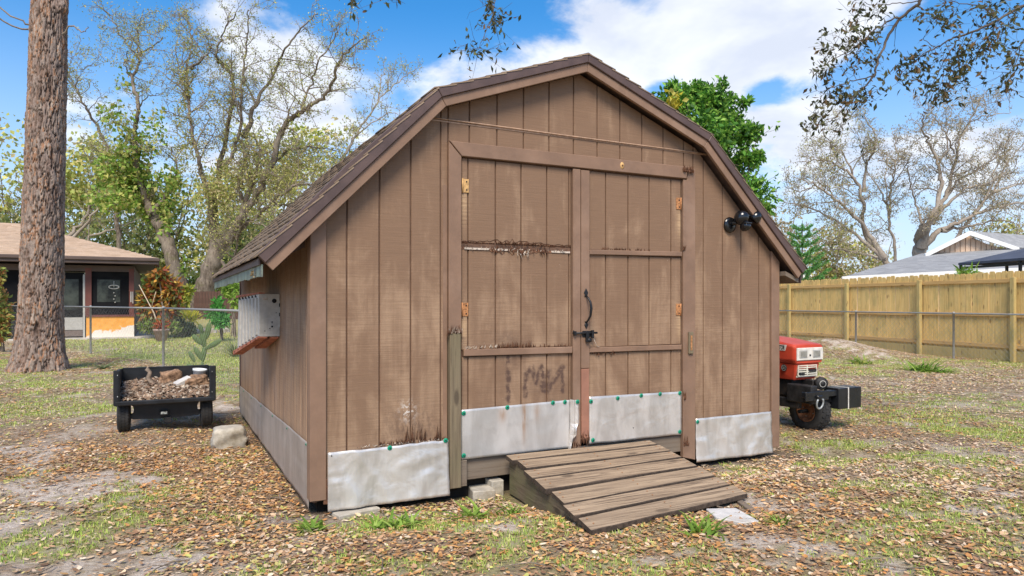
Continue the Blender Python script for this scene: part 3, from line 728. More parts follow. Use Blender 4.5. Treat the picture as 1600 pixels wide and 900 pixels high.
# metal skirts
def sheet(x0, x1, z0, z1, corners, m_, amp=.006, y=-.012, side=False, lab=None, ragged=0, curl=0):
    """corners: z of bottom-left, bottom-right, top-right, top-left"""
    nu, nv = 44, 20; bm = bmesh.new(); g = []
    zbl, zbr, ztr, ztl = corners
    for i in range(nu + 1):
        row = []
        for j in range(nv + 1):
            u, v = i / nu, j / nv; x = x0 + (x1 - x0) * u
            zb = zbl + (zbr - zbl) * u; zt = ztl + (ztr - ztl) * u
            if ragged: zt += ragged * (float(fbm(x * 9, 3.3, 0, 5, 3)) - .5) * (1 if u > .5 else .3)
            zb += .012 * (float(fbm(x * 4, 7.7, 0, 8, 2)) - .5)
            z = zb + (zt - zb) * v
            d = (float(fbm(x * 3.2, z * 3.2, y * 9, 4, 3)) - .5) * 2
            rdg = 1 - abs(float(vn(x * 5 + z * 3, z * 4 - x, 0, 6)) - .5) * 2
            r2_ = 1 - abs(float(vn(x * 11 - z * 8, z * 9 + x * 4, 0, 16)) - .5) * 2; yy = y - amp * (d + .9 * rdg ** 4 * (1 - .5 * v) + .35 * r2_ ** 6 + .8 * max(0, 1 - abs((u - .08) * 9 + (v - .5) * 2.2)) * (v < .55) + .7 * max(0, 1 - abs((u - .78) * 10 - (v - .3) * 3)) * (v < .5) + .5 * max(0, 1 - abs((v - .62) * 8 - (u - .5) * 3)) * (u > .55)) - amp * .4 - curl * (1 - v) ** 3 * (.4 + u)
            row.append(bm.verts.new((x, min(yy, -.0035), z) if not side else (min(yy, -.0035), x, z)))
        g.append(row)
    for i in range(nu):
        for j in range(nv): bm.faces.new((g[i][j], g[i + 1][j], g[i + 1][j + 1], g[i][j + 1])).smooth = True
    o = obj('metal_sheet', bm, m_, shed)
    so = o.modifiers.new('thickness', 'SOLIDIFY'); so.thickness = .0012
    if lab: o['label'] = lab
    return o
sh1 = sheet(.094, .958, 0, 0, (-.045, -.042, .349, .347), M_ALU, .012, -.022, ragged=.03, curl=.012, lab='crumpled metal sheet left of the doors')
sh2 = sheet(1.064, 2.00, 0, 0, (.195, .192, .574, .561), M_ALUR, .0022, -.011, lab='rust-streaked metal sheet on the left door')
sh3 = sheet(2.180, 3.138, 0, 0, (.203, .197, .573, .587), M_ALU, .0025, -.011, lab='metal sheet on the right door')
sh4 = sheet(3.288, 4.212, 0, 0, (-.055, -.065, .322, .326), M_ALU, .011, -.020, ragged=.02, curl=.008, lab='crumpled metal sheet right of the doors')
shs = sheet(.03, YB - .02, 0, 0, (-.03, -.02, .31, .405), M_ALUS, .005, -.010, side=True, ragged=.02, lab='dull metal flashing along the left wall')
bm = bmesh.new()                                 # torn, folded edge of the left door's sheet
g = []
for j in range(15):
    z = .575 - .385 * j / 14; wd = .07 if j < 8 else .07 - .012 * (j - 7) + SP.uniform(-.008, .008)
    g.append([bm.verts.new((2.0 + wd * k / 4 - (.02 * (j - 7) / 7 if j > 7 else 0), -.0335 - .012 * (k % 2) - (SP.uniform(0, .03) if j > 7 else SP.uniform(0, .004)) if k > 0 else -.014, z + SP.uniform(-.004, .004))) for k in range(5)])
for j in range(14):
    for k in range(4): bm.faces.new((g[j][k], g[j][k + 1], g[j + 1][k + 1], g[j + 1][k])).smooth = False
o = obj('torn_sheet_edge', bm, M_ALU, shed); o.modifiers.new('thickness', 'SOLIDIFY').thickness = .001
for p_, L_ in ((sh1, ((.30, .06), (.36, .02), (.37, .035), (.34, .09), (.52, .10), (.80, .045), (.81, .05), (.83, .046), (.85, .05), (.87, .047), (.78, .047), (.86, .17))), (sh2, ((1.24, .245), (1.70, .24))), (sh3, ((2.46, .222), (2.62, .3))), (sh4, ((3.9, .1), (4.1, .13), (3.7, .02)))):
    bm = bmesh.new()
    for x, z in L_: lathe(bm, [(0, .0005), (.0045, .0005), (.0055, 0)], 7, 0, T(x, -.0225 if p_ is sh1 or p_ is sh4 else -.0135, z, R(90)))
    o = obj('punctures', bm, M_CHK, p_); o['kind'] = 'stuff'
bm = bmesh.new(); lathe(bm, [(0, .004), (.008, .0042), (.0165, .003), (.0175, 0)], 14, 0, T(0, 0, 0, R(90))); lathe(bm, [(0, .010), (.005, .009), (.006, .004)], 6, 1, T(0, 0, 0, R(90)))
wproto = None
for p_, L_ in ((sh1, ((.118, .325), (.52, .338), (.935, .352))), (sh2, ((1.082, .535), (1.082, .225), (1.44, .553), (1.84, .562), (1.95, .560))), (sh3, ((2.196, .548), (2.215, .235), (2.46, .558), (2.70, .565), (2.90, .566), (3.115, .56), (3.115, .225))),
               (sh4, ((3.305, .298),))):
    for (x, z) in L_:
        yy = -.030 if p_ in (sh1, sh4) else -.0165
        if wproto is None: wproto = obj('washer', bm, [M_WASH, M_BLK], p_, loc=(x, yy, z)); w = wproto
        else: w = again(wproto, p_, (x, yy, z))
for k in range(6):
    y = .12 + .78 * k; again(wproto, shs, (-.019, y, .385 - .018 * k), (0, 0, R(-90)), (.6, .6, .6))
w = again(wproto, shed, (2.046, -.05, .56)); w.name = 'washer'

# ------------------------------------------------------------------ things on and by the shed
def local(name, label, cat, x, y, z=0, rz=0, group=None):
    X, Y = loc2w(x, y); return empty(name, label, cat, (X, Y, z), SA + rz, group)
# flood light
fl = local('flood_light', 'black twin-head flood light on the right of the gable wall', 'wall lamp', 3.70, -.012, 2.05)
M_GLOSS = simple('glossy_black_plastic', (.008, .008, .009), .16, 0, .1, 10, 0, spec=.6)
bm = bmesh.new(); lathe(bm, [(0, .02), (.05, .02), (.068, .012), (.072, 0), (.0, 0)], 24, 0, T(0, 0, 0, R(90))); obj('back_plate', bm, M_GLOSS, fl)
bm = bmesh.new()
M1 = T(.085, -.10, .03, R(90), 0, 0)
lathe(bm, [(.0, -.065), (.03, -.06), (.055, -.04), (.064, -.01), (.064, .02), (.05, .05), (.03, .065), (0, .07)], 20, 0, T(.055, -.085, .055, R(25), R(10), 0)); obj('lamp_head', bm, M_GLOSS, fl)
bm = bmesh.new(); lathe(bm, [(0, -.045), (.03, -.04), (.042, -.02), (.042, .02), (.03, .04), (0, .045)], 18, 0, T(.07, -.12, -.02, R(60))); box(bm, .03, .11, -.165, -.12, .0, .012, bev=.003); obj('motion_sensor', bm, M_GLOSS, fl)
bm = bmesh.new(); lathe(bm, [(0, .055), (.03, .05), (.05, .02), (.056, -.03), (.05, -.036), (0, -.03)], 20, 0, T(.235, -.08, .075, R(25), R(35), 0)); obj('lamp_head', bm, M_GLOSS, fl)
bm = bmesh.new(); tube(bm, [(.0, -.02, .0), (.03, -.06, .02), (.06, -.08, .04)], .018, 10); tube(bm, [(.09, -.08, .075), (.14, -.07, .085), (.19, -.075, .085)], [.012, .016, .012], 8); lathe(bm, [(0, -.02), (.022, -.015), (.022, .015), (0, .02)], 12, 0, T(.145, -.07, .085, 0, R(90))); obj('swivel_arm', bm, M_GLOSS, fl)

# vent box on the left wall
vb = local('vent_box', 'dented galvanised vent box with rusty flanges on the left shed wall', 'vent box', 0, 1.395, 1.06)
def hexa(bm, A, B, mi=0):
    a = [bm.verts.new(p) for p in A]; b_ = [bm.verts.new(p) for p in B]; n = len(a)
    fs = [bm.faces.new(a), bm.faces.new(b_[::-1])] + [bm.faces.new((a[k], a[k - 1], b_[k - 1], b_[k])) for k in range(n)]
    for f in fs: f.material_index = mi
NEAR = [(-.163, 0, .005), (-.002, 0, .0), (-.002, 0, .355), (-.163, 0, .362)]
FAR = [(-.255, .80, -.155), (-.002, .80, -.10), (-.002, .80, .35), (-.245, .80, .34)]
def lerp(a, b_, q): return tuple(a[k] + (b_[k] - a[k]) * q for k in range(3))
bm = bmesh.new(); hexa(bm, [(-.150, .012, .012), NEAR[1], NEAR[2], (-.150, .012, .35)], [(-.235, .79, -.14), FAR[1], FAR[2], (-.23, .79, .33)]); obj('box_body', bm, M_DARK, vb)
bm = bmesh.new()                                  # pressed end plate
box(bm, -.165, -.001, -.008, .006, .002, .358, bev=.002)
for k in range(6): box(bm, -.155 + .025 * k, -.152 + .025 * k, -.0105, -.008, .02, .14)
for k in range(5): box(bm, -.155, -.02, -.0105, -.008, .03 + .022 * k, .033 + .022 * k)
for a in range(14):
    an = 6.283 * a / 14; cx, cz = -.075 + .06 * math.cos(an), .215 + .06 * math.sin(an); box(bm, cx - .006, cx + .006, -.0105, -.008, cz - .002, cz + .002)
for k in range(4): box(bm, -.10, -.06, -.0105, -.008, .19 + .015 * k, .193 + .015 * k)
lathe(bm, [(0, 0), (.017, 0), (.019, .003), (.017, .004), (0, .002)], 16, 1, T(-.045, -.0075, .30, R(90)))
for (x, z, r_) in ((-.062, .12, .008), (-.062, .085, .008), (-.08, .07, .006), (-.03, .2, .004), (-.12, .05, .005)): lathe(bm, [(0, .001), (r_, .001), (r_, 0)], 10, 1, T(x, -.009, z, R(90)))
box(bm, -.14, -.10, -.0125, -.008, .305, .33, 2, bev=.002); box(bm, -.004, .006, -.016, .0, .08, .3, 0); box(bm, -.006, .004, -.02, .004, .25, .28, 1); box(bm, -.006, .004, -.02, .004, .17, .2, 1)
obj('end_plate', bm, [M_GALVB, M_CHK, M_SPLINTW], vb)
bm = bmesh.new(); hexa(bm, [(-.166, .0, .01), (-.160, .0, .01), (-.160, .0, .355), (-.166, .0, .355)], [(-.257, .80, -.15), (-.251, .80, -.15), (-.241, .80, .335), (-.247, .80, .335)]); obj('front_plate', bm, M_GALVB, vb)
for k in range(6):
    q0 = .05 + k * .158; q1 = q0 + .10
    a0, a1 = lerp(NEAR[0], FAR[0], q0), lerp(NEAR[0], FAR[0], q1); b0, b1 = lerp(NEAR[3], FAR[3], q0), lerp(NEAR[3], FAR[3], q1)
    bm = bmesh.new()
    hexa(bm, [(a0[0] - .016, a0[1], a0[2] + .02), (a1[0] - .004, a1[1], a1[2] + .02), (b1[0] - .004, b1[1], b1[2] - .035), (b0[0] - .016, b0[1], b0[2] - .035)],
         [(a0[0] - .002, a0[1], a0[2] + .02), (a1[0] - .002, a1[1], a1[2] + .02), (b1[0] - .002, b1[1], b1[2] - .035), (b0[0] - .002, b0[1], b0[2] - .035)])
    hexa(bm, [(b0[0] - .009, b0[1] + .03, b0[2] - .03), (b1[0] - .009, b1[1], b1[2] - .03), (b1[0] - .009, b1[1], b1[2] - .008)], [(b0[0] - .004, b0[1] + .03, b0[2] - .03), (b1[0] - .004, b1[1], b1[2] - .03), (b1[0] - .004, b1[1], b1[2] - .008)], 1)
    obj('louver', bm, [M_GALVB, M_CHK], vb)
bm = bmesh.new(); hexa(bm, [(-.168, -.009, .358), (-.12, -.009, .362), (-.12, -.009, .368), (-.168, -.009, .372)], [(-.272, .80, .33), (-.2, .80, .335), (-.2, .80, .345), (-.272, .80, .35)]); obj('top_flange', bm, M_RUST, vb)
bm = bmesh.new(); hexa(bm, [(-.175, -.009, -.012), (-.10, -.009, -.012), (-.10, -.009, .0), (-.175, -.009, .006)], [(-.295, .82, -.20), (-.21, .82, -.20), (-.21, .82, -.185), (-.295, .82, -.165)])
for k in range(6):
    q = k / 6 + .1; p = lerp((-.177, -.009, -.002), (-.297, .82, -.18), q); box(bm, p[0] - .001, p[0] + .002, p[1] - .012, p[1] + .012, p[2] - .004, p[2] + .004, 1)
obj('bottom_flange', bm, [M_RUST, M_CHK], vb)
bm = bmesh.new(); hexa(bm, [(-.075, .0, -.014), (-.01, .0, -.014), (-.01, .0, .0), (-.075, .0, .0)], [(-.13, .6, -.135), (-.03, .6, -.135), (-.03, .6, -.115), (-.13, .6, -.115)]); obj('rear_flange', bm, M_RUST, vb)

# ramp
rp = local('wooden_ramp', 'weathered plank ramp leading up to the shed doors', 'ramp', 0, 0, 0)
RA = [Vector((1.425, -.03, .205)), Vector((2.762, -.03, .19)), Vector((2.69, -1.18, -.0)), Vector((1.345, -1.30, -.01))]
cuts = [0, .118, .265, .40, .555, .715, .855, 1.0]
pz = [0, .001, -.001, .002, -.003, -.001, -.002]; pt_ = [.002, -.003, .004, -.002, .004, -.004, .002]
for k in range(7):
    q0, q1 = cuts[k], cuts[k + 1]; e0, e1 = SP.uniform(-.018, .012), SP.uniform(-.012, .018)
    def pt(u, q, zz_): 
        a = RA[0].lerp(RA[3], q); b_ = RA[1].lerp(RA[2], q); p = a + (b_ - a) * u; return Vector((p.x, p.y, p.z + zz_ + .028 * math.sin(min(q, .5) * 3.14159)))
    th = .032; bm = bmesh.new(); g0 = .022; n = 14; rows = []
    for i in range(n + 1):
        u = e0 + (1 + e1 - e0) * i / n; w0 = SP.uniform(-.0015, .0015); w1 = SP.uniform(-.0015, .0015); sag = .0012 * math.sin(u * 7 + k) + pz[k] + pt_[k] * (u - .5)
        qa, qb = q0 + g0 / 1.27 + w0, q1 + w1
        rows.append([bm.verts.new(pt(u, qa, -th)), bm.verts.new(pt(u, qa, -.004 + sag)), bm.verts.new(pt(u, qa + .004, sag)), bm.verts.new(pt(u, qb - .004, sag)), bm.verts.new(pt(u, qb, sag - .004)), bm.verts.new(pt(u, qb, -th))])
    for a, b_ in zip(rows, rows[1:]):
        for j in range(6): bm.faces.new((a[j - 1], a[j], b_[j], b_[j - 1])).material_index = 0 if j == 3 else 1
    bm.faces.new(rows[0][::1]).material_index = 1; bm.faces.new(rows[-1][::-1]).material_index = 1
    obj('ramp_plank', bm, [M_PLANK, M_PEDGE], rp)
for u in (.03, .5, .96):
    bm = bmesh.new(); w = .019
    top = [pt(u, q, -th - .001) for q in (0.01, .25, .5, .75, .97)]
    A = [(-.0, p) for p in top]
    va = [bm.verts.new((p.x - w, p.y, p.z)) for p in top] + [bm.verts.new((top[-1].x - w, top[-1].y, -.10))] + [bm.verts.new((top[0].x - w, top[0].y, -.09))]
    vb_ = [bm.verts.new((v.co.x + 2 * w, v.co.y, v.co.z)) for v in va]
    bm.faces.new(va); bm.faces.new(vb_[::-1])
    for j in range(len(va)): bm.faces.new((va[j], va[j - 1], vb_[j - 1], vb_[j]))
    obj('ramp_joist', bm, M_STRING, rp)

bm = bmesh.new()
for k in range(7):
    qm = (cuts[k] + cuts[k + 1]) / 2
    for u in (.035, .5, .955):
        for dq in (-.025, .025):
            p = pt(u + SP.uniform(-.008, .008), qm + dq, .006 + pz[k]); lathe(bm, [(0, .0015), (.0045, .001), (.005, -.002)], 8, 0, Matrix.Translation(p))
o = obj('nail_heads', bm, M_RUSTH, rp); o['kind'] = 'stuff'
# loose pieces on the ground
def rock(name, label, cat, X, Y, z, size, m_, rz=0, seed=1, rough=.12, flat=False, sub=4, group=None, parent=None):
    bm = bmesh.new(); bmesh.ops.create_cube(bm, size=1.0)
    bmesh.ops.subdivide_edges(bm, edges=bm.edges[:], cuts=9, use_grid_fill=True)
    P_ = np.array([v.co[:] for v in bm.verts])
    cube = P_.copy(); ln_ = (np.abs(cube * 2) ** 5).sum(1) ** (1 / 5); P_ = cube / ln_[:, None]
    n_ = fbm(P_[:, 0] * 3 + seed, P_[:, 1] * 3, P_[:, 2] * 3, seed, 4) - .5; n2 = fbm(P_[:, 0] * 9 + seed, P_[:, 1] * 9, P_[:, 2] * 9, seed + 5, 3) - .5
    k = 1 + n_ * rough * 4 + n2 * rough * 1.2
    if flat: k = np.where(P_[:, 2] > .42, 1 + n2 * rough * .4, k)
    P_ = P_ * k[:, None] * np.array(size)
    for v, p in zip(bm.verts, P_): v.co = p
    o = obj(name, bm, m_, None, True)
    o.location = (X, Y, z + size[2] * .42); o.rotation_euler = (0, 0, rz)
    if label: tag(o, label, cat, group)
    return o
M_CONC = simple('old_concrete', (.45, .41, .34), .95, 0, .25, 8, .8, dirt=((.20, .165, .11), .8))
M_CONCW = simple('pale_concrete', (.58, .56, .53), .9, 0, .15, 12, .4, dirt=((.35, .28, .2), .5))
st = rock('concrete_block', 'rough flat-topped concrete lump on the leaves beside the cart', 'concrete block', -2.80, 6.80, gz(-2.8, 6.8) - .02, (.31, .27, .235), M_CONC, .5, 4, .17, True)
bm = bmesh.new(); lathe(bm, [(0, 0), (.018, .001), (.022, .004)], 10); o = obj('drilled_hole', bm, M_CHK, st, loc=(0.0, .0, .107)); o.rotation_euler = (.05, 0, 0)
def slab(name, label, cat, pts, z0, z1, m_, group=None):
    cx = sum(p[0] for p in pts) / len(pts); cy = sum(p[1] for p in pts) / len(pts)
    bm = bmesh.new(); f = bm.faces.new([bm.verts.new((p[0] - cx, p[1] - cy, z1 + (p[2] if len(p) > 2 else 0))) for p in pts])
    r_ = bmesh.ops.extrude_face_region(bm, geom=[f]); vs = [v for v in r_['geom'] if isinstance(v, bmesh.types.BMVert)]
    for v in vs: v.co.z = z0
    bmesh.ops.bevel(bm, geom=bm.edges[:], offset=.004, segments=1, affect='EDGES')
    o = obj(name, bm, m_, None, loc=(cx, cy, 0)); return tag(o, label, cat, group)
def gp(px, py, z=0): Z = FPX * (EYE - z) / (py - HZ); return ((px - 800) / FPX * Z, Z)
gA = gz(*gp(1140, 805))
slab('broken_slab', 'white broken concrete sliver at the front right corner of the ramp', 'concrete slab', [gp(1103, 793), gp(1150, 792), gp(1186, 812), gp(1160, 815), gp(1118, 806)], gA - .03, gA + .022, M_CONCW)
slab('timber_offcut', 'short weathered timber lying just right of the ramp end', 'timber', [gp(1150, 779), gp(1158, 777), gp(1188, 797), gp(1180, 801)], gA - .03, gA + .018, M_SKIRT)
slab('timber_offcut', 'thin brown stick half buried below the ramp edge', 'timber', [gp(1050, 806), gp(1056, 804), gp(1078, 826), gp(1070, 828)], gA - .04, gA + .008, M_SKIRT)
q = loc2w(.62, -.22); gB = gz(*q)
slab('grey_lath', 'flat grey lath lying under the crumpled left metal sheet', 'lath', [loc2w(.50, -.27), loc2w(.66, -.24), loc2w(.66, -.205), loc2w(.50, -.235)], gB - .02, gB + .012, M_CONCW)
# concrete footing blocks seen in the gap below the doors
for k, (x, y, w, d_, h_, lb) in enumerate(((1.24, .02, .17, .2, .075, 'flat concrete paver in the gap left of the ramp'), (1.36, .06, .10, .16, .12, 'grey concrete block against the ramp side under the door sill'), (.28, -.02, .30, .16, .03, 'thin buried concrete strip under the left crumpled sheet'))):
    X, Y = loc2w(x, y); g_ = gz(X, Y)
    bm = bmesh.new(); box(bm, -w / 2, w / 2, -d_ / 2, d_ / 2, -.05, h_, bev=.006); o = obj('concrete_paver', bm, M_CONC, None, loc=(X, Y, g_)); o.rotation_euler = (0, 0, SA + .2 * (k - 1)); tag(o, lb, 'paver')

# ---- dump cart
CX, CY, CR = -3.77, 7.50, R(26.5); cg = gz(CX, CY)
cart = empty('garden_cart', 'black two-wheeled garden dump cart without tailgate, full of bark debris', 'cart', (CX, CY, cg), CR)
M_CART = simple('scuffed_black_steel', (.018, .020, .023), .42, .2, .3, 8, .15, dirt=((.07, .06, .05), .35))
M_RUB = simple('tyre_rubber', (.032, .031, .03), .85, 0, .3, 12, .2)
HW = .455
def tyre(nm, parent, x, y, r_, w, hub, mh, treads=22, lugs=True):
    bm = bmesh.new(); M_ = T(x, y, r_, 0, R(90))
    lathe(bm, [(r_ * .52, -w * .36), (r_ * .62, -w * .46), (r_ * .85, -w * .5), (r_ * .96, -w * .38), (r_ * .985, -w * .15), (r_ * .985, w * .15), (r_ * .96, w * .38), (r_ * .85, w * .5), (r_ * .62, w * .46), (r_ * .52, w * .36), (r_ * .5, 0), (r_ * .52, -w * .36)], 36, 0, M_)
    if lugs:
        for k in range(treads):
            for s in (-1, 0, 1):
                an = 6.2832 * (k + .5 * (s != 0)) / treads
                box(bm, -w * .11, w * .11, -r_ * .085, r_ * .085, -.004, .006, M=M_ @ Matrix.Rotation(an, 4, 'Z') @ T(r_ * (.985 if s == 0 else .968), 0, s * w * .27, 0, R(90), 0) @ Matrix.Rotation(.35 * s, 4, 'Z'))
    wl = obj(nm, bm, M_RUB, parent)
    bm = bmesh.new(); lathe(bm, [(0, -w * .1), (r_ * .12, -w * .1), (r_ * .15, -w * .2), (r_ * .2, -w * .12), (r_ * .42, -w * .1), (r_ * .48, -w * .36), (r_ * .535, -w * .42), (r_ * .535, -w * .3), (r_ * .5, 0), (r_ * .535, w * .3), (r_ * .535, w * .42), (r_ * .48, w * .36), (r_ * .42, w * .1), (r_ * .2, w * .12), (r_ * .15, w * .2), (r_ * .12, w * .1), (0, w * .1)], 24, 0, M_)
    for k in range(4):
        an = 6.2832 * k / 4 + .4
        box(bm, -.008, .008, -.008, .008, -w * .16, w * .0, 1, M=M_ @ T(r_ * .3 * math.cos(an), r_ * .3 * math.sin(an), 0), bev=.002)
    obj('rim', bm, [mh, M_GALV], wl)
    return wl
tyre('wheel', cart, -.40, 0, .172, .12, 0, M_CART, 34); tyre('wheel', cart, .40, 0, .172, .12, 0, M_CART, 34)
bm = bmesh.new(); tube(bm, [(-.42, 0, .172), (.42, 0, .172)], .014, 8); obj('axle', bm, M_CART, cart)
F0, F1 = -.22, .75       # bed front and back in y
def bedz(y): return .345 + .06 * (y - F0)
bm = bmesh.new()
vv = [[(-HW, F0), (HW, F0)], [(-HW, F1), (HW, F1)]]
hexa(bm, [(-HW, F0, bedz(F0) - .012), (HW, F0, bedz(F0) - .012), (HW, F1, bedz(F1) - .012), (-HW, F1, bedz(F1) - .012)], [(-HW, F0, bedz(F0)), (HW, F0, bedz(F0)), (HW, F1, bedz(F1)), (-HW, F1, bedz(F1))]); obj('bed_floor', bm, M_CART, cart)
for s in (-1, 1):
    bm = bmesh.new(); x = s * HW; top0, top1 = .655, .60
    hexa(bm, [(x, F0, bedz(F0) - .03), (x, F1, bedz(F1) - .03), (x, F1, top1), (x, F0, top0)], [(x + s * .012, F0, bedz(F0) - .03), (x + s * .012, F1, bedz(F1) - .03), (x + s * .012, F1, top1), (x + s * .012, F0, top0)])
    hexa(bm, [(x - s * .0, F0, top0 - .012), (x + s * .03, F0, top0 - .012), (x + s * .03, F0, top0 + .004), (x, F0, top0 + .004)], [(x - s * .0, F1, top1 - .012), (x + s * .03, F1, top1 - .012), (x + s * .03, F1, top1 + .004), (x, F1, top1 + .004)])
    for y in (.1, .42): box(bm, x + s * .012, x + s * .024, y, y + .04, .34, .6)
    obj('side_panel', bm, M_CART, cart)
    bm = bmesh.new(); box(bm, x - s * .035, x + s * .03, F0 - .03, F0 - .001, bedz(F0) - .04, .672 + (.012 if s > 0 else 0), bev=.008)
    box(bm, x - s * .018, x - s * .012, F0 - .036, F0 - .03, bedz(F0) + .02, .65); obj('corner_post', bm, M_CART, cart)
bm = bmesh.new(); hexa(bm, [(-HW, F1, .37), (HW, F1, .37), (HW, F1, .60), (-HW, F1, .60)], [(-HW, F1 + .012, .37), (HW, F1 + .012, .37), (HW, F1 + .012, .60), (-HW, F1 + .012, .60)]); box(bm, -HW, HW, F1 - .002, F1 + .03, .592, .612, bev=.004); obj('back_panel', bm, M_CART, cart)
bm = bmesh.new(); box(bm, -HW - .02, HW + .02, F0 - .034, F0, bedz(F0) - .045, bedz(F0) + .004, bev=.010); obj('front_lip', bm, M_CART, cart)
bm = bmesh.new()
pts = [(-.36, .30), (.36, .30)] + [(.36 - .0, .30)] ; 
arc = [(.355, .295)] + [(.355 - .05 * math.sin(a) - .0, .235 + .06 * math.cos(a)) for a in np.linspace(0, 3.14, 7)] + [(.34, .15), (.31, .135)]
L_ = [(-x, z) for x, z in arc]
outline = [(-.36, .33)] + L_ + [(-.1, .125), (.1, .125)] + arc[::-1] + [(.36, .33)]
prism(bm, outline, -.10, -.088, 0); obj('chassis_plate', bm, M_CART, cart)
bm = bmesh.new(); box(bm, -.06, .02, -.16, -.10, .165, .215, bev=.004); box(bm, -.02, .05, -.14, -.06, .085, .14, bev=.004); box(bm, -.05, .01, -.1625, -.16, .18, .205, 1); obj('hitch_bracket', bm, [M_CART, simple('worn_pale_sticker', (.4, .42, .38), .6, 0, .6, 60, 0)], cart)
bm = bmesh.new()
for s in (-1, 1):
    for z in (.40, .62): lathe(bm, [(0, .004), (.006, .004), (.007, 0)], 8, 0, T(s * (HW - .01), F0 - .031, z, R(90)))
obj('bolts', bm, M_GALV, cart)['kind'] = 'stuff'
# load
def chips(n, spread, base_fn, sc, seed, cols):
    r_ = np.random.default_rng(seed); u, v = r_.random(n), r_.random(n)
    x = -HW + .02 + u * (2 * HW - .04); y = F0 + .01 + v * (F1 - F0 - .05)
    z = base_fn(x, y) + r_.random(n) * .03
    L = sc * (.5 + r_.random(n)); Wd = L * (.25 + .3 * r_.random(n)); az = r_.random(n) * 6.283; ti = r_.normal(0, .45, n)
    d = np.stack([np.cos(az) * np.cos(ti), np.sin(az) * np.cos(ti), np.sin(ti)], 1); s = np.stack([-np.sin(az), np.cos(az), r_.normal(0, .4, n)], 1)
    c_ = np.stack([x, y, z], 1); up = np.cross(d, s)
    Vv = np.stack([c_ - d * L[:, None] / 2, c_ + s * Wd[:, None] / 2, c_ + d * L[:, None] / 2, c_ - s * Wd[:, None] / 2, c_ + up * Wd[:, None] * .5], 1).reshape(-1, 3)
    i0 = np.arange(n)[:, None] * 5; Ft = np.concatenate([i0 + np.array(q) for q in ((0, 1, 4), (1, 2, 4), (2, 3, 4), (3, 0, 4))], 0)
    cc = np.array(cols)[r_.integers(0, len(cols), n)] * (.7 + .6 * r_.random((n, 1)))
    return Vv, Ft, np.repeat(cc, 5, 0)
def heap(x, y):
    q = (y - F0) / (F1 - F0)
    return bedz(y) - .012 + .06 * q ** .7 * (.5 + .9 * vn(x * 6, y * 6, 0, 2)) + .06 * np.exp(-((x - .1) / .18) ** 2 - ((y - .4) / .2) ** 2)
bark_cols = [(.18, .115, .075), (.25, .165, .11), (.11, .075, .05), (.38, .29, .21), (.20, .13, .09), (.30, .20, .13), (.44, .37, .29)]
Vv, Ft, cc = chips(4200, 0, heap, .06, 5, bark_cols); npmesh('bark_debris', Vv, Ft, M_VC, None, col=cc)
o = bpy.data.objects['bark_debris']; o.location = (CX, CY, cg); o.rotation_euler = (0, 0, CR); tag(o, 'heap of brown bark chips and twigs filling the cart', 'bark debris', None, 'stuff')
M_FIB = simple('fibrous_root_wood', (.27, .165, .10), .95, 0, .5, 25, 1.0)
M_LOGB = simple('knobbly_grey_branch', (.30, .235, .18), .95, 0, .45, 30, 1.0)
def on_cart(o, x, y, z, rot):
    M_ = T(CX, CY, cg, 0, 0, CR) @ T(x, y, z, *rot); o.matrix_world = M_; o.location = M_.to_translation(); o.rotation_euler = M_.to_euler()
o = rock('root_clump', 'shaggy brown root clump in the middle of the cart load', 'root clump', 0, 0, 0, (.22, .16, .16), M_FIB, 0, 12, .3); on_cart(o, .04, .42, .51, (0, 0, .3))
o = rock('root_clump', 'dark fibrous root chunk at the right of the cart load', 'root clump', 0, 0, 0, (.26, .17, .12), M_FIB, 0, 22, .25); on_cart(o, .30, .28, .46, (.1, -.15, .4))
bm = bmesh.new(); tube(bm, [(0, 0, 0), (.03, .01, .07), (.0, .02, .14), (.035, .0, .20), (.015, .0, .24), (.03, 0, .26)], [.03, .024, .03, .022, .024, .008], 8); o = obj('gnarled_stub', bm, M_LOGB, None, True); tag(o, 'knobbly upright branch stub at the left of the cart load', 'branch'); on_cart(o, -.15, .40, .38, (0, -.25, 0))
bm = bmesh.new(); box(bm, -.09, .09, -.05, .05, -.035, .035, bev=.01); o = obj('broken_brick', bm, M_CONCW, None); tag(o, 'pale broken masonry piece lying across the cart load', 'broken brick'); on_cart(o, .17, .24, .47, (.1, -.4, .35))
bm = bmesh.new(); lathe(bm, [(0, 0), (.062, 0), (.072, .115), (.080, .118), (.080, .14), (.072, .14), (.066, .03), (0, .03)], 24); o = obj('plastic_tub', bm, simple('white_plastic_tub', (.75, .77, .77), .4, 0, .06, 10, 0), None); tag(o, 'small white plastic tub at the back right of the cart', 'tub'); on_cart(o, .345, .62, .44, (0.05, .1, 0))

# ---- tractor, nose just past the shed's right corner
tg = -.04; trX, trY = loc2w(5.30, .45)
M_RED = simple('faded_red_paint', (.56, .065, .03), .42, 0, .12, 5, .08, dirt=((.42, .10, .06), .4))
M_WHT = simple('off_white_panel', (.72, .68, .60), .5, 0, .12, 14, .05, dirt=((.45, .33, .22), .3))
M_GRIL = simple('cream_grille', (.68, .64, .52), .55, 0, .15, 20, .05)
M_BLKM = simple('oily_black_castings', (.022, .021, .021), .6, .2, .4, 14, .4, dirt=((.09, .06, .04), .4))
M_RIMR = simple('rusty_orange_rim', (.24, .105, .05), .7, .2, .35, 20, .3)
M_LENS = simple('lamp_glass', (.35, .34, .30), .12, .3, .2, 30, .3, spec=.9)
M_INK = simple('black_print', (.015, .015, .015), .6, 0, .1, 10, 0)
tr = empty('tractor', 'small red tractor nose with black front weight sticking out behind the shed corner', 'tractor', (trX, trY, tg), SA)
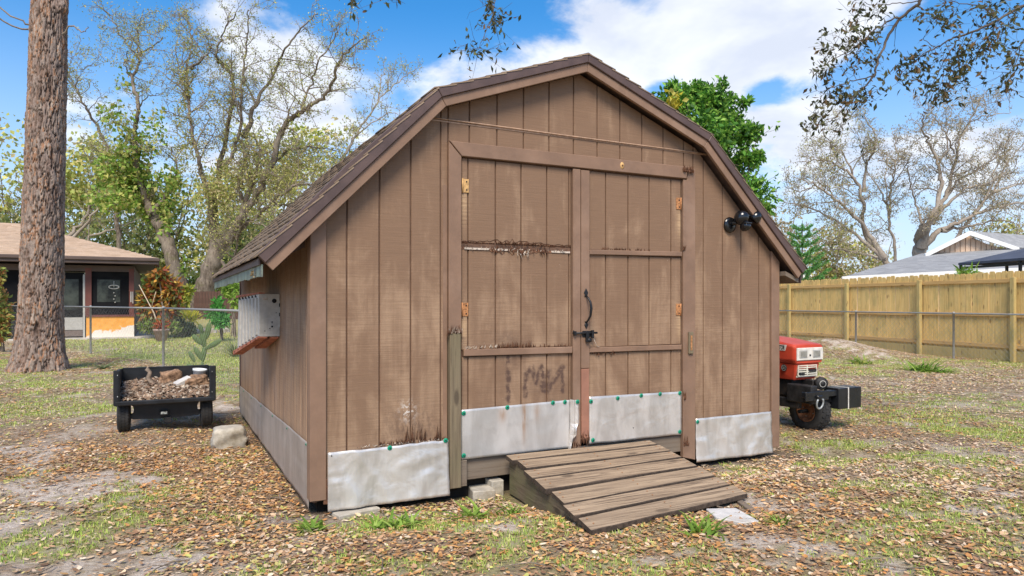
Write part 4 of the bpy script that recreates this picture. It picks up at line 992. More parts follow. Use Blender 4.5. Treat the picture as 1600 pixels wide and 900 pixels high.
# local: x right, y back, z up; hood front at y=0
bm = bmesh.new()
def ring(y, wt, wb, zt, zb, zsh): return [(-wb, y, zb), (-wt, y, zb + .04), (-wt, y, zsh), (-wt + .018, y, zt - .004), (0, y, zt + .008), (wt - .018, y, zt - .004), (wt, y, zsh), (wt, y, zb + .04), (wb, y, zb)]
secs = [ring(0.0, .212, .19, .928, .735, .90), ring(.03, .222, .20, .94, .733, .915), ring(.35, .225, .205, .985, .74, .962), ring(1.15, .235, .22, 1.05, .78, 1.02)]
rs_ = [[bm.verts.new(p) for p in s] for s in secs]
bm.faces.new(rs_[0]); bm.faces.new(rs_[-1][::-1])
for a, b_ in zip(rs_, rs_[1:]):
    for k in range(9): bm.faces.new((a[k], a[k - 1], b_[k - 1], b_[k]))
bmesh.ops.bevel(bm, geom=[e for e in bm.edges], offset=.005, segments=2, affect='EDGES', clamp_overlap=True)
hood = obj('hood', bm, M_RED, tr)
bm = bmesh.new(); hexa(bm, [(-.17, .05, .555), (.15, .05, .555), (.185, .015, .732), (-.195, .015, .732)], [(-.16, .32, .555), (.15, .32, .555), (.19, .40, .732), (-.20, .40, .732)])
bmesh.ops.bevel(bm, geom=bm.edges[:], offset=.008, segments=2, affect='EDGES'); obj('grille_housing', bm, M_RED, tr)
bm = bmesh.new(); box(bm, -.198, .195, -.012, .004, .768, .902, bev=.005)
for s in (-1, 1): box(bm, -.195 * s - .004, -.195 * s + .004, -.0125, -.008, .77, .9)
lp = obj('headlamp_panel', bm, M_WHT, tr)
for s in (-.105, .098):
    bm = bmesh.new(); box(bm, s - .060, s + .060, -.018, -.0125, .796, .878, 0, bev=.014); box(bm, s - .05, s + .05, -.021, -.018, .806, .868, 1, bev=.012)
    for k in range(5): box(bm, s - .04 + .018 * k, s - .036 + .018 * k, -.0225, -.021, .812, .862, 1)
    obj('headlamp', bm, [M_GALVB, M_LENS], lp)
bm = bmesh.new(); box(bm, -.012, .012, -.0145, -.0125, .81, .83, 0, bev=.002); obj('panel_slot', bm, M_CHK, lp)
bm = bmesh.new(); y0 = .034
for a, b_ in ((-.155, -.146), (-.018, -.006), (.128, .138)): box(bm, a, b_, y0 - .022, y0 - .006, .597, .717)
for k in range(6): 
    if k in (3,): box(bm, -.155, .0, y0 - .021, y0 - .007, .597 + .0215 * k, .608 + .0215 * k)
    else: box(bm, -.155 + (.0 if k != 1 else .05), .138, y0 - .021, y0 - .007, .597 + .0215 * k, .608 + .0215 * k)
box(bm, -.165, .148, y0 - .010, y0 - .002, .587, .600); box(bm, -.165, .148, y0 - .010, y0 - .002, .714, .724)
obj('grille', bm, M_GRIL, tr)
bm = bmesh.new(); box(bm, -.15, .135, y0 - .006, y0 + .0, .60, .715); box(bm, .01, .12, y0 - .03, y0 - .022, .645, .668, 1); box(bm, -.13, -.06, y0 - .028, y0 - .02, .61, .63, 1); obj('grille_mesh', bm, [M_CHK, M_BLKM], tr)
# side decal with lettering
bm = bmesh.new(); hexa(bm, [(-.2275, .12, .868), (-.2275, .95, .885), (-.2275, .95, .955), (-.2275, .10, .93)], [(-.2255, .12, .868), (-.2255, .95, .885), (-.2255, .95, .955), (-.2255, .10, .93)]); dec = obj('side_decal', bm, M_WHT, tr)
cu = bpy.data.curves.new('lettering', 'FONT'); cu.body = 'TRACTOR'; cu.size = .066; cu.extrude = .0006; cu.shear = .25; cu.offset = .0022; cu.space_character = 1.08
tmp = bpy.data.objects.new('lettering', cu); COL.objects.link(tmp)
bpy.context.view_layer.update()
me = bpy.data.meshes.new_from_object(tmp.evaluated_get(bpy.context.evaluated_depsgraph_get())); bpy.data.objects.remove(tmp)
me.materials.clear(); me.materials.append(M_INK)
for v in me.vertices: v.co.x *= .52
wtx = max(v.co.x for v in me.vertices)
o = bpy.data.objects.new('lettering', me); link(o, dec)
o.rotation_euler = (R(90), 0, R(-90)); o.location = (-.2284, .128 + wtx, .879)
bm = bmesh.new(); lathe(bm, [(0, .003), (.036, .003), (.038, 0)], 20, 0, T(-.199, .16, .68, 0, R(-90))); lathe(bm, [(.027, .0042), (.031, .0042)], 20, 1, T(-.199, .16, .68, 0, R(-90)))
for k in range(3): box(bm, -.2035, -.2030, .145, .178, .668 + .010 * k, .672 + .010 * k, 1)
obj('round_badge', bm, [M_INK, M_GALVB], tr)
bm = bmesh.new(); lathe(bm, [(0, .03), (.02, .03), (.022, .018), (.06, .012), (.075, .0), (.05, -.02), (0, -.02)], 20, 0, T(-.05, .55, 1.075)); obj('fuel_cap', bm, M_BLKM, tr)
bm = bmesh.new(); tube(bm, [(-.225, .30, .76), (-.24, .26, .70), (-.235, .22, .66)], .012, 8); obj('side_hose', bm, M_GALVB, tr)
# engine and frame
bm = bmesh.new(); box(bm, -.13, .13, .10, 1.2, .36, .60, bev=.02); box(bm, -.17, .16, .35, 1.1, .55, .78, bev=.02)
for k in range(7): box(bm, -.19, -.15, .4 + .09 * k, .45 + .09 * k, .46, .7, bev=.008)
tube(bm, [(-.18, .3, .5), (-.16, .9, .48)], .03, 8); obj('engine', bm, M_BLKM, tr)
bm = bmesh.new(); box(bm, -.19, -.13, -.02, 1.2, .26, .36, bev=.008); box(bm, .13, .18, .0, 1.2, .28, .36, bev=.008); box(bm, -.21, -.11, -.2, .12, .33, .52, bev=.01); box(bm, .0, .06, -.05, .10, .40, .56, bev=.01); obj('side_frame', bm, M_BLKM, tr)
bm = bmesh.new(); box(bm, -.30, .16, -.225, -.15, .40, .462, bev=.006); box(bm, -.345, -.0, -.245, -.225, .375, .468, bev=.004); fb = obj('front_bumper', bm, M_BLKP, tr)
bm = bmesh.new(); tube(bm, [(-.165 + .048 * math.cos(a), -.268 - .01 * math.sin(a), .352 + .058 * math.sin(a)) for a in np.linspace(-3.9, .75, 16)], .010, 8); obj('tow_ring', bm, M_GALV, fb)
bm = bmesh.new(); box(bm, -.20, -.12, -.275, -.246, .395, .43, bev=.008); obj('ring_bracket', bm, M_BLKP, fb)
fwh = tyre('front_wheel', tr, .0, .0, .222, .17, 0, M_RIMR, 24); fwh.location = (.045, .03, 0.0)
bm = bmesh.new(); box(bm, .06, .10, .0, .1, .2, .42, bev=.01); tube(bm, [(-.1, .05, .215), (.08, .05, .215)], .02, 8); obj('front_axle', bm, M_BLKM, tr)
bm = bmesh.new(); lathe(bm, [(0, -.035), (.03, -.035), (.055, -.03), (.068, -.02), (.068, .02), (.055, .03), (.03, .03), (.028, .042), (0, .042)], 22, 0, T(.06, -.10, .525, R(90), 0, R(-25)) ); lathe(bm, [(.03, .043), (.036, .042)], 20, 1, T(.06, -.10, .525, R(90), 0, R(-25))); obj('drive_pulley', bm, [M_BLKM, M_GALVB], tr)
bm = bmesh.new(); box(bm, .148, .505, -.25, -.06, .262, .482, bev=.006); wt = obj('front_weight', bm, M_BLKP, tr)
bm = bmesh.new(); box(bm, .29, .302, -.2535, -.056, .2585, .4855); obj('white_strap', bm, M_WHT, wt)
bm = bmesh.new(); box(bm, .02, .15, -.16, -.02, .33, .44, bev=.004); obj('weight_arm', bm, M_BLKM, tr)
# rear of the tractor, behind the shed
for s in (-1, 1):
    w_ = tyre('rear_wheel', tr, .0, .0, .45, .24, 0, M_RIMR, 20); w_.location = (s * .42, 1.55, 0)
    bm = bmesh.new(); tube(bm, [(s * .42, 1.55 + .5 * math.cos(a), .45 + .5 * math.sin(a)) for a in np.linspace(.3, 2.9, 10)], .03, 6); obj('fender', bm, M_RED, tr)
bm = bmesh.new(); box(bm, -.2, .2, 1.2, 1.8, .35, .62, bev=.03); obj('rear_housing', bm, M_BLKM, tr)
bm = bmesh.new(); box(bm, -.2, .2, 1.45, 1.8, .75, .82, bev=.03); box(bm, -.2, .2, 1.78, 1.84, .8, 1.05, bev=.02); obj('seat', bm, M_BLKP, tr)
bm = bmesh.new(); tube(bm, [(.17 * math.cos(a), 1.2 + .15 * math.sin(a), 1.2 + .07 * math.sin(a)) for a in np.linspace(0, 6.283, 18)], .012, 6, cap=False); tube(bm, [(0, 1.2, 1.2), (0, 1.05, .95)], .015, 6); obj('steering_wheel', bm, M_BLKP, tr)

# ------------------------------------------------------------------ fences
def wirefence(name, label, P, h, gapz=.02, sp=.125, group=None, posts=()):
    """P: list of (x, y) ends of straight runs; posts: (x, y) list"""
    root = empty(name, label, 'wire fence', (P[0][0], P[0][1], 0), 0, group); ox, oy = P[0]
    V, F = [], []
    for (a, b_) in zip(P, P[1:]):
        d = np.array([b_[0] - a[0], b_[1] - a[1]]); L = np.hypot(*d); d = d / L; nn = np.array([-d[1], d[0]])
        hh = h - gapz
        for s in (1, -1):
            t0 = np.arange(-hh, L + hh, sp)
            for q in t0:
                u0, u1 = q, q + hh * s; z0, z1 = gapz, h
                # clip to the run
                lo, hi = min(u0, u1), max(u0, u1)
                if hi <= 0 or lo >= L: continue
                def zat(u): return z0 + (u - u0) / (u1 - u0) * (z1 - z0)
                c0, c1 = max(lo, 0), min(hi, L)
                e = .0017
                base = len(V)
                for u in (c0, c1):
                    x, y = a[0] + d[0] * u - ox, a[1] + d[1] * u - oy; z = zat(u)
                    V += [(x + nn[0] * e * s + d[0] * e, y + nn[1] * e * s + d[1] * e, z), (x - nn[0] * e + nn[0] * e * s, y - nn[1] * e + nn[1] * e * s, z + e), (x + nn[0] * e * s - d[0] * e, y + nn[1] * e * s - d[1] * e, z - e)]
                F += [(base, base + 1, base + 4, base + 3), (base + 1, base + 2, base + 5, base + 4), (base + 2, base, base + 3, base + 5)]
        bm = bmesh.new(); tube(bm, [(a[0] - ox, a[1] - oy, h + .01), (b_[0] - ox, b_[1] - oy, h + .01)], .019, 8); obj('top_rail', bm, M_GALVD, root)
    npmesh('wire_mesh', V, F, M_GALVD, root, kind='stuff')
    bm = bmesh.new(); lathe(bm, [(.026, -.3), (.026, h + .0), (.032, h + .002), (.032, h + .03), (.02, h + .05), (0, h + .055)], 12)
    pr = None
    for (x, y) in posts:
        if pr is None: pr = obj('post', bm, M_GALVD, root, loc=(x - ox, y - oy, 0))
        else: again(pr, root, (x - ox, y - oy, 0))
    return root
M_GALVD = simple('dull_galvanised_wire', (.30, .30, .285), .6, .3, .15, 20, .05)
wirefence('chain_link_fence', 'grey chain-link fence before the neighbouring lawn on the left', [(-3.7, 9.75), (-7.4, 14.6), (-13.9, 21.0), (-20, 26.5)], 1.21, posts=[(-3.75, 9.80), (-7.4, 14.6), (-11.3, 18.45), (-16.1, 23.0), (-20, 26.5)])
def fx(Y): return 11.4 - .332 * (Y - 16.5)
def cfx(Y): return 10.9 - .36 * (Y - 16.9)
yp = [8.0, 10.1, 12.4, 14.6, 16.95, 19.75, 23.0, 26.0]
wirefence('chain_link_fence', 'chain-link fence standing just in front of the wooden privacy fence', [(cfx(7), 7), (cfx(27), 27)], 1.06, posts=[(cfx(y), y) for y in yp])

pf = empty('privacy_fence', 'new pale pine privacy fence along the right side of the yard', 'wooden fence', (fx(8), 8, 0), 0)
fdir = Vector((-.332, 1)).normalized(); fang = math.atan2(fdir.y, fdir.x)
FL = math.hypot(fx(8) - fx(31), 23); npk = int(FL / .148)
bm = bmesh.new(); w = .069
prism(bm, [(-w, 0), (w, 0), (w, 1.955), (w - .022, 1.985), (-w + .022, 1.985), (-w, 1.955)], -.009, .009, .003)
def fpt(d): return Vector((fdir.x * d, fdir.y * d, 0))
back = Vector((fdir.y, -fdir.x, 0))              # away from the yard
pk0 = None
for k in range(npk):
    p = fpt(k * .148) + back * (.055 + SP.uniform(-.003, .003)); z = .08 + SP.uniform(-.022, .018)
    ro = (SP.uniform(-.006, .006), SP.uniform(-.004, .004), fang)
    if pk0 is None: pk0 = obj('picket', bm, M_PICKET, pf, loc=(p.x, p.y, z)); pk0.rotation_euler = ro
    else: again(pk0, pf, (p.x, p.y, z), ro)
# posts stand on the yard side
pposts = []; d = .9
while d < FL: pposts.append(d); d += 2.47
for i, d in enumerate(pposts):
    p = fpt(d) - back * .045; bm = bmesh.new(); box(bm, -.048, .048, -.045, .045, -.4, 1.93 + SP.uniform(-.02, .02), bev=.006)
    o = obj('fence_post', bm, M_FPOST, pf, loc=(p.x, p.y, 0)); o.rotation_euler = (0, 0, fang)
for z, hgt in ((1.80, .09), (1.0, .09), (.27, .09)):
    prev = 0
    for d in pposts + [FL]:
        bm = bmesh.new(); L = d - prev; box(bm, 0, L - .004, -.022, .022, 0, hgt, bev=.004); p = fpt(prev) + back * .02
        o = obj('fence_rail', bm, M_FRAIL, pf, loc=(p.x, p.y, z + SP.uniform(-.015, .015))); o.rotation_euler = (0, 0, fang); prev = d
prev = 0
for d in pposts + [FL]:
    bm = bmesh.new(); box(bm, 0, d - prev - .004, -.018, .018, 0, .27, bev=.004); p = fpt(prev) + back * .022
    o = obj('kick_board', bm, M_FPOST, pf, loc=(p.x, p.y, -.06)); o.rotation_euler = (0, 0, fang); prev = d

# ------------------------------------------------------------------ houses
M_HB = simple('house_brown_trim', (.10, .068, .055), .6, 0, .15, 2, .05)
M_HRED = simple('house_maroon_post', (.145, .05, .038), .6, 0, .15, 3, .05)
M_SCREEN = simple('dark_insect_screen', (.014, .014, .015), .95, 0, .3, 1.5, 0, spec=.08)
M_HORG = None
m, t, b = material('orange_stucco_peeling', (.75, .33, .07), .85)
c = t.coord(); n = t.noise(c, 2.2, 4, .55, .2); x, y, z = t.sep(c)
n = t.math('ADD', t.math('MULTIPLY', n, .5), t.math('ADD', t.math('MULTIPLY', t.math('SUBTRACT', .42, z), .55), t.math('MULTIPLY', t.math('ADD', x, .95), .16)))
col = t.mix(t.sstep(n, .34, .37), t.mix(t.sstep(t.noise(c, 9, 4), .3, .7), (.80, .34, .05), (.86, .42, .09)), (.78, .72, .63)); t.put(b.inputs['Base Color'], col); M_HORG = m
M_HWALL = simple('dim_interior_wall', (.16, .12, .10), .8, 0, .2, 1, 0); M_FRAME = simple('pale_window_frame', (.45, .44, .40), .5, 0, .1, 5, 0)
m, t, b = material('porch_window_glass', (.05, .06, .055), .25); b.inputs['Specular IOR Level'].default_value = .3
c = t.coord(); t.put(b.inputs['Base Color'], t.mix(t.sstep(t.noise(c, 1.6, 5, .6), .35, .65), (.012, .013, .013), (.075, .085, .07))); M_PGL = m
M_SLAB = simple('porch_slab', (.52, .48, .42), .9, 0, .15, 3, .1)
HX, HY = -14.5, 26.4; HA = R(27)
hs_ = empty('neighbour_house', 'low house with tan shingle hip roof and screened porch on the left', 'house', (HX, HY, 0), HA)
def hb(nm, x0, x1, y0, y1, z0, z1, m_, parent=None, lab=None, bev=0.0):
    if x0 > -14.5: x0 *= .84; x1 *= .84 if x1 < 0 or nm == 'slab' else 1
    bm = bmesh.new(); box(bm, x0, x1, y0, y1, z0, z1, bev=bev); o = obj(nm, bm, m_, parent or hs_)
    if lab: o['label'] = lab
    return o
hb('slab', -14, 1.35, -.35, 6, -.4, .03, M_SLAB)
hb('knee_wall', -1.86, .0, -.06, .10, .03, .80, M_HORG, lab='orange stucco knee wall with a white peeling patch')
hb('sill', -1.88, .03, -.10, .12, .80, .87, M_HRED)
for x0, x1 in ((-.20, .0), (-1.90, -1.66), (-5.35, -5.15), (-7.9, -7.7)): hb('porch_post', x0, x1, -.08, .10, .87 if x0 > -2 else .03, 2.62, M_HRED)
hb('header_beam', -14, .02, -.07, .12, 2.50, 2.72, M_HB)
sc_ = hb('porch_screen', -1.66, -.20, .0, .01, .87, 2.50, M_SCREEN)
hb('window_pane', -1.45, -.55, -.008, -.002, 1.35, 2.2, M_PGL, sc_); hb('window_frame', -.56, -.50, -.012, -.003, .87, 2.3, M_SCREEN, sc_)
bm = bmesh.new()
tube(bm, [(-.67 + .17 * math.cos(a), -.03, 1.92 + .07 * math.sin(a)) for a in np.linspace(0, 6.283, 14)], .018, 5, cap=False); tube(bm, [(-.67, -.03, 2.15), (-.67, -.03, 1.9)], .012, 5)
for k in range(4): lathe(bm, [(0, -.03), (.03, 0), (0, .03)], 6, 0, T(-.67 + .04 * (k % 2), -.03, 1.70 - .12 * k))
obj('hanging_ornament', bm, M_FRAME, sc_)
dr2 = hb('porch_door', -3.05, -1.93, .0, .02, .05, 2.45, M_SCREEN); hb('door_frame', -1.99, -1.91, -.03, .02, .03, 2.38, M_FRAME, dr2); hb('door_frame', -3.15, -3.05, -.03, .02, .03, 2.4, M_FRAME, dr2)
hb('window_pane', -2.9, -2.15, -.009, -.002, 1.05, 2.2, M_PGL, dr2); hb('lower_panel', -3.03, -2.0, -.02, -.002, .32, .78, M_GALVB, dr2); hb('kick_panel', -3.03, -2.0, -.015, -.001, .08, .3, M_HWALL, dr2)
hb('porch_screen', -7.7, -5.35, .0, .01, .05, 2.5, M_SCREEN); hb('porch_screen', -14, -7.9, .0, .01, .05, 2.5, M_SCREEN); hb('porch_screen', -5.15, -3.15, .0, .01, .05, 2.5, M_SCREEN)
hb('side_wall', -.08, .0, .1, 9, .0, 2.7, M_HB); hb('rear_wall', -14, 0, 9, 9.1, 0, 2.7, M_HB)
hb('wind_chime', -.14, -.10, -.2, -.16, 1.35, 1.75, M_FRAME); hb('wind_chime', -.06, -.03, -.2, -.17, 1.3, 1.75, M_FRAME); hb('chime_top', -.2, .0, -.22, -.14, 1.76, 1.80, M_HRED)
# hip roof: eave rectangle, ridge
ex0, ex1, ey0, ey1, ez = -16, .82, -.75, 9.5, 2.99
rx0, rx1, ry, rz_ = -10.8, -4.31, 4.38, 4.58
bm = bmesh.new()
E4 = [(ex0, ey0, ez), (ex1, ey0, ez), (ex1, ey1, ez), (ex0, ey1, ez)]; Rg = [(rx0, ry, rz_), (rx1, ry, rz_)]
for f in ((E4[0], E4[1], Rg[1], Rg[0]), (E4[1], E4[2], Rg[1]), (E4[2], E4[3], Rg[0], Rg[1]), (E4[3], E4[0], Rg[0])): poly(bm, f)
rf = obj('roof', bm, M_SHINH, hs_)
n = 22; Vs, Fs = [], []
for k in range(n):                               # shingle courses on the front and right slopes
    q0, q1 = k / n, (k + 1) / n
    def L(a, b_, q): return np.array(a) + (np.array(b_) - np.array(a)) * q
    for (A, B_, C_, D_) in ((E4[0], E4[1], Rg[1], Rg[0]), (E4[1], E4[2], Rg[1], Rg[1])):
        a, b2, c2, d2 = L(A, D_, q0), L(B_, C_, q0), L(B_, C_, q1), L(A, D_, q1); up = np.array((0, 0, .035)); s = len(Vs)
        Vs += [a + up, b2 + up, c2 + up * .3, d2 + up * .3, a + up * .05, b2 + up * .05]; Fs += [(s, s + 1, s + 2, s + 3), (s + 4, s + 5, s + 1, s)]
npmesh('shingle_courses', Vs, Fs, M_SHINH, rf, kind='stuff')
hb('fascia', ex0, ex1 + .02, ey0 - .03, ey0 - .001, ez - .21, ez + .03, M_HB, rf); hb('fascia', ex1 + .001, ex1 + .03, ey0, ey1, ez - .21, ez + .03, M_HB, rf); hb('soffit', ex0, ex1, ey0, ey1, ez - .20, ez - .17, M_HB, rf)
hb('gutter', ex0, ex1 + .06, ey0 - .10, ey0 - .031, ez - .10, ez + .01, M_HB, rf, bev=.015)

# right neighbour: grey roof with a gablet, seen over the fence
g_ = empty('grey_roof_house', 'house with grey shingle roof and white-trimmed gable behind the wooden fence', 'house', (19, 31, 0), 0)
def rel(px, py, Z): p = P3(px, py, Z); return (p.x - 19, p.y - 31, p.z)
eL, eR = rel(1316, 433, 31.5), rel(1760, 411, 27.5); tL, tR = rel(1440, 396, 36), rel(1592, 387, 35)
bm = bmesh.new(); far_ = rel(1330, 425, 45)
rr = rel(1760, 378, 34.5)
poly(bm, [eL, eR, rr, tR, tL]); poly(bm, [eL, tL, rel(1452, 394, 44), rel(1356, 425, 50)]); rfg = obj('roof', bm, M_SHING, g_)
ap = rel(1514, 363, 35.6); apb = rel(1514 + 40, 360, 42)
bm = bmesh.new(); a = rel(1444, 396.5, 35.2); b_ = rel(1590, 387, 34.6); apf = rel(1514, 361, 34.9)
poly(bm, [a, apf, tuple(Vector(apf) + Vector((4.8, 7, 0))), tuple(Vector(a) + Vector((4.6, 7, 0)))]); poly(bm, [b_, apf, rel(1760, 378, 41), rel(1760, 392, 34.4)]); obj('gable_roof', bm, M_SHING, g_)
bm = bmesh.new()
for (p, q) in ((a, apf), (b_, apf)):
    p, q = Vector(p), Vector(q); dn = Vector((0, 0, -.22)); fr = Vector((0, -.12, 0))
    hexa(bm, [p + fr, q + fr, q + fr + dn, p + fr + dn * .9], [p, q, q + dn, p + dn * .9])
obj('white_rake', bm, simple('white_fascia_paint', (.78, .77, .74), .6, 0, .05, 3, 0), g_); M_WF = bpy.data.materials['white_fascia_paint']
apl = Vector(apf) + Vector((0, .35, -.25)); al, bl = Vector(a) + Vector((.5, .35, -.05)), Vector(b_) + Vector((-.5, .35, -.05))
M_TANS = simple('tan_gable_siding', (.66, .47, .33), .8, 0, .12, 2, 0)
nbd = 14
gw = bmesh.new(); poly(gw, [Vector(a) + Vector((.1, .42, -.3)), Vector(b_) + Vector((-.1, .42, -.3)), Vector(apf) + Vector((0, .42, -.08))]); gwo = obj('gable_wall', gw, M_TANS, g_)
for k in range(nbd):
    q0, q1 = k / nbd, (k + .93) / nbd; 
    def top(q): 
        x = al.x + (bl.x - al.x) * q; zz_ = (al.z + (apl.z - al.z) * (x - al.x) / (apl.x - al.x)) if x < apl.x else (bl.z + (apl.z - bl.z) * (bl.x - x) / (bl.x - apl.x)); return x, zz_
    x0, z0 = top(q0); x1, z1 = top(q1); yb = al.y + (bl.y - al.y) * q0; bm = bmesh.new()
    hexa(bm, [(x0, yb, al.z - .35), (x1, yb, al.z - .35), (x1, yb, z1 + .02), (x0, yb, z0 + .02)], [(x0, yb + .03, al.z - .35), (x1, yb + .03, al.z - .35), (x1, yb + .03, z1 + .02), (x0, yb + .03, z0 + .02)]); obj('gable_board', bm, M_TANS, gwo)
bm = bmesh.new(); eLv, eRv = Vector(eL), Vector(eR); hexa(bm, [eLv + Vector((-.02, -.04, .03)), eRv + Vector((0, -.04, .03)), eRv + Vector((0, -.04, -.2)), eLv + Vector((0, -.04, -.2))], [eLv + Vector((-.02, .0, .03)), eRv + Vector((0, .0, .03)), eRv + Vector((0, .0, -.2)), eLv + Vector((0, .0, -.2))]); obj('fascia', bm, M_WF, g_)
bm = bmesh.new(); wl_ = [eLv + Vector((.8, .6, 0)), eRv + Vector((0, .6, 0))]
poly(bm, [(wl_[0].x, wl_[0].y, 0), (wl_[1].x, wl_[1].y, 0), (wl_[1].x, wl_[1].y, eR[2]), (wl_[0].x, wl_[0].y, eL[2])]); poly(bm, [(wl_[0].x, wl_[0].y, 0), (wl_[0].x + 2, wl_[0].y + 14, 0), (wl_[0].x + 2, wl_[0].y + 14, eL[2]), (wl_[0].x, wl_[0].y, eL[2])]); obj('wall', bm, M_TANS, g_)
# courses on the grey slope
Vs, Fs = [], []
for k in range(26):
    q0, q1 = k / 26, (k + 1) / 26; a_, b2, c2, d2 = L(eL, tL, q0), L(eR, rr, q0), L(eR, rr, q1), L(eL, tL, q1); up = np.array((0, -.01, .03)); s = len(Vs)
    Vs += [a_ + up, b2 + up, c2 + up * .2, d2 + up * .2, a_ + up * .05, b2 + up * .05]; Fs += [(s, s + 1, s + 2, s + 3), (s + 4, s + 5, s + 1, s)]
# canopy
gz_ = empty('canopy', 'black-framed grey pop-up canopy behind the wooden fence', 'canopy', (14.45, 18.5, 0), R(3))
M_CANV = simple('charcoal_canvas', (.075, .085, .115), .8, 0, .15, 2, .1); hz = 2.6
Wc = 3.5
bm = bmesh.new(); c0 = [(0, 0, hz), (Wc, 0, hz), (Wc, Wc, hz), (0, Wc, hz)]; pk = (Wc / 2, Wc / 2, hz + .55)
for k in range(4): poly(bm, [c0[k - 1], c0[k], pk])
for k in range(4): a, b_ = Vector(c0[k - 1]), Vector(c0[k]); poly(bm, [a, b_, b_ + Vector((0, 0, -.07)), a + Vector((0, 0, -.07))])
obj('canopy_cover', bm, M_CANV, gz_)
for x, y in ((0.05, .05), (Wc - .05, .05), (.05, Wc - .05), (Wc - .05, Wc - .05), (.05, Wc * .3), (Wc * .45, Wc - .05)):
    bm = bmesh.new(); box(bm, x - .035, x + .035, y - .035, y + .035, 0, hz - .02, bev=.005); obj('canopy_pole', bm, M_BLK, gz_)
bm = bmesh.new(); box(bm, .02, .07, .1, Wc - .1, hz - .2, hz - .13); obj('canopy_brace', bm, M_BLK, gz_)
bm = bmesh.new(); tube(bm, [(.05, Wc - .1, hz - .15), (.05, Wc - 1.0, hz - .7)], .012, 5); obj('canopy_brace', bm, M_GALVD, gz_)
# far little roof left of it
wf = P3(1262, 431, 70); fb_ = empty('far_white_building', 'low far building with white flat roof edge beyond the fence', 'building', (wf.x, wf.y, 0))
bm = bmesh.new(); box(bm, -2, 3.2, 0, 6, 0, wf.z - .3); obj('wall', bm, M_TANS, fb_); bm = bmesh.new(); box(bm, -2.3, 3.5, -.3, 6.3, wf.z - .3, wf.z + .15, bev=.02); obj('flat_roof', bm, M_WF, fb_)

# ------------------------------------------------------------------ trees and plants
class Wood:
    """collects tapering branch tubes as numpy arrays"""
    def __init__(s): s.V = []; s.F = []; s.n = 0
    def add(s, P, R_, seg=5):
        P = np.asarray(P, float); n = len(P); R_ = np.broadcast_to(np.asarray(R_, float), (n,))
        d = np.gradient(P, axis=0); d /= np.linalg.norm(d, axis=1)[:, None] + 1e-9
        up = np.array((.31, .2, .93)) if abs(d[0][2]) < .8 else np.array((1., .1, 0))
        a = np.cross(d, up); a /= np.linalg.norm(a, axis=1)[:, None] + 1e-9; b_ = np.cross(d, a)
        an = np.arange(seg) * 2 * np.pi / seg
        V = P[:, None, :] + R_[:, None, None] * (a[:, None, :] * np.cos(an)[None, :, None] + b_[:, None, :] * np.sin(an)[None, :, None])
        i = np.arange(n - 1)[:, None] * seg; k = np.arange(seg)[None, :]; k2 = (k + 1) % seg
        F = np.stack([i + k, i + k2, i + seg + k2, i + seg + k], -1).reshape(-1, 4) + s.n
        s.V.append(V.reshape(-1, 3)); s.F.append(F); s.n += n * seg
    def build(s, name, mat, parent):
        return npmesh(name, np.concatenate(s.V), np.concatenate(s.F), mat, parent, smooth=True)
def spline(P, per=6, jit=0, r=None):
    """Catmull-Rom through points"""
    P = np.asarray(P, float); n = len(P); Q = np.vstack([2 * P[0] - P[1], P, 2 * P[-1] - P[-2]]); out = []
    for i in range(n - 1):
        p0, p1, p2, p3 = Q[i:i + 4]
        for k in range(per):
            t_ = k / per; out.append(.5 * (2 * p1 + (p2 - p0) * t_ + (2 * p0 - 5 * p1 + 4 * p2 - p3) * t_ ** 2 + (3 * p1 - p0 - 3 * p2 + p3) * t_ ** 3))
    out.append(P[-1]); out = np.array(out)
    if jit: out[1:-1] += r.normal(0, jit, (len(out) - 2, 3))
    return out
def leaves_mesh(name, C_, D_, size, asp, cols, mat, parent, r, kind=None, fold=.25):
    """one folded leaf (two triangles) at each point C_, along D_"""
    n = len(C_); D_ = D_ / (np.linalg.norm(D_, axis=1)[:, None] + 1e-9)
    q = r.normal(0, 1, (n, 3)); S_ = np.cross(D_, q); S_ /= np.linalg.norm(S_, axis=1)[:, None] + 1e-9; N_ = np.cross(D_, S_)
    L = (size * (.6 + .8 * r.random(n)))[:, None]; Wd = L * asp
    V = np.stack([C_, C_ + D_ * L * .5 + S_ * Wd * .5 + N_ * Wd * fold, C_ + D_ * L, C_ + D_ * L * .5 - S_ * Wd * .5 + N_ * Wd * fold], 1).reshape(-1, 3)
    i = np.arange(n)[:, None] * 4; F = np.concatenate([i + np.array((0, 1, 2)), i + np.array((0, 2, 3))], 0)
    return npmesh(name, V, F, mat, parent, col=np.repeat(cols, 4, 0), kind=kind)
def palette(cols, n, r, var=.25):
    c = np.array(cols)[r.integers(0, len(cols), n)]; return c * (1 + var * (r.random((n, 1)) * 2 - 1))
def barkmat(name, a, b_, c_, sc=1.0, moss=None):
    m, t, b = material(name, a, .95, 0, .15)
    c = t.coord(); g = t.noise(t.map(c, (5 * sc, 5 * sc, 1.1 * sc)), 2, 7, .7, .6); n = t.noise(c, .7 * sc, 4, .6)
    col = t.mix(t.sstep(g, .36, .66), c_, a); col = t.mix(t.math('MULTIPLY', t.sstep(n, .42, .66), .6), col, b_)
    if moss: col = t.mix(t.math('MULTIPLY', t.sstep(t.noise(c, 1.6 * sc, 5, .6), .52, .7), .5), col, moss)
    t.put(b.inputs['Base Color'], col); t.put(b.inputs['Normal'], t.bump(g, .9, .06 / sc)); return m
M_OAKB = barkmat('grey_oak_bark', (.26, .21, .16), (.34, .285, .225), (.075, .055, .042), 1.0, (.14, .14, .06))
M_PALEB = barkmat('pale_tree_bark', (.38, .325, .26), (.46, .40, .33), (.24, .19, .15), 1.2)
M_TWIG = barkmat('twig_bark', (.29, .235, .18), (.36, .30, .235), (.16, .125, .095), 3.0)
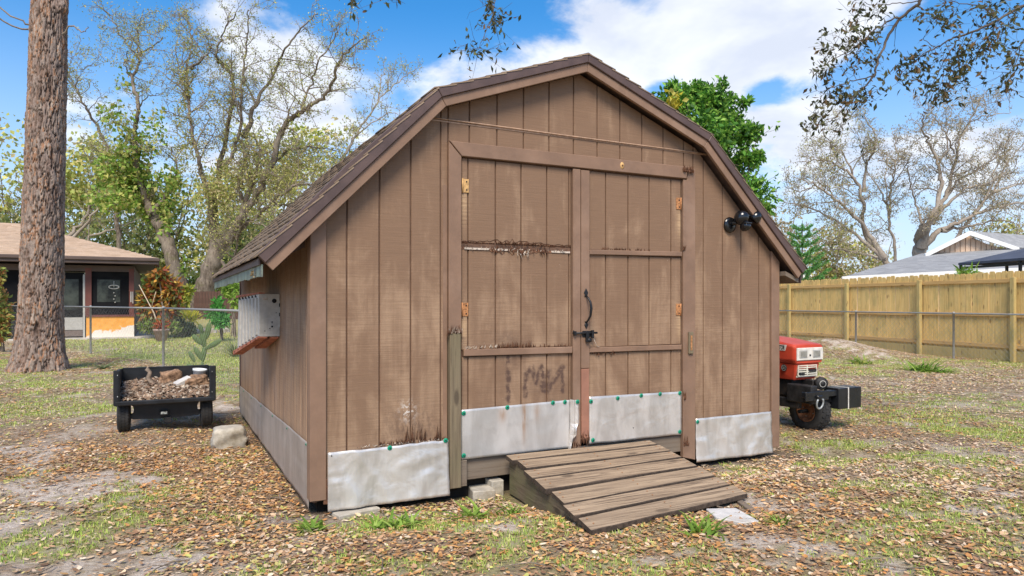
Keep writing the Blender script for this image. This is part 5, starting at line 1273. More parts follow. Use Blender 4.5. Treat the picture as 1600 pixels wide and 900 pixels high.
OLIVE = [(.42, .43, .11), (.52, .50, .14), (.56, .50, .18), (.34, .38, .10), (.56, .46, .24), (.46, .47, .16), (.30, .35, .09)]
TAN = [(.46, .38, .22), (.52, .43, .27), (.38, .32, .16), (.36, .34, .14), (.55, .47, .33)]
VINE = [(.22, .36, .05), (.32, .46, .08), (.16, .28, .04), (.42, .54, .13), (.26, .40, .07)]
DENSE = [(.08, .22, .03), (.13, .32, .04), (.22, .44, .06), (.05, .14, .025), (.32, .52, .09)]
DARKG = [(.15, .19, .06), (.20, .25, .08), (.12, .16, .05), (.27, .29, .11), (.34, .32, .15)]

def twigs(W_, P, R_, r, dens, L0, spread, lv, tips, upb=.25, gn=.28, seg=4, minr=.006, start=.0):
    """branchlets along polyline P with radii R_; collects leaf anchors in tips"""
    seglen = np.linalg.norm(np.diff(P, axis=0), axis=1); tot = seglen.sum(); n = max(1, int(tot * dens)); cum = np.concatenate([[0], np.cumsum(seglen)])
    for q in (start + (1 - start) * (np.arange(n) + r.random(n)) / n) * tot:
        i = min(len(P) - 2, int(np.searchsorted(cum, q) - 1)); i = max(i, 0); f = (q - cum[i]) / (seglen[i] + 1e-9)
        p = P[i] + (P[i + 1] - P[i]) * f; d = (P[i + 1] - P[i]) / (seglen[i] + 1e-9); rr_ = R_[i]
        v = r.normal(0, 1, 3); v -= d * v.dot(d); v /= np.linalg.norm(v) + 1e-9
        d2 = d * (1 - spread) + v * spread + np.array((0, 0, upb)); d2 /= np.linalg.norm(d2)
        L_ = L0 * (.45 + .9 * r.random()) * (.55 + .45 * (1 - q / tot)); k = 5 if lv > 0 else 4
        pts = [p]; dd = d2; k = 5 if lv > 1 else 4 if lv > 0 else 3
        for _ in range(k):
            dd = dd + r.normal(0, gn, 3) + np.array((0, 0, .04)); dd /= np.linalg.norm(dd); pts.append(pts[-1] + dd * L_ / k)
        pts = np.array(pts); r0 = max(minr, min(rr_ * .6, L_ * .018)); R2 = np.linspace(r0, max(minr * .6, r0 * .3), k + 1)
        W_.add(pts, R2, seg if lv > 0 else 3)
        if lv > 0: twigs(W_, pts, R2, r, dens * (1.7 if lv > 1 else 1.6), L_ * .52, spread, lv - 1, tips, upb, gn, 3, minr, .15)
        else: tips.append(pts[1:])
def tree(name, label, cat, base, limbs, mat, r, leafcols, dens=1.0, L0=2.2, lv=2, leaf=.11, per=5, group=None, asp=.45, spread=.75, upb=.25, minr=.014, jit=.05, spl=6, kind_name='crown', scatter=.16, droop=0.0):
    """limbs: list of (points, r0, r1, twig start)"""
    root = empty(name, label, cat, tuple(base), 0, group); base = np.array(base, float)
    W_ = Wood(); W2 = Wood(); tips = []
    for (P, r0, r1, st_) in limbs:
        Q = spline(P, spl, jit, r) - base; ss = np.linspace(0, 1, len(Q)); kk = 1 if st_ > .9 else .52 + (.38 * np.exp(-ss / .12) if r0 > .12 else 0); R_ = kk * (r0 + (r1 - r0) * np.linspace(0, 1, len(Q)) ** .8)
        if st_ > .9: R_ = np.array(R_); R_[-2] *= .8; R_[-1] *= .15
        W_.add(Q, R_, 10 if r0 > .15 else 7)
        if dens: twigs(W2, Q, R_, r, dens, L0, spread, lv, tips, upb, start=st_, minr=minr)
    W_.build('trunk', mat, root)
    if W2.V: W2.build('branches', M_TWIG if mat is not M_PALEB else M_PALEB, root)['kind'] = 'stuff'
    if tips and per:
        A = np.concatenate(tips); A = np.repeat(A, per, 0); n = len(A)
        C_ = A + r.normal(0, scatter, (n, 3)); D_ = r.normal(0, 1, (n, 3)) + np.array((0, 0, -droop))
        # colour drifts by clump
        k = fbm(C_[:, 0] * .5, C_[:, 1] * .5, C_[:, 2] * .5, 77, 3); c = palette(leafcols, n, r) * (.75 + .5 * k[:, None])
        leaves_mesh('crown', C_, D_, leaf, asp, c, M_LEAF, root, r)
    return root
def px_limb(L, Z, r, dz=1.2, wander=.8):
    """limb from traced points at distance Z, wandering nearer and farther as it climbs"""
    n = len(L); zz_ = Z + np.concatenate([[0], np.cumsum(r.normal(0, wander, n - 1))]) * np.linspace(.2, 1, n)
    return [np.array(P3(px, py, z)) for (px, py), z in zip(L, zz_)]
def M(px, Z): return px / FPX * Z

r = np.random.default_rng(5)
ZA = 40.
bA = P3(311, 500, ZA)
def lim(L, w0, w1, st_=.1, Z=ZA, wander=.9): return (px_limb(L, Z, r, wander=wander), M(w0, Z), M(w1, Z), st_)
limA = [lim([(311, 505), (318, 462), (327, 425), (336, 398), (338, 372)], 19, 10, .99, wander=.1), lim([(296, 512), (304, 480), (316, 450), (326, 425)], 9, 4, .99, wander=.1), lim([(330, 508), (327, 470), (327, 435)], 8, 4, .99, wander=.1),
        lim([(336, 400), (334, 330), (344, 262), (354, 205), (364, 160), (362, 118), (350, 103), (338, 92), (345, 62), (368, 22)], 9, 1.6, .35),
        lim([(344, 262), (362, 245), (376, 200), (377, 150), (382, 100), (386, 55), (388, 15)], 6, 1.4, .3), lim([(382, 215), (400, 165), (428, 115), (447, 76), (470, 45), (497, 22)], 6, 1.4, .1),
        lim([(336, 395), (356, 372), (385, 328), (418, 272), (440, 208), (456, 186), (480, 168), (507, 150), (521, 125), (530, 96), (545, 76), (572, 60)], 13, 1.4, .3),
        lim([(456, 186), (470, 172), (484, 135), (499, 96), (518, 68), (530, 38)], 5, 1.2, .1),
        lim([(340, 400), (362, 374), (392, 345), (425, 317), (458, 291), (486, 289), (510, 300)], 9, 2, .4), lim([(425, 317), (450, 320), (478, 308)], 4, 1.2, .3),
        lim([(336, 392), (330, 330), (318, 282), (309, 248), (299, 200), (296, 160), (292, 102), (300, 72), (296, 40), (284, 12)], 8, 1.4, .3),
        lim([(299, 108), (318, 90), (333, 68)], 4, 1.2, .1), lim([(296, 160), (282, 120), (275, 90), (278, 60)], 3, 1, .1), lim([(380, 330), (405, 250), (398, 210)], 6, 2, .2),
        lim([(385, 328), (372, 290), (382, 250), (372, 215)], 6, 2, .2), lim([(418, 272), (450, 235), (500, 230), (525, 236)], 4, 1.4, .2), lim([(340, 398), (360, 420), (380, 350), (430, 360)], 5, 1.5, .3)]
tree('oak_tree', 'big forked oak with many gnarled limbs, its trunk between the croton and the shed', 'tree', bA, limA, M_OAKB, r, OLIVE, dens=1.8, L0=2.6, lv=2, leaf=.12, per=2, scatter=.14)
# vine-covered leaning oak
bB = P3(289, 500, 41)
limB = [lim([(289, 505), (288, 470), (276, 425), (262, 385), (250, 352), (240, 335), (234, 315)], 13, 8, .99, 41, .1), lim([(240, 335), (222, 300), (212, 250), (211, 200), (216, 162), (206, 124), (215, 104), (219, 82)], 9, 3, .2, 41),
        lim([(215, 88), (196, 66), (180, 40), (170, 24), (152, 8)], 3, 1, .1, 41), lim([(217, 84), (236, 74), (254, 58)], 3, 1, .1, 41), lim([(215, 82), (216, 45), (224, 15)], 2.6, 1, .1, 41), lim([(206, 124), (196, 104), (199, 80)], 2.5, 1, .1, 41),
        lim([(216, 170), (232, 150), (254, 146)], 2.2, .8, .2, 41), lim([(240, 335), (262, 300), (276, 262), (268, 230)], 6, 2, .2, 41), lim([(230, 318), (196, 290), (172, 250), (160, 215)], 5, 1.5, .2, 41)]
tB = tree('oak_tree', 'leaning oak wrapped in bright green vines, left of the big forked oak', 'tree', bB, limB, M_OAKB, r, OLIVE, dens=1.9, L0=2.0, lv=2, leaf=.11, per=3)
def clump(name, centers, n, size, cols, parent, r, asp=.7, kind=None, mat=None, shell=.55, droop=.3, base=(0, 0, 0), fold=.25):
    """leafy clumps: centers = (point, radii, weight)"""
    w = np.array([c[2] for c in centers], float); w /= w.sum(); ks = r.choice(len(centers), n, p=w)
    cp = np.array([np.array(c[0], float) for c in centers])[ks]; rad = np.array([np.broadcast_to(c[1], 3) for c in centers])[ks]
    v = r.normal(0, 1, (n, 3)); v /= np.linalg.norm(v, axis=1)[:, None]; v *= (r.random(n) ** .5)[:, None]
    C_ = cp + v * rad
    k = fbm(C_[:, 0] / size * .13, C_[:, 1] / size * .13, C_[:, 2] / size * .13, 13, 3); keep = k > r.random(n) * .35 + .32 * shell
    C_, v = C_[keep], v[keep]; k = k[keep]; n = len(C_)
    D_ = v * .5 + r.normal(0, .7, (n, 3)) + np.array((0, 0, -droop))
    return leaves_mesh(name, C_ - np.array(base), D_, size, asp, palette(cols, n, r, .3), mat or M_LEAF, parent, r, kind, fold)
cB = [(P3(x, y, 41 + r.normal(0, .8)), (M(rx, 41), M(rx, 41), M(ry, 41)), w) for x, y, rx, ry, w in ((213, 240, 26, 40, 2), (190, 270, 40, 40, 2.5), (228, 300, 36, 38, 2.5), (250, 330, 28, 30, 2), (265, 290, 26, 34, 1.5), (200, 200, 30, 34, .6), (180, 180, 26, 26, .4), (246, 200, 18, 40, .5), (255, 350, 14, 24, .5), (288, 415, 10, 24, .25), (175, 310, 36, 24, 1.2), (200, 120, 20, 26, .2))]
clump('vines', cB, 10500, .25, VINE + OLIVE[:3], tB, r, base=bB, shell=.9)
cA = [(P3(x, y, 40 + r.normal(0, .8)), (M(rx, 40), M(rx, 40), M(ry, 40)), w) for x, y, rx, ry, w in ((292, 130, 10, 70, .5), (285, 190, 16, 50, .6), (300, 240, 24, 34, .9), (330, 300, 40, 50, 2), (370, 300, 46, 54, 2.4), (420, 270, 50, 40, 2), (460, 250, 50, 30, 1.6), (345, 370, 24, 40, 1), (400, 380, 36, 34, 1.3), (500, 260, 40, 24, 1))]
tA = [o for o in bpy.data.objects if o.name == 'oak_tree'][0]
clump('hanging_moss_foliage', cA, 12000, .2, OLIVE + TAN[:2], tA, r, base=bA, asp=.4, shell=1.0)
def simple_tree(label, limbs, base, Z, cols, dens=1.8, L0=2.2, lv=2, leaf=.13, per=2, mat=M_OAKB, name='background_tree', group='trees beyond the left lawn', **kw):
    L = [lim(a, w0, w1, st_, Z) for a, w0, w1, st_ in limbs]
    return tree(name, label, 'tree', P3(base[0], base[1], Z), L, mat, r, cols, dens, L0, lv, leaf, per, group, **kw)
simple_tree('bare forked tree just right of the pine trunk, behind the house roof', [([(196, 490), (188, 400), (176, 300), (166, 230), (150, 195), (131, 162), (118, 136), (101, 122), (88, 116)], 7, 1.4, .3), ([(118, 136), (125, 114), (145, 98)], 2, .8, .1), ([(124, 145), (104, 150), (90, 140)], 1.5, .6, .1), ([(118, 136), (108, 110), (112, 84)], 1.6, .6, .1), ([(176, 300), (150, 270), (130, 230)], 3, 1, .2)], (196, 497), 44, OLIVE)
simple_tree('tall slender tree leaning right at the shed roof edge', [([(480, 480), (492, 380), (515, 280), (545, 232), (562, 200), (580, 176), (597, 150), (621, 128), (650, 108)], 6, 1.2, .4), ([(590, 158), (596, 128), (602, 105)], 2, .8, .1), ([(556, 212), (584, 190), (605, 178), (625, 176)], 2.4, .8, .1), ([(602, 145), (612, 118), (620, 98)], 1.8, .8, .1)], (480, 497), 44, OLIVE, mat=M_PALEB, L0=1.7)
simple_tree('low sprawling tree with pale limbs behind the house roof', [([(105, 490), (108, 380), (130, 345), (150, 310), (163, 280), (168, 262)], 7, 1.6, .2), ([(125, 480), (130, 385), (165, 362), (195, 352), (215, 342)], 5, 1.5, .2), ([(108, 380), (150, 330), (178, 310), (200, 290)], 4, 1.2, .2)], (108, 497), 43, OLIVE + DARKG[:2], mat=M_PALEB, L0=2.6, dens=1.2)
# woods behind, tree by tree
for k, (px, top, hw, Z, cols, lb) in enumerate(((20, 185, 60, 50, OLIVE, 'yellow-green tree at the far left edge behind the pine'), (118, 215, 62, 54, OLIVE, 'yellow-green tree above the house roof, right of the pine'), (205, 300, 60, 52, DARKG, 'dark bushy tree right behind the house ridge'),
        (265, 262, 60, 56, OLIVE + DARKG, 'mottled tree behind the two big oak trunks'), (352, 255, 62, 58, OLIVE, 'yellowish tree behind the fork of the big oak'), (430, 200, 66, 54, OLIVE, 'broad yellow-green tree beside the shed roof slope'), (520, 195, 66, 56, OLIVE, 'bright yellow-green tree nearest the shed ridge'), (600, 240, 60, 60, OLIVE, 'tree mostly hidden behind the shed roof'), (400, 350, 60, 50, DARKG, 'dark evergreen tree low behind the shed eave'), (70, 330, 60, 48, DARKG, 'dark tree behind the house and pine trunk'))):
    b0 = P3(px, 498, Z); zt = P3(px, top, Z); w = M(hw, Z); limbs = []
    for q in range(7):
        an = 6.283 * q / 7 + r.random(); rad = w * (.35 + .6 * r.random()); hz_ = .45 + .5 * r.random()
        tip = np.array((b0.x + math.cos(an) * rad, b0.y + math.sin(an) * rad, b0.z + (zt.z - b0.z) * (hz_ if q else .97))); mid = np.array((b0.x + math.cos(an) * rad * .3, b0.y + math.sin(an) * rad * .3, b0.z + (tip[2] - b0.z) * .5))
        limbs.append(([np.array(b0), mid, tip], M(5, Z), M(1, Z), .4))
    ro = tree('background_tree', lb, 'tree', b0, limbs, M_OAKB, r, cols, .8, 2.6, 2, .19, 2, 'background trees behind the left lawn', scatter=.22)
    cc = []
    for q in range(34):
        an = 6.283 * r.random(); rad = w * math.sqrt(r.random()); z = .25 + .72 * r.random(); s = (1 - ((z - .55) / .5) ** 2) ** .5 if abs(z - .55) < .5 else .2
        cc.append(((b0.x + math.cos(an) * rad * s, b0.y + math.sin(an) * rad * s, b0.z + (zt.z - b0.z) * z), (1.9 + r.random(), 1.9, 1.1 + .6 * r.random()), 1))
    clump('foliage', cc, 6500, .34, [tuple(min(.7, q * 1.25) for q in c_) for c_ in cols], ro, r, base=b0, shell=1.05)
# ---- right side
ZD = 43.
limD = [(([(1437, 490), (1438, 440), (1437, 395), (1440, 375), (1443, 350)]), 15, 7, .99), ([(1440, 385), (1452, 345), (1470, 300), (1466, 260), (1452, 225), (1442, 200), (1441, 178)], 9, 1.2, .3), ([(1455, 350), (1476, 308), (1490, 262), (1497, 226), (1515, 190), (1530, 160), (1542, 142)], 6, 1, .2),
        ([(1491, 240), (1476, 206), (1459, 182), (1450, 163)], 3, 1, .1), ([(1442, 382), (1470, 360), (1500, 346), (1540, 330), (1575, 320), (1612, 314)], 8, 2, .3), ([(1446, 375), (1434, 330), (1426, 300), (1420, 265), (1417, 248)], 4, 1, .2),
        ([(1460, 340), (1500, 300), (1540, 286), (1590, 262)], 5, 1, .2), ([(1476, 308), (1500, 280), (1535, 262), (1560, 240), (1590, 200)], 3.5, 1, .2), ([(1466, 260), (1480, 230), (1478, 200), (1490, 165)], 3, .8, .2), ([(1515, 190), (1545, 180), (1580, 175)], 2, .8, .1), ([(1470, 360), (1520, 352), (1560, 345), (1600, 352)], 4, 1, .2)]
simple_tree('large pale-limbed bare tree rising behind the grey roof gable', limD, (1437, 497), ZD, TAN, 1.9, 2.4, 2, .12, 2, M_PALEB, 'bare_tree', 'bare trees beyond the wooden fence', scatter=.12)
limD2 = [([(1478, 490), (1484, 400), (1500, 365), (1522, 334), (1550, 300), (1574, 256), (1602, 222)], 9, 1.5, .3), ([(1550, 300), (1582, 290), (1615, 282)], 4, 1, .1), ([(1522, 334), (1545, 300), (1555, 262), (1580, 225)], 3.5, 1, .2), ([(1574, 256), (1570, 230), (1585, 200)], 2.5, .8, .1)]
simple_tree('bare tree leaning right above the gable apex at the photo edge', limD2, (1478, 497), 46, TAN, 1.9, 2.2, 2, .12, 2, M_PALEB, 'bare_tree', 'bare trees beyond the wooden fence', scatter=.12)
limE = [([(1385, 490), (1388, 440), (1398, 400), (1390, 350), (1391, 300), (1398, 265), (1401, 232), (1395, 205)], 6, 1.2, .4), ([(1391, 330), (1372, 292), (1352, 266)], 3, 1, .1), ([(1398, 270), (1380, 252), (1362, 246)], 2, .8, .1), ([(1395, 290), (1412, 265), (1425, 240)], 2, .8, .1), ([(1388, 340), (1384, 280), (1388, 240)], 2.5, .8, .1)]
simple_tree('slim upright bare tree between the two wide bare trees', limE, (1385, 497), 45, TAN, 2.0, 1.9, 2, .12, 2, M_PALEB, 'bare_tree', 'bare trees beyond the wooden fence', scatter=.12)
limF = [([(1392, 490), (1390, 430), (1384, 405), (1352, 366), (1348, 320), (1336, 280), (1316, 262), (1290, 252), (1250, 253)], 10, 1.2, .35), ([(1350, 300), (1353, 260), (1363, 240), (1369, 215), (1356, 190), (1348, 170)], 4, 1, .2), ([(1380, 402), (1346, 350), (1310, 316), (1276, 290), (1240, 276)], 7, 1, .3), ([(1384, 405), (1350, 398), (1310, 389), (1276, 388)], 4, 1, .4),
        ([(1378, 404), (1332, 362), (1292, 336), (1250, 320), (1222, 318)], 5, 1, .3), ([(1336, 280), (1320, 245), (1300, 225), (1270, 210)], 3, .8, .1), ([(1276, 290), (1250, 300), (1225, 290)], 2.5, .8, .1), ([(1316, 262), (1300, 232), (1285, 200)], 2.5, .8, .1), ([(1310, 316), (1290, 290), (1262, 285)], 2.5, .8, .1)]
simple_tree('wide-spreading bare tree right of the shed, over the fence', limF, (1392, 497), 44, TAN + OLIVE[:2], 1.9, 2.4, 2, .12, 2, M_PALEB, 'bare_tree', 'bare trees beyond the wooden fence', scatter=.12)
for k, (px, top, hw, Z, cols, n_, lb) in enumerate(((1215, 290, 52, 60, TAN, 3800, 'hazy tan tree behind the shed right eave'), (1300, 345, 50, 58, OLIVE + TAN, 3800, 'low yellowish tree above the fence, left of the grey roof'), (1370, 375, 40, 60, OLIVE + TAN, 2500, 'small yellowish tree behind the bare trees'), (1575, 325, 44, 56, OLIVE + TAN, 4000, 'olive tree behind the grey roof at the right edge'))):
    b0 = P3(px, 498, Z); zt = P3(px, top, Z); w = M(hw, Z); limbs = []
    for q in range(6):
        an = 6.283 * q / 6 + r.random(); rad = w * (.3 + .6 * r.random())
        tip = np.array((b0.x + math.cos(an) * rad, b0.y + math.sin(an) * rad, b0.z + (zt.z - b0.z) * (.6 + .4 * r.random()))); mid = np.array((b0.x + math.cos(an) * rad * .3, b0.y + math.sin(an) * rad * .3, b0.z + (tip[2] - b0.z) * .5))
        limbs.append(([np.array(b0), mid, tip], M(4, Z), M(1, Z), .4))
    ro = tree('background_tree', lb, 'tree', b0, limbs, M_PALEB, r, cols, .8, 2.6, 2, .17, 2, 'background trees beyond the wooden fence', scatter=.22)
    cc = [((b0.x + r.normal(0, w * .45), b0.y + r.normal(0, w * .4), b0.z + (zt.z - b0.z) * (.35 + .55 * r.random())), (1.5, 1.5, .9), 1) for q in range(18)]
    clump('foliage', cc, n_, .28, cols, ro, r, base=b0, shell=1.05)
# leafy green tree right behind the shed
ZF = 14.5; bF = (P3(1090, 500, ZF).x, ZF, gz(P3(1090, 500, ZF).x, ZF)); LF = []
for tip_ in ((1040, 150), (1075, 135), (1120, 150), (1150, 190), (1185, 215), (1195, 280), (1180, 330), (1110, 220), (1060, 190), (1020, 170)):
    q = P3(*tip_, ZF + r.normal(0, .7)); LF.append(([np.array(bF), np.array((bF[0] + (q.x - bF[0]) * .25, ZF, 1.9)), np.array((bF[0] + (q.x - bF[0]) * .6, (ZF + q.y) / 2, 3.0 + (q.z - 3) * .4)), np.array(q)], .09, .012, .45))
tF = tree('leafy_tree', 'dense bright green leafy tree standing right behind the shed roof', 'tree', bF, LF, M_OAKB, r, DENSE, 2.2, .9, 1, .11, 3, None, asp=.5, minr=.005, scatter=.08)
cF = [(P3(x, y, ZF + r.normal(0, .35)), (M(rx, ZF), M(rx, ZF) * .9, M(ry, ZF)), w) for x, y, rx, ry, w in ((1050, 158, 32, 24, 1.2), (1085, 150, 32, 22, 1.2), (1120, 162, 28, 26, 1), (1140, 200, 28, 26, 1.1), (1172, 208, 20, 14, .5), (1100, 210, 48, 40, 2), (1150, 250, 34, 30, 1.3), (1180, 245, 14, 12, .3), (1175, 300, 30, 26, 1), (1200, 308, 16, 18, .5), (1190, 330, 14, 12, .3), (1130, 300, 44, 44, 1.2), (1080, 260, 60, 50, 1.5), (1050, 135, 10, 10, .2), (1130, 130, 6, 12, .12), (1162, 160, 8, 8, .1))]
clump('foliage', cF, 15000, .125, DENSE, tF, r, base=bF, asp=.48, shell=.85, droop=.2)
clump('yellow_leaves', [(P3(1052, 155, ZF - .5), (M(14, ZF),) * 3, 1), (P3(1048, 165, ZF - .5), (M(8, ZF),) * 3, 1)], 110, .12, [(.6, .5, .05), (.5, .45, .1)], tF, r, base=bF, shell=0)
# Norfolk pine beyond the fence
bN = (P3(1253, 500, 26.).x, 26., -.03); zN = P3(1252, 343, 26.).z
nf = empty('norfolk_pine', 'tiered bright green Norfolk pine rising behind the fence by the shed eave', 'tree', bN)
Wn = Wood(); Wn.add(np.array([(0, 0, 0), (0, 0, 2.2), (.02, 0, zN)]), [.07, .045, .01], 8); Wn.build('trunk', M_OAKB, nf)
VN = []; DN = []; Wb = Wood(); tier = 0; z = 1.4
while z < zN - .1:
    f = (zN - z) / (zN - 1.4); L_ = .20 + 1.05 * f ** .85; nb = 7
    for k in range(nb):
        an = 6.283 * (k + .5 * (tier % 2)) / nb + r.normal(0, .1); pts = []
        for q in np.linspace(0, 1, 8): pts.append((math.cos(an) * L_ * q, math.sin(an) * L_ * q, z + L_ * (.10 * q + .38 * q * q)))
        pts = np.array(pts); Wb.add(pts, np.linspace(.014, .006, 8), 4)
        m_ = int(330 * L_); q = r.random(m_) * .95 + .05; C_ = np.stack([math.cos(an) * L_ * q, math.sin(an) * L_ * q, z + L_ * (.10 * q + .38 * q * q)], 1)
        d = r.normal(0, 1, (m_, 3)) * .8 + np.array((math.cos(an) * .8, math.sin(an) * .8, .6)); VN.append(C_); DN.append(d)
    z += .30 + .06 * f; tier += 1
Wb.build('branches', M_TWIG, nf)['kind'] = 'stuff'; VN = np.concatenate(VN); DN = np.concatenate(DN)
leaves_mesh('needles', VN, DN, .095, .24, palette([(.16, .40, .10), (.24, .52, .15), (.12, .30, .07)], len(VN), r), M_LEAF, nf, r)

# ---- the big pine trunk
PX, PY = -9.62, 14.0
pn = empty('pine_tree', 'tall pine with thick scaly reddish bark trunk standing left of the cart', 'tree', (PX, PY, gz(PX, PY)))
na, nh = 200, 620; th = np.arange(na) / na * 2 * np.pi; hh = np.linspace(-.15, 10.5, nh)
TH, HH = np.meshgrid(th, hh)
rad = .375 - .011 * HH + .155 * np.exp(-np.maximum(HH, 0) / .42) * (1 + .28 * np.cos(5 * TH + 1)); rad = np.maximum(rad, .28)
u = TH / (2 * np.pi) * 26; v = HH * 3.4
ux = np.cos(TH) * 4.2; uy = np.sin(TH) * 4.2
w1 = fbm(ux * 1.3, uy * 1.3, HH * 1.6, 3, 3); w2 = fbm(ux * 2, uy * 2, HH * 3, 9, 3)
def worley(TH, HH):
    best = np.full(TH.shape, 9.); sec = np.full(TH.shape, 9.); idn = np.zeros(TH.shape)
    n_u = 24; U = (TH / (2 * np.pi) * n_u + (w1 - .5) * 2.2); Vv = HH * 3.6 + (w2 - .5) * 2.4
    ui, vi = np.floor(U).astype(int), np.floor(Vv).astype(int)
    for a in (-1, 0, 1):
        for b in (-1, 0, 1):
            cu_, cv_ = ui + a, vi + b; hx = _h(cu_ % n_u, cv_, 1, 5); hy = _h(cu_ % n_u, cv_, 2, 6)
            d = np.maximum(np.abs(cu_ + hx - U), np.abs(cv_ + hy - Vv) * .9) + .12 * np.hypot(cu_ + hx - U, cv_ + hy - Vv)
            new = d < best; sec = np.where(new, best, np.minimum(sec, d)); idn = np.where(new, _h(cu_ % n_u, cv_, 3, 7), idn); best = np.where(new, d, best)
    return best, sec - best, idn
b1, edge, idn = worley(TH, HH)
e_ = np.clip(edge * 4.5 + (fbm(ux * 6, uy * 6, HH * 12, 45, 3) - .5) * .7, 0, 1)
fl2 = fbm(ux * 5, uy * 5, HH * 14, 15, 3); lay = np.floor((idn + .8 * fbm(ux * 3, uy * 3, HH * 6, 25, 3)) * 4) / 4
disp = .034 * e_ ** .5 + .016 * lay * e_ + .026 * (fl2 - .5) + .010 * np.floor(fbm(ux * 4, uy * 4, HH * 9, 55, 3) * 8) / 4 + .06 * np.exp(-((HH - 7.35) / .16) ** 2) * np.exp(-(((TH + .25 + np.pi) % (2 * np.pi) - np.pi) / .3) ** 2) * 1.6 + .02 * (w1 - .5)
Rr = rad + disp - .03
leanx = .028 * HH; V = np.stack([Rr * np.cos(TH) + leanx, Rr * np.sin(TH), HH], -1).reshape(-1, 3)
I = np.arange(na * nh).reshape(nh, na); I2 = np.roll(I, -1, 1); F = np.stack([I[:-1], I2[:-1], I2[1:], I[1:]], -1).reshape(-1, 4)
pick = .5 * idn + .9 * fbm(ux * 2.2, uy * 2.2, HH * 5, 65, 4) + .35 * (fl2 - .5) - .12; base_c = np.zeros(TH.shape + (3,)); base_c[:] = (.27, .185, .14)
base_c[pick > .35] = (.34, .26, .215); base_c[pick > .56] = (.38, .30, .245); base_c[pick > .74] = (.46, .25, .145); base_c[pick > .86] = (.50, .40, .32)
sm = (fl2 > .60); base_c[sm] = base_c[sm] * .75 + np.array((.10, .05, .03)); cr = e_[..., None] ** .7; base_c = base_c * cr + np.array((.055, .035, .027)) * (1 - cr)
base_c *= (.66 + .4 * fbm(ux * 9, uy * 9, HH * 18, 31, 2))[..., None]
m, t, b = material('scaly_pine_bark', (.3, .2, .15), .95, 0, .15)
at_ = t.new('ShaderNodeAttribute', attribute_name='Col').outputs['Color']; c = t.coord(); g = t.noise(t.map(c, (14, 14, 5)), 2, 6, .7, .5)
t.put(b.inputs['Base Color'], t.mix(t.math('MULTIPLY', t.sstep(g, .55, .35), .55), at_, (.07, .045, .035))); t.put(b.inputs['Normal'], t.bump(g, .8, .02)); M_PINEB = m
npmesh('trunk', V, F, m, pn, col=base_c.reshape(-1, 3), smooth=False)
Wp = Wood(); rp_ = np.random.default_rng(3)
for L_ in ([(.25, -.1, 6.9), (-.35, -.3, 7.1), (-1.2, -.6, 7.9), (-2.2, -.7, 9)], [(.2, -.1, 6.85), (-.45, -.35, 6.95), (-1.0, -.6, 7.75)], [(.3, 0, 6.7), (.75, -.1, 6.95), (.95, -.1, 6.85), (1.05, -.1, 6.95)]): Wp.add(spline(L_, 5, .02, rp_), np.linspace(.02, .008, 16)[:len(spline(L_, 5))], 5)
Wp.build('dead_twigs', M_TWIG, pn)['kind'] = 'stuff'
# flakes of bark shed around the foot come with the litter

# ---- overhanging oak sprays, from a tree above and behind the camera
SPRAY = [(.085, .095, .035), (.12, .13, .045), (.06, .065, .03), (.17, .15, .06), (.23, .14, .06), (.075, .08, .035)]
M_DKB = barkmat('dark_branch_bark', (.14, .11, .085), (.19, .155, .125), (.06, .045, .035), 6)
def spray(label, limbs, clusters, Z, seed, n=1, root_px=None):
    r2 = np.random.default_rng(seed); first = P3(*limbs[0][0][0], Z); root = empty('overhanging_branch', label, 'branch', tuple(first), 0, 'oak sprays hanging into view at the top'); base = np.array(first)
    W_ = Wood(); tips = []
    for L_, w0, w1 in limbs:
        zz_ = Z + np.cumsum(r2.normal(0, .06, len(L_))); P = np.array([np.array(P3(x, y, z)) for (x, y), z in zip(L_, zz_)]); Q = spline(P, 6, .006, r2) - base
        R_ = np.linspace(M(w0, Z), M(w1, Z), len(Q)) * .62; W_.add(Q, R_, 6)
        twigs(W_, Q, R_, r2, 3.2, .30, .7, 1, tips, -.25, .3, 3, .0016, .15)
    for (x, y, rx, ry, k) in clusters:
        for _ in range(k):
            a = np.array(P3(x + r2.normal(0, rx * .5), y + r2.normal(0, ry * .5), Z + r2.normal(0, .08))) - base; d = r2.normal(0, .05, 3); p = np.array([a, a + d, a + d * 2 + r2.normal(0, .02, 3)]); W_.add(p, [.002, .0016, .001], 3); tips.append(p)
    W_.build('twigs', M_DKB, root)['kind'] = 'stuff'
    A = np.concatenate(tips); A = A[r2.random(len(A)) < .62]; A = np.repeat(A, 2, 0); m_ = len(A)
    leaves_mesh('leaves', A + r2.normal(0, .018, (m_, 3)), r2.normal(0, .8, (m_, 3)) + np.array((0, 0, -.5)), .058, .42, palette(SPRAY, m_, r2), M_LEAF, root, r2)
spray('left oak spray arching down from the top right edge of the sky', [([(1452, -40), (1438, 2), (1410, 26), (1386, 60), (1373, 90), (1365, 118), (1346, 140), (1330, 155), (1312, 176), (1292, 196)], 4.5, .8), ([(1410, 26), (1376, 40), (1354, 58), (1330, 78), (1304, 92), (1280, 106)], 2.2, .7), ([(1365, 118), (1330, 128), (1298, 138), (1280, 146)], 1.6, .6), ([(1438, 2), (1400, 5), (1370, 8), (1350, 5)], 1.4, .6), ([(1350, 138), (1345, 160), (1320, 190), (1316, 196)], 1.2, .5)],
      [(1305, 85, 26, 20, 34), (1340, 60, 28, 22, 30), (1290, 110, 16, 10, 14), (1355, 15, 30, 14, 22), (1300, 150, 22, 14, 20), (1345, 155, 24, 12, 22), (1275, 190, 14, 14, 14), (1315, 193, 12, 8, 10), (1360, 95, 18, 14, 12), (1285, 175, 12, 12, 8)], 6.2, 4)
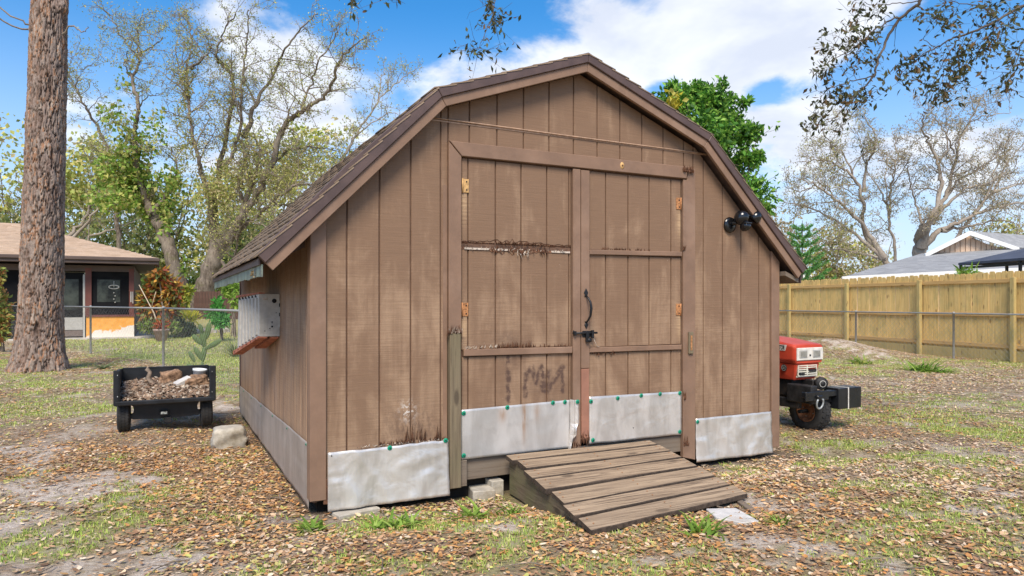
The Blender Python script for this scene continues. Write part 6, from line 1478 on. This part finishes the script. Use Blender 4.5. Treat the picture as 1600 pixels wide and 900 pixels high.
spray('right oak spray reaching in from the top right corner of the sky', [([(1660, -20), (1600, 8), (1560, 30), (1520, 50), (1490, 60), (1464, 75), (1440, 86), (1420, 102)], 4, .8), ([(1500, 57), (1486, 80), (1470, 105), (1452, 150)], 1.6, .6), ([(1560, 30), (1535, 12), (1500, 4), (1470, 2)], 1.8, .6), ([(1645, 30), (1600, 62), (1588, 95), (1566, 128)], 2, .6), ([(1520, 50), (1505, 90), (1500, 118)], 1.3, .5), ([(1600, 8), (1580, 30), (1570, 60)], 1.4, .5), ([(1464, 75), (1445, 62), (1452, 40)], 1, .5)],
      [(1490, 105, 24, 18, 34), (1462, 140, 20, 20, 32), (1435, 108, 18, 14, 22), (1520, 80, 26, 16, 26), (1545, 62, 26, 16, 26), (1480, 30, 22, 18, 18), (1460, 20, 22, 16, 18), (1590, 90, 20, 18, 22), (1568, 128, 14, 16, 18), (1575, 30, 26, 20, 26), (1540, 15, 22, 12, 16), (1410, 118, 14, 12, 12), (1420, 90, 14, 10, 10), (1500, 120, 16, 12, 14)], 6.5, 9)
spray('small leafy oak sprig hanging above the shed apex', [([(778, -60), (772, 0), (770, 25), (758, 50), (748, 78)], 1.4, .6), ([(772, 5), (762, 12), (758, 2)], .9, .5)], [(764, 10, 10, 12, 14), (772, 38, 12, 10, 14), (746, 78, 12, 10, 16), (742, 84, 6, 4, 4)], 6.0, 14)
spray('tiny oak sprig at the top edge, left of the shed apex', [([(556, -60), (552, -5), (551, 8)], .8, .5)], [(551, 4, 6, 8, 7)], 6.0, 15)
spray('tiniest oak sprig at the top edge, between the other sprigs', [([(612, -60), (608, -8), (607, 0)], .7, .5)], [(607, -2, 5, 4, 4)], 6.0, 16)

# ------------------------------------------------------------------ garden plants round the neighbour's lawn
def bush(name, label, cat, X, Y, shapes, n, size, cols, asp=.45, stems=6, sr=.02, shell=.8, group=None, mat=None, droop=.2, sh=.6):
    root = empty(name, label, cat, (X, Y, gz(X, Y)), 0, group); W_ = Wood()
    for k in range(stems):
        c_, rd, w_ = shapes[k % len(shapes)]; tip = np.array(c_) + r.normal(0, .4, 3) * np.array(rd) * .5
        W_.add(spline([(r.normal(0, .05), r.normal(0, .05), -.05), (tip[0] * .4, tip[1] * .4, tip[2] * sh), tip], 4, .01, r), np.linspace(sr, sr * .4, 9), 5)
    W_.build('stems', M_TWIG, root)
    clump('foliage', shapes, n, size, cols, root, r, asp=asp, shell=shell, mat=mat, droop=droop); return root
CROT = [(.62, .24, .045), (.74, .38, .07), (.45, .12, .05), (.30, .08, .05), (.80, .54, .13), (.26, .24, .06), (.55, .18, .045), (.34, .2, .07)]
def sh_px(Z, X0_, z0, L): return [(((px - 800) / FPX * Z - X0_, r.normal(0, .2), EYE + (HZ - py) / FPX * Z - z0), (M(rx, Z), M(rx, Z) * .7, M(ry, Z)), w) for px, py, rx, ry, w in L]
Xc = -13.3; Zc = 26.3
bush('croton_shrub', 'big croton shrub with orange and red leaves beside the house corner', 'shrub', Xc, Zc, sh_px(Zc, Xc, gz(Xc, Zc), [(245, 455, 26, 26, 2), (230, 470, 20, 22, 1.4), (262, 475, 18, 22, 1.2), (252, 430, 12, 12, .6), (268, 450, 12, 14, .6), (235, 490, 20, 12, 1)]), 4200, .24, [tuple(q * .85 for q in c_) for c_ in CROT] + DARKG[:2], asp=.42, stems=8, sr=.05)
bush('green_shrub', 'dark green undergrowth at the foot of the croton shrub', 'shrub', Xc - .1, Zc - .3, sh_px(Zc - .3, Xc - .1, gz(Xc, Zc), [(235, 510, 22, 12, 1), (262, 512, 16, 10, 1)]), 1500, .14, DARKG + VINE[:2], stems=5)
Xl = -15.0 
bush('croton_shrub', 'yellow-green and red croton shrub at the left photo edge behind the pine', 'shrub', P3(0, 480, 19.).x, 19., sh_px(19., P3(0, 480, 19.).x, -.03, [(4, 500, 18, 34, 2), (-10, 480, 18, 30, 1), (8, 450, 10, 16, .6), (2, 430, 10, 14, .3)]), 3200, .13, [(.45, .42, .10), (.34, .40, .10), (.52, .34, .12), (.42, .18, .07), (.2, .28, .06)], stems=6)
bush('potted_hedge', 'round blue-green bush right of the potted plant', 'shrub', P3(282, 515, 27.).x, 27., sh_px(27., P3(282, 515, 27.).x, -.03, [(280, 510, 14, 16, 1), (292, 515, 10, 12, 1)]), 1600, .12, [(.10, .15, .07), (.14, .20, .10), (.08, .11, .06)], stems=4)
bush('bromeliad', 'bright yellow bromeliad by the tree bed', 'plant', P3(297, 500, 29.).x, 29., sh_px(29., P3(297, 500, 29.).x, gz(-13.5, 29), [(297, 498, 12, 6, 1)]), 260, .3, [(.62, .60, .04), (.50, .55, .05), (.7, .62, .1)], asp=.16, stems=2, shell=0, droop=-.7)
bush('green_shrub', 'small glossy bright green shrub on thin stems left of the shed', 'shrub', P3(348, 530, 25.).x, 25., sh_px(25., P3(348, 530, 25.).x, -.03, [(345, 490, 17, 14, 1.6), (342, 475, 8, 10, .5), (358, 500, 12, 10, .8), (335, 500, 10, 8, .6)]), 1500, .17, [(.10, .34, .06), (.16, .44, .09), (.07, .24, .04)], asp=.4, stems=6, sr=.025)
bush('green_shrub', 'yellow-leafed shrub between the croton and the oak trunk', 'shrub', P3(283, 500, 31.).x, 31., sh_px(31., P3(283, 500, 31.).x, gz(-14.9, 31), [(283, 470, 10, 16, 1), (278, 485, 10, 10, 1), (290, 455, 8, 12, .6)]), 1100, .2, [(.50, .48, .07), (.28, .36, .07), (.40, .42, .08)], stems=4)
bush('hedge', 'dark green hedge behind the big oak trunk', 'hedge', P3(330, 480, 44.).x, 44., sh_px(44., P3(330, 480, 44.).x, .5, [(300, 455, 30, 26, 1), (345, 450, 34, 30, 1), (385, 450, 34, 34, 1), (255, 450, 30, 34, 1), (215, 460, 30, 26, 1), (360, 420, 30, 24, .6)]), 6000, .3, DARKG + VINE[:2], stems=8, shell=.9)
bush('shrub', 'light green sapling cluster beside the shed wall behind the fence', 'shrub', P3(366, 500, 27.).x, 27., sh_px(27., P3(366, 500, 27.).x, -.03, [(365, 448, 14, 8, 1), (355, 455, 10, 8, .6), (372, 470, 10, 14, .6)]), 700, .2, VINE, stems=5, sr=.025)
# brown board fence behind the oak
rb = P3(365, 480, 36.); rbz = empty('board_fence', 'reddish brown board fence behind the small green shrub', 'wooden fence', (rb.x - 2.0, 36, gz(rb.x, 36)), 0)
bm = bmesh.new(); box(bm, -.07, .07, -.01, .01, 0, 1.45); M_RB = simple('red_brown_boards', (.10, .055, .04), .85, 0, .3, 3, .1); f0 = obj('fence_board', bm, M_RB, rbz, loc=(0, 0, 0))
for k in range(1, 26): again(f0, rbz, (k * .155, SP.uniform(-.01, .01), SP.uniform(-.02, .02)))
# terracotta pot with stick and red plant
ptx = P3(252, 525, 24.6).x; pt_ = empty('plant_pot', 'large grey-pink pot with a red plant and leaning sticks on the porch slab end', 'plant pot', (ptx, 24.6, -.03))
bm = bmesh.new(); lathe(bm, [(0, 0), (.17, 0), (.24, .34), (.27, .35), (.27, .42), (.23, .42), (.22, .37), (0, .36)], 24); obj('pot', bm, simple('weathered_pot_clay', (.33, .235, .20), .9, 0, .2, 8, .2), pt_)
clump('red_leaves', [((0, 0, .55), (.2, .2, .17), 1)], 320, .17, [(.55, .10, .03), (.62, .17, .05), (.16, .24, .06)], pt_, r, asp=.35, shell=.2, droop=-.4)
bm = bmesh.new(); tube(bm, [(-.05, 0, .35), (-.32, .1, 1.0), (-.85, .1, 2.0)], [.022, .02, .014], 6); tube(bm, [(-.40, .08, 1.15), (-.22, .05, 1.75)], .012, 5); o = obj('dry_sticks', bm, simple('bleached_stick', (.50, .40, .27), .8, 0, .2, 10, 0), pt_); o['kind'] = 'stuff'
# stones of the tree bed
for k, (px, py, w_) in enumerate(((300, 512, .55), (325, 506, .7), (350, 512, .45), (292, 497, .5))):
    q = P3(px, py, 29.5 + k * .4); rock('bed_stone', ('flat pale stone at the left of the oak tree bed', 'widest tan stone below the oak trunk', 'small stone of the tree bed below the glossy shrub', 'grey stone beside the yellow bromeliad')[k], 'stone', q.x, q.y, gz(q.x, q.y) - .05, (w_, .4, .28), M_CONC, .3 * k, 30 + k, .1)
# prickly pear behind the cart
cx_, cy_ = P3(316, 565, 12.9).x, 12.9; pr_ = empty('prickly_pear', 'tall green prickly pear cactus growing behind the cart', 'cactus', (cx_, cy_, gz(cx_, cy_)))
M_CAC = simple('cactus_skin', (.095, .15, .04), .6, 0, .25, 10, .2, dirt=((.20, .22, .07), .5))
def pad(x, z, L_, w_, tilt, y=0, yaw=0):
    bm = bmesh.new(); bmesh.ops.create_uvsphere(bm, u_segments=14, v_segments=10, radius=1)
    for v_ in bm.verts: 
        k = .72 + .38 * (v_.co.z + 1) / 2; v_.co = Vector((v_.co.x * w_ / 2 * k, v_.co.y * .022, (v_.co.z + 1) * L_ / 2))
    o = obj('cactus_pad', bm, M_CAC, pr_, True); o.location = (x, y, z); o.rotation_euler = (0, tilt, yaw); return o
for a in ((-.02, -.05, .36, .10, .05), (.02, .28, .34, .15, .10), (.04, .58, .40, .19, -.12, .03), (-.01, .66, .30, .16, -.75), (.13, .78, .38, .16, .18), (.09, .56, .42, .15, 1.05, -.02), (-.02, .30, .36, .15, -.55, .05), (-.22, .28, .27, .13, -.5), (-.10, .10, .30, .12, -1.1), (.0, .92, .2, .12, -.3)): pad(*[q * (.62 if i_ == 0 else .72 if i_ == 3 else .86 if i_ == 2 or i_ == 1 else 1) for i_, q in enumerate(a)])
# rosettes and grass clumps
def rosette(label, px, py, n, L_, cols, wid=.02, name='agave', cat='agave', up=.5, group=None, arch=.5):
    Z = FPX * EYE / (py - HZ); X = (px - 800) / FPX * Z; root = empty(name, label, cat, (X, Z, gz(X, Z)), 0, group); V, F, C_ = [], [], []
    for k in range(n):
        an = r.random() * 6.283; l_ = L_ * (.3 + .85 * r.random()); jx = r.normal(0, L_ * .28, 2) if name == 'weed' else (0, 0); e = up * (.4 + 1.1 * r.random()); d = np.array((math.cos(an), math.sin(an), 0)); s = np.array((-math.sin(an), math.cos(an), 0)); m_ = 6; b0 = len(V); c0_ = np.array(cols[r.integers(len(cols))]) * (.8 + .4 * r.random())
        for q in range(m_ + 1):
            t_ = q / m_; p = d * l_ * t_ * math.cos(e * (1 - arch * t_)) + np.array((jx[0], jx[1], l_ * (t_ * math.sin(min(1.5, e)) - arch * t_ * t_ * .6))); w_ = wid * (1 - t_ ** 2.2) + .001
            V += [p + s * w_, p - s * w_ , p + np.array((0, 0, -w_ * .5))]; C_ += [c0_] * 3
        for q in range(m_):
            i = b0 + q * 3; F += [(i, i + 3, i + 5, i + 2), (i + 2, i + 5, i + 4, i + 1)]
    npmesh('blades', V, F, M_LEAF, root, col=np.array(C_), kind='stuff'); return root
AG = [(.16, .21, .10), (.22, .26, .13), (.12, .16, .07)]
rosette('spiky grey-green agave rosette on the lawn left of the fence post', 161, 572, 26, .42, AG, .022)
rosette('small low agave rosette just right of the fence post, above the cart', 208, 574, 14, .42, AG + VINE[:2], .022, up=.35)
rosette('strappy leaved plant hidden behind the cart rim', 228, 574, 16, .45, VINE[:3] + AG, .02, up=.3)
rosette('arching pale grass clump against the shed wall corner', 366, 556, 160, .75, [(.34, .38, .16), (.26, .32, .12), (.42, .42, .2)], .006, 'grass_clump', 'grass clump', 1.2)
rosette('green weed patch at the foot of the wooden fence', 1440, 577, 90, .42, VINE[:3], .016, 'weed', 'weed', .9)
rosette('low weed to the right of the big fence weed', 1468, 578, 60, .3, VINE[:3], .014, 'weed', 'weed', .6)
rosette('small weed below the leaf mound left of the fence posts', 1345, 566, 60, .34, VINE[:3] + OLIVE[:2], .014, 'weed', 'weed', .9)
rosette('fresh green weed left of the shed corner foot', 485, 812, 34, .13, VINE, .011, 'weed', 'weed', 1.0)
rosette('green weed under the right end of the crumpled left sheet', 738, 792, 46, .15, VINE, .012, 'weed', 'weed', .8)
rosette('bright weed before the middle of the left crumpled sheet', 632, 806, 46, .14, VINE, .011, 'weed', 'weed', .7)
rosette('weed before the left end of the left crumpled sheet', 585, 812, 40, .13, VINE, .011, 'weed', 'weed', .7)
rosette('upright green weed at the ramp front right corner', 1100, 828, 30, .17, VINE, .011, 'weed', 'weed', 1.2)
rosette('small weed left of the ramp side', 800, 792, 30, .12, VINE, .007, 'weed', 'weed', .9)
rosette('tuft of grass in front of the concrete sliver', 1215, 812, 40, .12, VINE + OLIVE[:2], .005, 'weed', 'weed', .9)
pb = P3(1551, 418, 17.6); rosette('palm-like plant tip poking over the fence under the canopy', 1551, 553, 1, .1, VINE, .01, 'palm_plant', 'plant').location = (pb.x, 18.6, 0)
po = [o for o in bpy.data.objects if o.name == 'palm_plant'][0]
W_ = Wood(); W_.add([(0, 0, 0), (.02, 0, 1.1), (0, 0, 2.0)], [.03, .025, .02], 6); W_.build('stem', M_TWIG, po); clump('fronds', [((0, 0, 2.12), (.28, .28, .12), 1)], 160, .22, VINE[:3], po, r, asp=.2, shell=0)

# ------------------------------------------------------------------ fallen leaves, grass, twigs
def outside(x, y):
    lx, ly = w2loc(x, y); a = (lx > -.01) & (lx < 4.33) & (ly > .0) & (ly < 4.5)
    b_ = (lx > 1.37) & (lx < 2.73) & (ly < .0) & (ly > -1.22); return ~(a | b_)
def scatter(n, ymin, ymax, rr, xpad=2.2):
    """points on the visible wedge of yard, even per square metre"""
    u = rr.random(n); y = np.sqrt(ymin ** 2 + u * (ymax ** 2 - ymin ** 2)); x = (rr.random(n) * 2 - 1) * (.77 * y + xpad); return x, y
rl = np.random.default_rng(42)
LC = np.array([(.60, .40, .23), (.67, .48, .30), (.43, .26, .145), (.60, .29, .10), (.32, .18, .10), (.74, .60, .43), (.52, .43, .16), (.64, .37, .15), (.24, .14, .08), (.60, .45, .32), (.50, .48, .14)])
def lay_leaves(name, label, n, ymin, ymax, size, hi, seed):
    rr = np.random.default_rng(seed); x, y = scatter(n, ymin, ymax, rr); s, g, drt, lawn = masks(x, y)
    pn_ = fbm(x * .8, y * .8, 0, 61, 4); lx, ly = w2loc(x, y)
    near = np.exp(-((np.minimum(np.abs(lx + .5), 9) / .55) ** 2)) * (ly > -.3) * (ly < 4.6)
    p = np.clip(.80 - 1.0 * s - .45 * g - .62 * lawn * (y > 15) + (pn_ - .5) * 2.2 + near * .6, .13, 1.2) / 1.0
    k = (rr.random(n) < p) & outside(x, y); x, y = x[k], y[k]; near = near[k]; n = len(x); z = terrain(x, y)
    az = rr.random(n) * 6.283; ti = rr.normal(0, .16, n); L_ = size * (.5 + .8 * rr.random(n)) ; Wd = L_ * (.34 + .22 * rr.random(n)); rl_ = rr.normal(0, .22, n)
    D_ = np.stack([np.cos(az) * np.cos(ti), np.sin(az) * np.cos(ti), np.sin(ti)], 1); S_ = np.stack([-np.sin(az) * np.cos(rl_), np.cos(az) * np.cos(rl_), np.sin(rl_)], 1); N_ = np.cross(D_, S_)
    C_ = np.stack([x, y, z + .004 + rr.random(n) * .010 + np.abs(np.sin(ti)) * L_ * .4], 1)
    cu = rr.uniform(-.05, .16, n)[:, None]; A = lambda a, b_, c_: C_ + D_ * (L_ * a)[:, None] + S_ * (Wd * b_)[:, None] + N_ * L_[:, None] * cu * c_
    if hi:
        V = np.stack([A(-.5, 0, .6), A(-.18, .5, .35), A(.2, .42, .35), A(.5, 0, .8), A(.2, -.42, .35), A(-.18, -.5, .35), A(-.15, 0, -.1), A(.2, 0, -.05)], 1).reshape(-1, 3); q = 8
        F = [(0, 6, 1), (1, 6, 7), (1, 7, 2), (2, 7, 3), (3, 7, 4), (4, 7, 5), (7, 6, 5), (5, 6, 0)]
    else:
        V = np.stack([A(-.5, 0, .4), A(0, .5, .3), A(.5, 0, .4), A(0, -.5, .3)], 1).reshape(-1, 3); q = 4; F = [(0, 2, 1), (0, 3, 2)]
    i = np.arange(n)[:, None] * q; F = np.concatenate([i + np.array(f) for f in F], 0)
    w_ = np.full(len(LC), 1.0); cid = rr.integers(0, len(LC), n); zone = fbm(x * .5, y * .5, 0, 71, 3) + near * .4
    warm = (zone > .58) & (rr.random(n) < .6); cid = np.where(warm, rr.choice([3, 7, 2, 0, 4], n), cid); pale = (zone < .45) & (rr.random(n) < .45); cid = np.where(pale, rr.choice([1, 5, 9, 0], n), cid)
    col = LC[cid] * (.72 + .55 * rr.random((n, 1)))
    return tag(npmesh(name, V, F, M_DRY, None, col=np.repeat(col, q, 0)), label, 'fallen leaves', None, 'stuff')
lay_leaves('fallen_leaves', 'tan and orange fallen oak leaves strewn over the near yard', 76000, 2.6, 6.6, .041, True, 1)
lay_leaves('leaf_crumbs', 'small broken leaf fragments between the fallen leaves of the near yard', 170000, 2.6, 9.0, .019, False, 11)
lay_leaves('fallen_leaves', 'carpet of fallen leaves over the middle and back of the yard', 230000, 6.6, 19, .047, False, 2)
lay_leaves('fallen_leaves', 'scattered fallen leaves on the far lawns', 60000, 19, 34, .10, False, 3)
def lay_grass(name, label, n, ymin, ymax, bl, h, wd, seed, thr, rad, cols, lawn_only=False):
    rr = np.random.default_rng(seed); x, y = scatter(n, ymin, ymax, rr); s, g, drt, lawn = masks(x, y); gg = lawn if lawn_only else g
    k = (gg * (.6 + .8 * fbm(x * 4, y * 4, 0, 91, 3)) > thr + .25 * rr.random(n)) & outside(x, y); x, y = x[k], y[k]; x = np.repeat(x, bl); y = np.repeat(y, bl); m_ = len(x)
    x = x + rr.normal(0, rad, m_); y = y + rr.normal(0, rad, m_); ok = outside(x, y); x, y = x[ok], y[ok]; m_ = len(x); z = terrain(x, y)
    hh_ = h * (.35 + .9 * rr.random(m_)); an = rr.random(m_) * 6.283; le = hh_ * rr.uniform(.1, 1.1, m_); w_ = wd * (.6 + .7 * rr.random(m_))
    B = np.stack([x, y, z - .004], 1); S_ = np.stack([-np.sin(an), np.cos(an), 0 * an], 1) * w_[:, None]; Tp = np.stack([np.cos(an) * le, np.sin(an) * le, hh_], 1); Md = np.stack([np.cos(an) * le * .35, np.sin(an) * le * .35, hh_ * .62], 1)
    V = np.stack([B - S_, B + S_, B + Md + S_ * .8, B + Md - S_ * .8, B + Tp], 1).reshape(-1, 3); i = np.arange(m_)[:, None] * 5
    F = np.concatenate([i + np.array(f) for f in ((0, 1, 2), (0, 2, 3), (3, 2, 4))], 0)
    return tag(npmesh(name, V, F, M_GRASS, None, col=np.repeat(palette(cols, m_, rr, .3), 5, 0)), label, 'grass', None, 'stuff')
GC = [(.34, .47, .08), (.43, .52, .11), (.25, .37, .06), (.52, .54, .16), (.38, .50, .09), (.56, .52, .2)]
lay_grass('grass', 'thin green grass and weeds growing through the leaves in the near yard', 36000, 2.6, 7.5, 9, .026, .0030, 4, .27, .026, GC)
lay_grass('grass', 'patchy grass between the leaves farther back in the yard', 72000, 7.5, 18, 5, .032, .0046, 5, .29, .05, GC)
lay_grass('grass', 'mown yellow-green lawn beyond the wire fence', 30000, 13, 30, 3, .055, .010, 6, .30, .07, [(.42, .50, .10), (.50, .55, .14), (.34, .42, .08), (.55, .52, .2)], True)
rr = np.random.default_rng(8); x, y = scatter(700, 3.1, 14, rr); k = outside(x, y); x, y = x[k], y[k]; W_ = Wood()
for a, b_ in zip(x, y):
    L_ = rr.uniform(.08, .4); an = rr.random() * 6.283; z = gz(a, b_) + .016; p = np.array([(a + math.cos(an + .3 * q) * L_ * q / 3, b_ + math.sin(an + .3 * q) * L_ * q / 3, z + rr.uniform(0, .01)) for q in range(4)]); W_.add(p, np.linspace(.0035, .0018, 4) * rr.uniform(.7, 1.6), 4)
o = W_.build('fallen_twigs', M_TWIG, None); tag(o, 'thin brown twigs scattered among the fallen leaves', 'twigs', None, 'stuff')
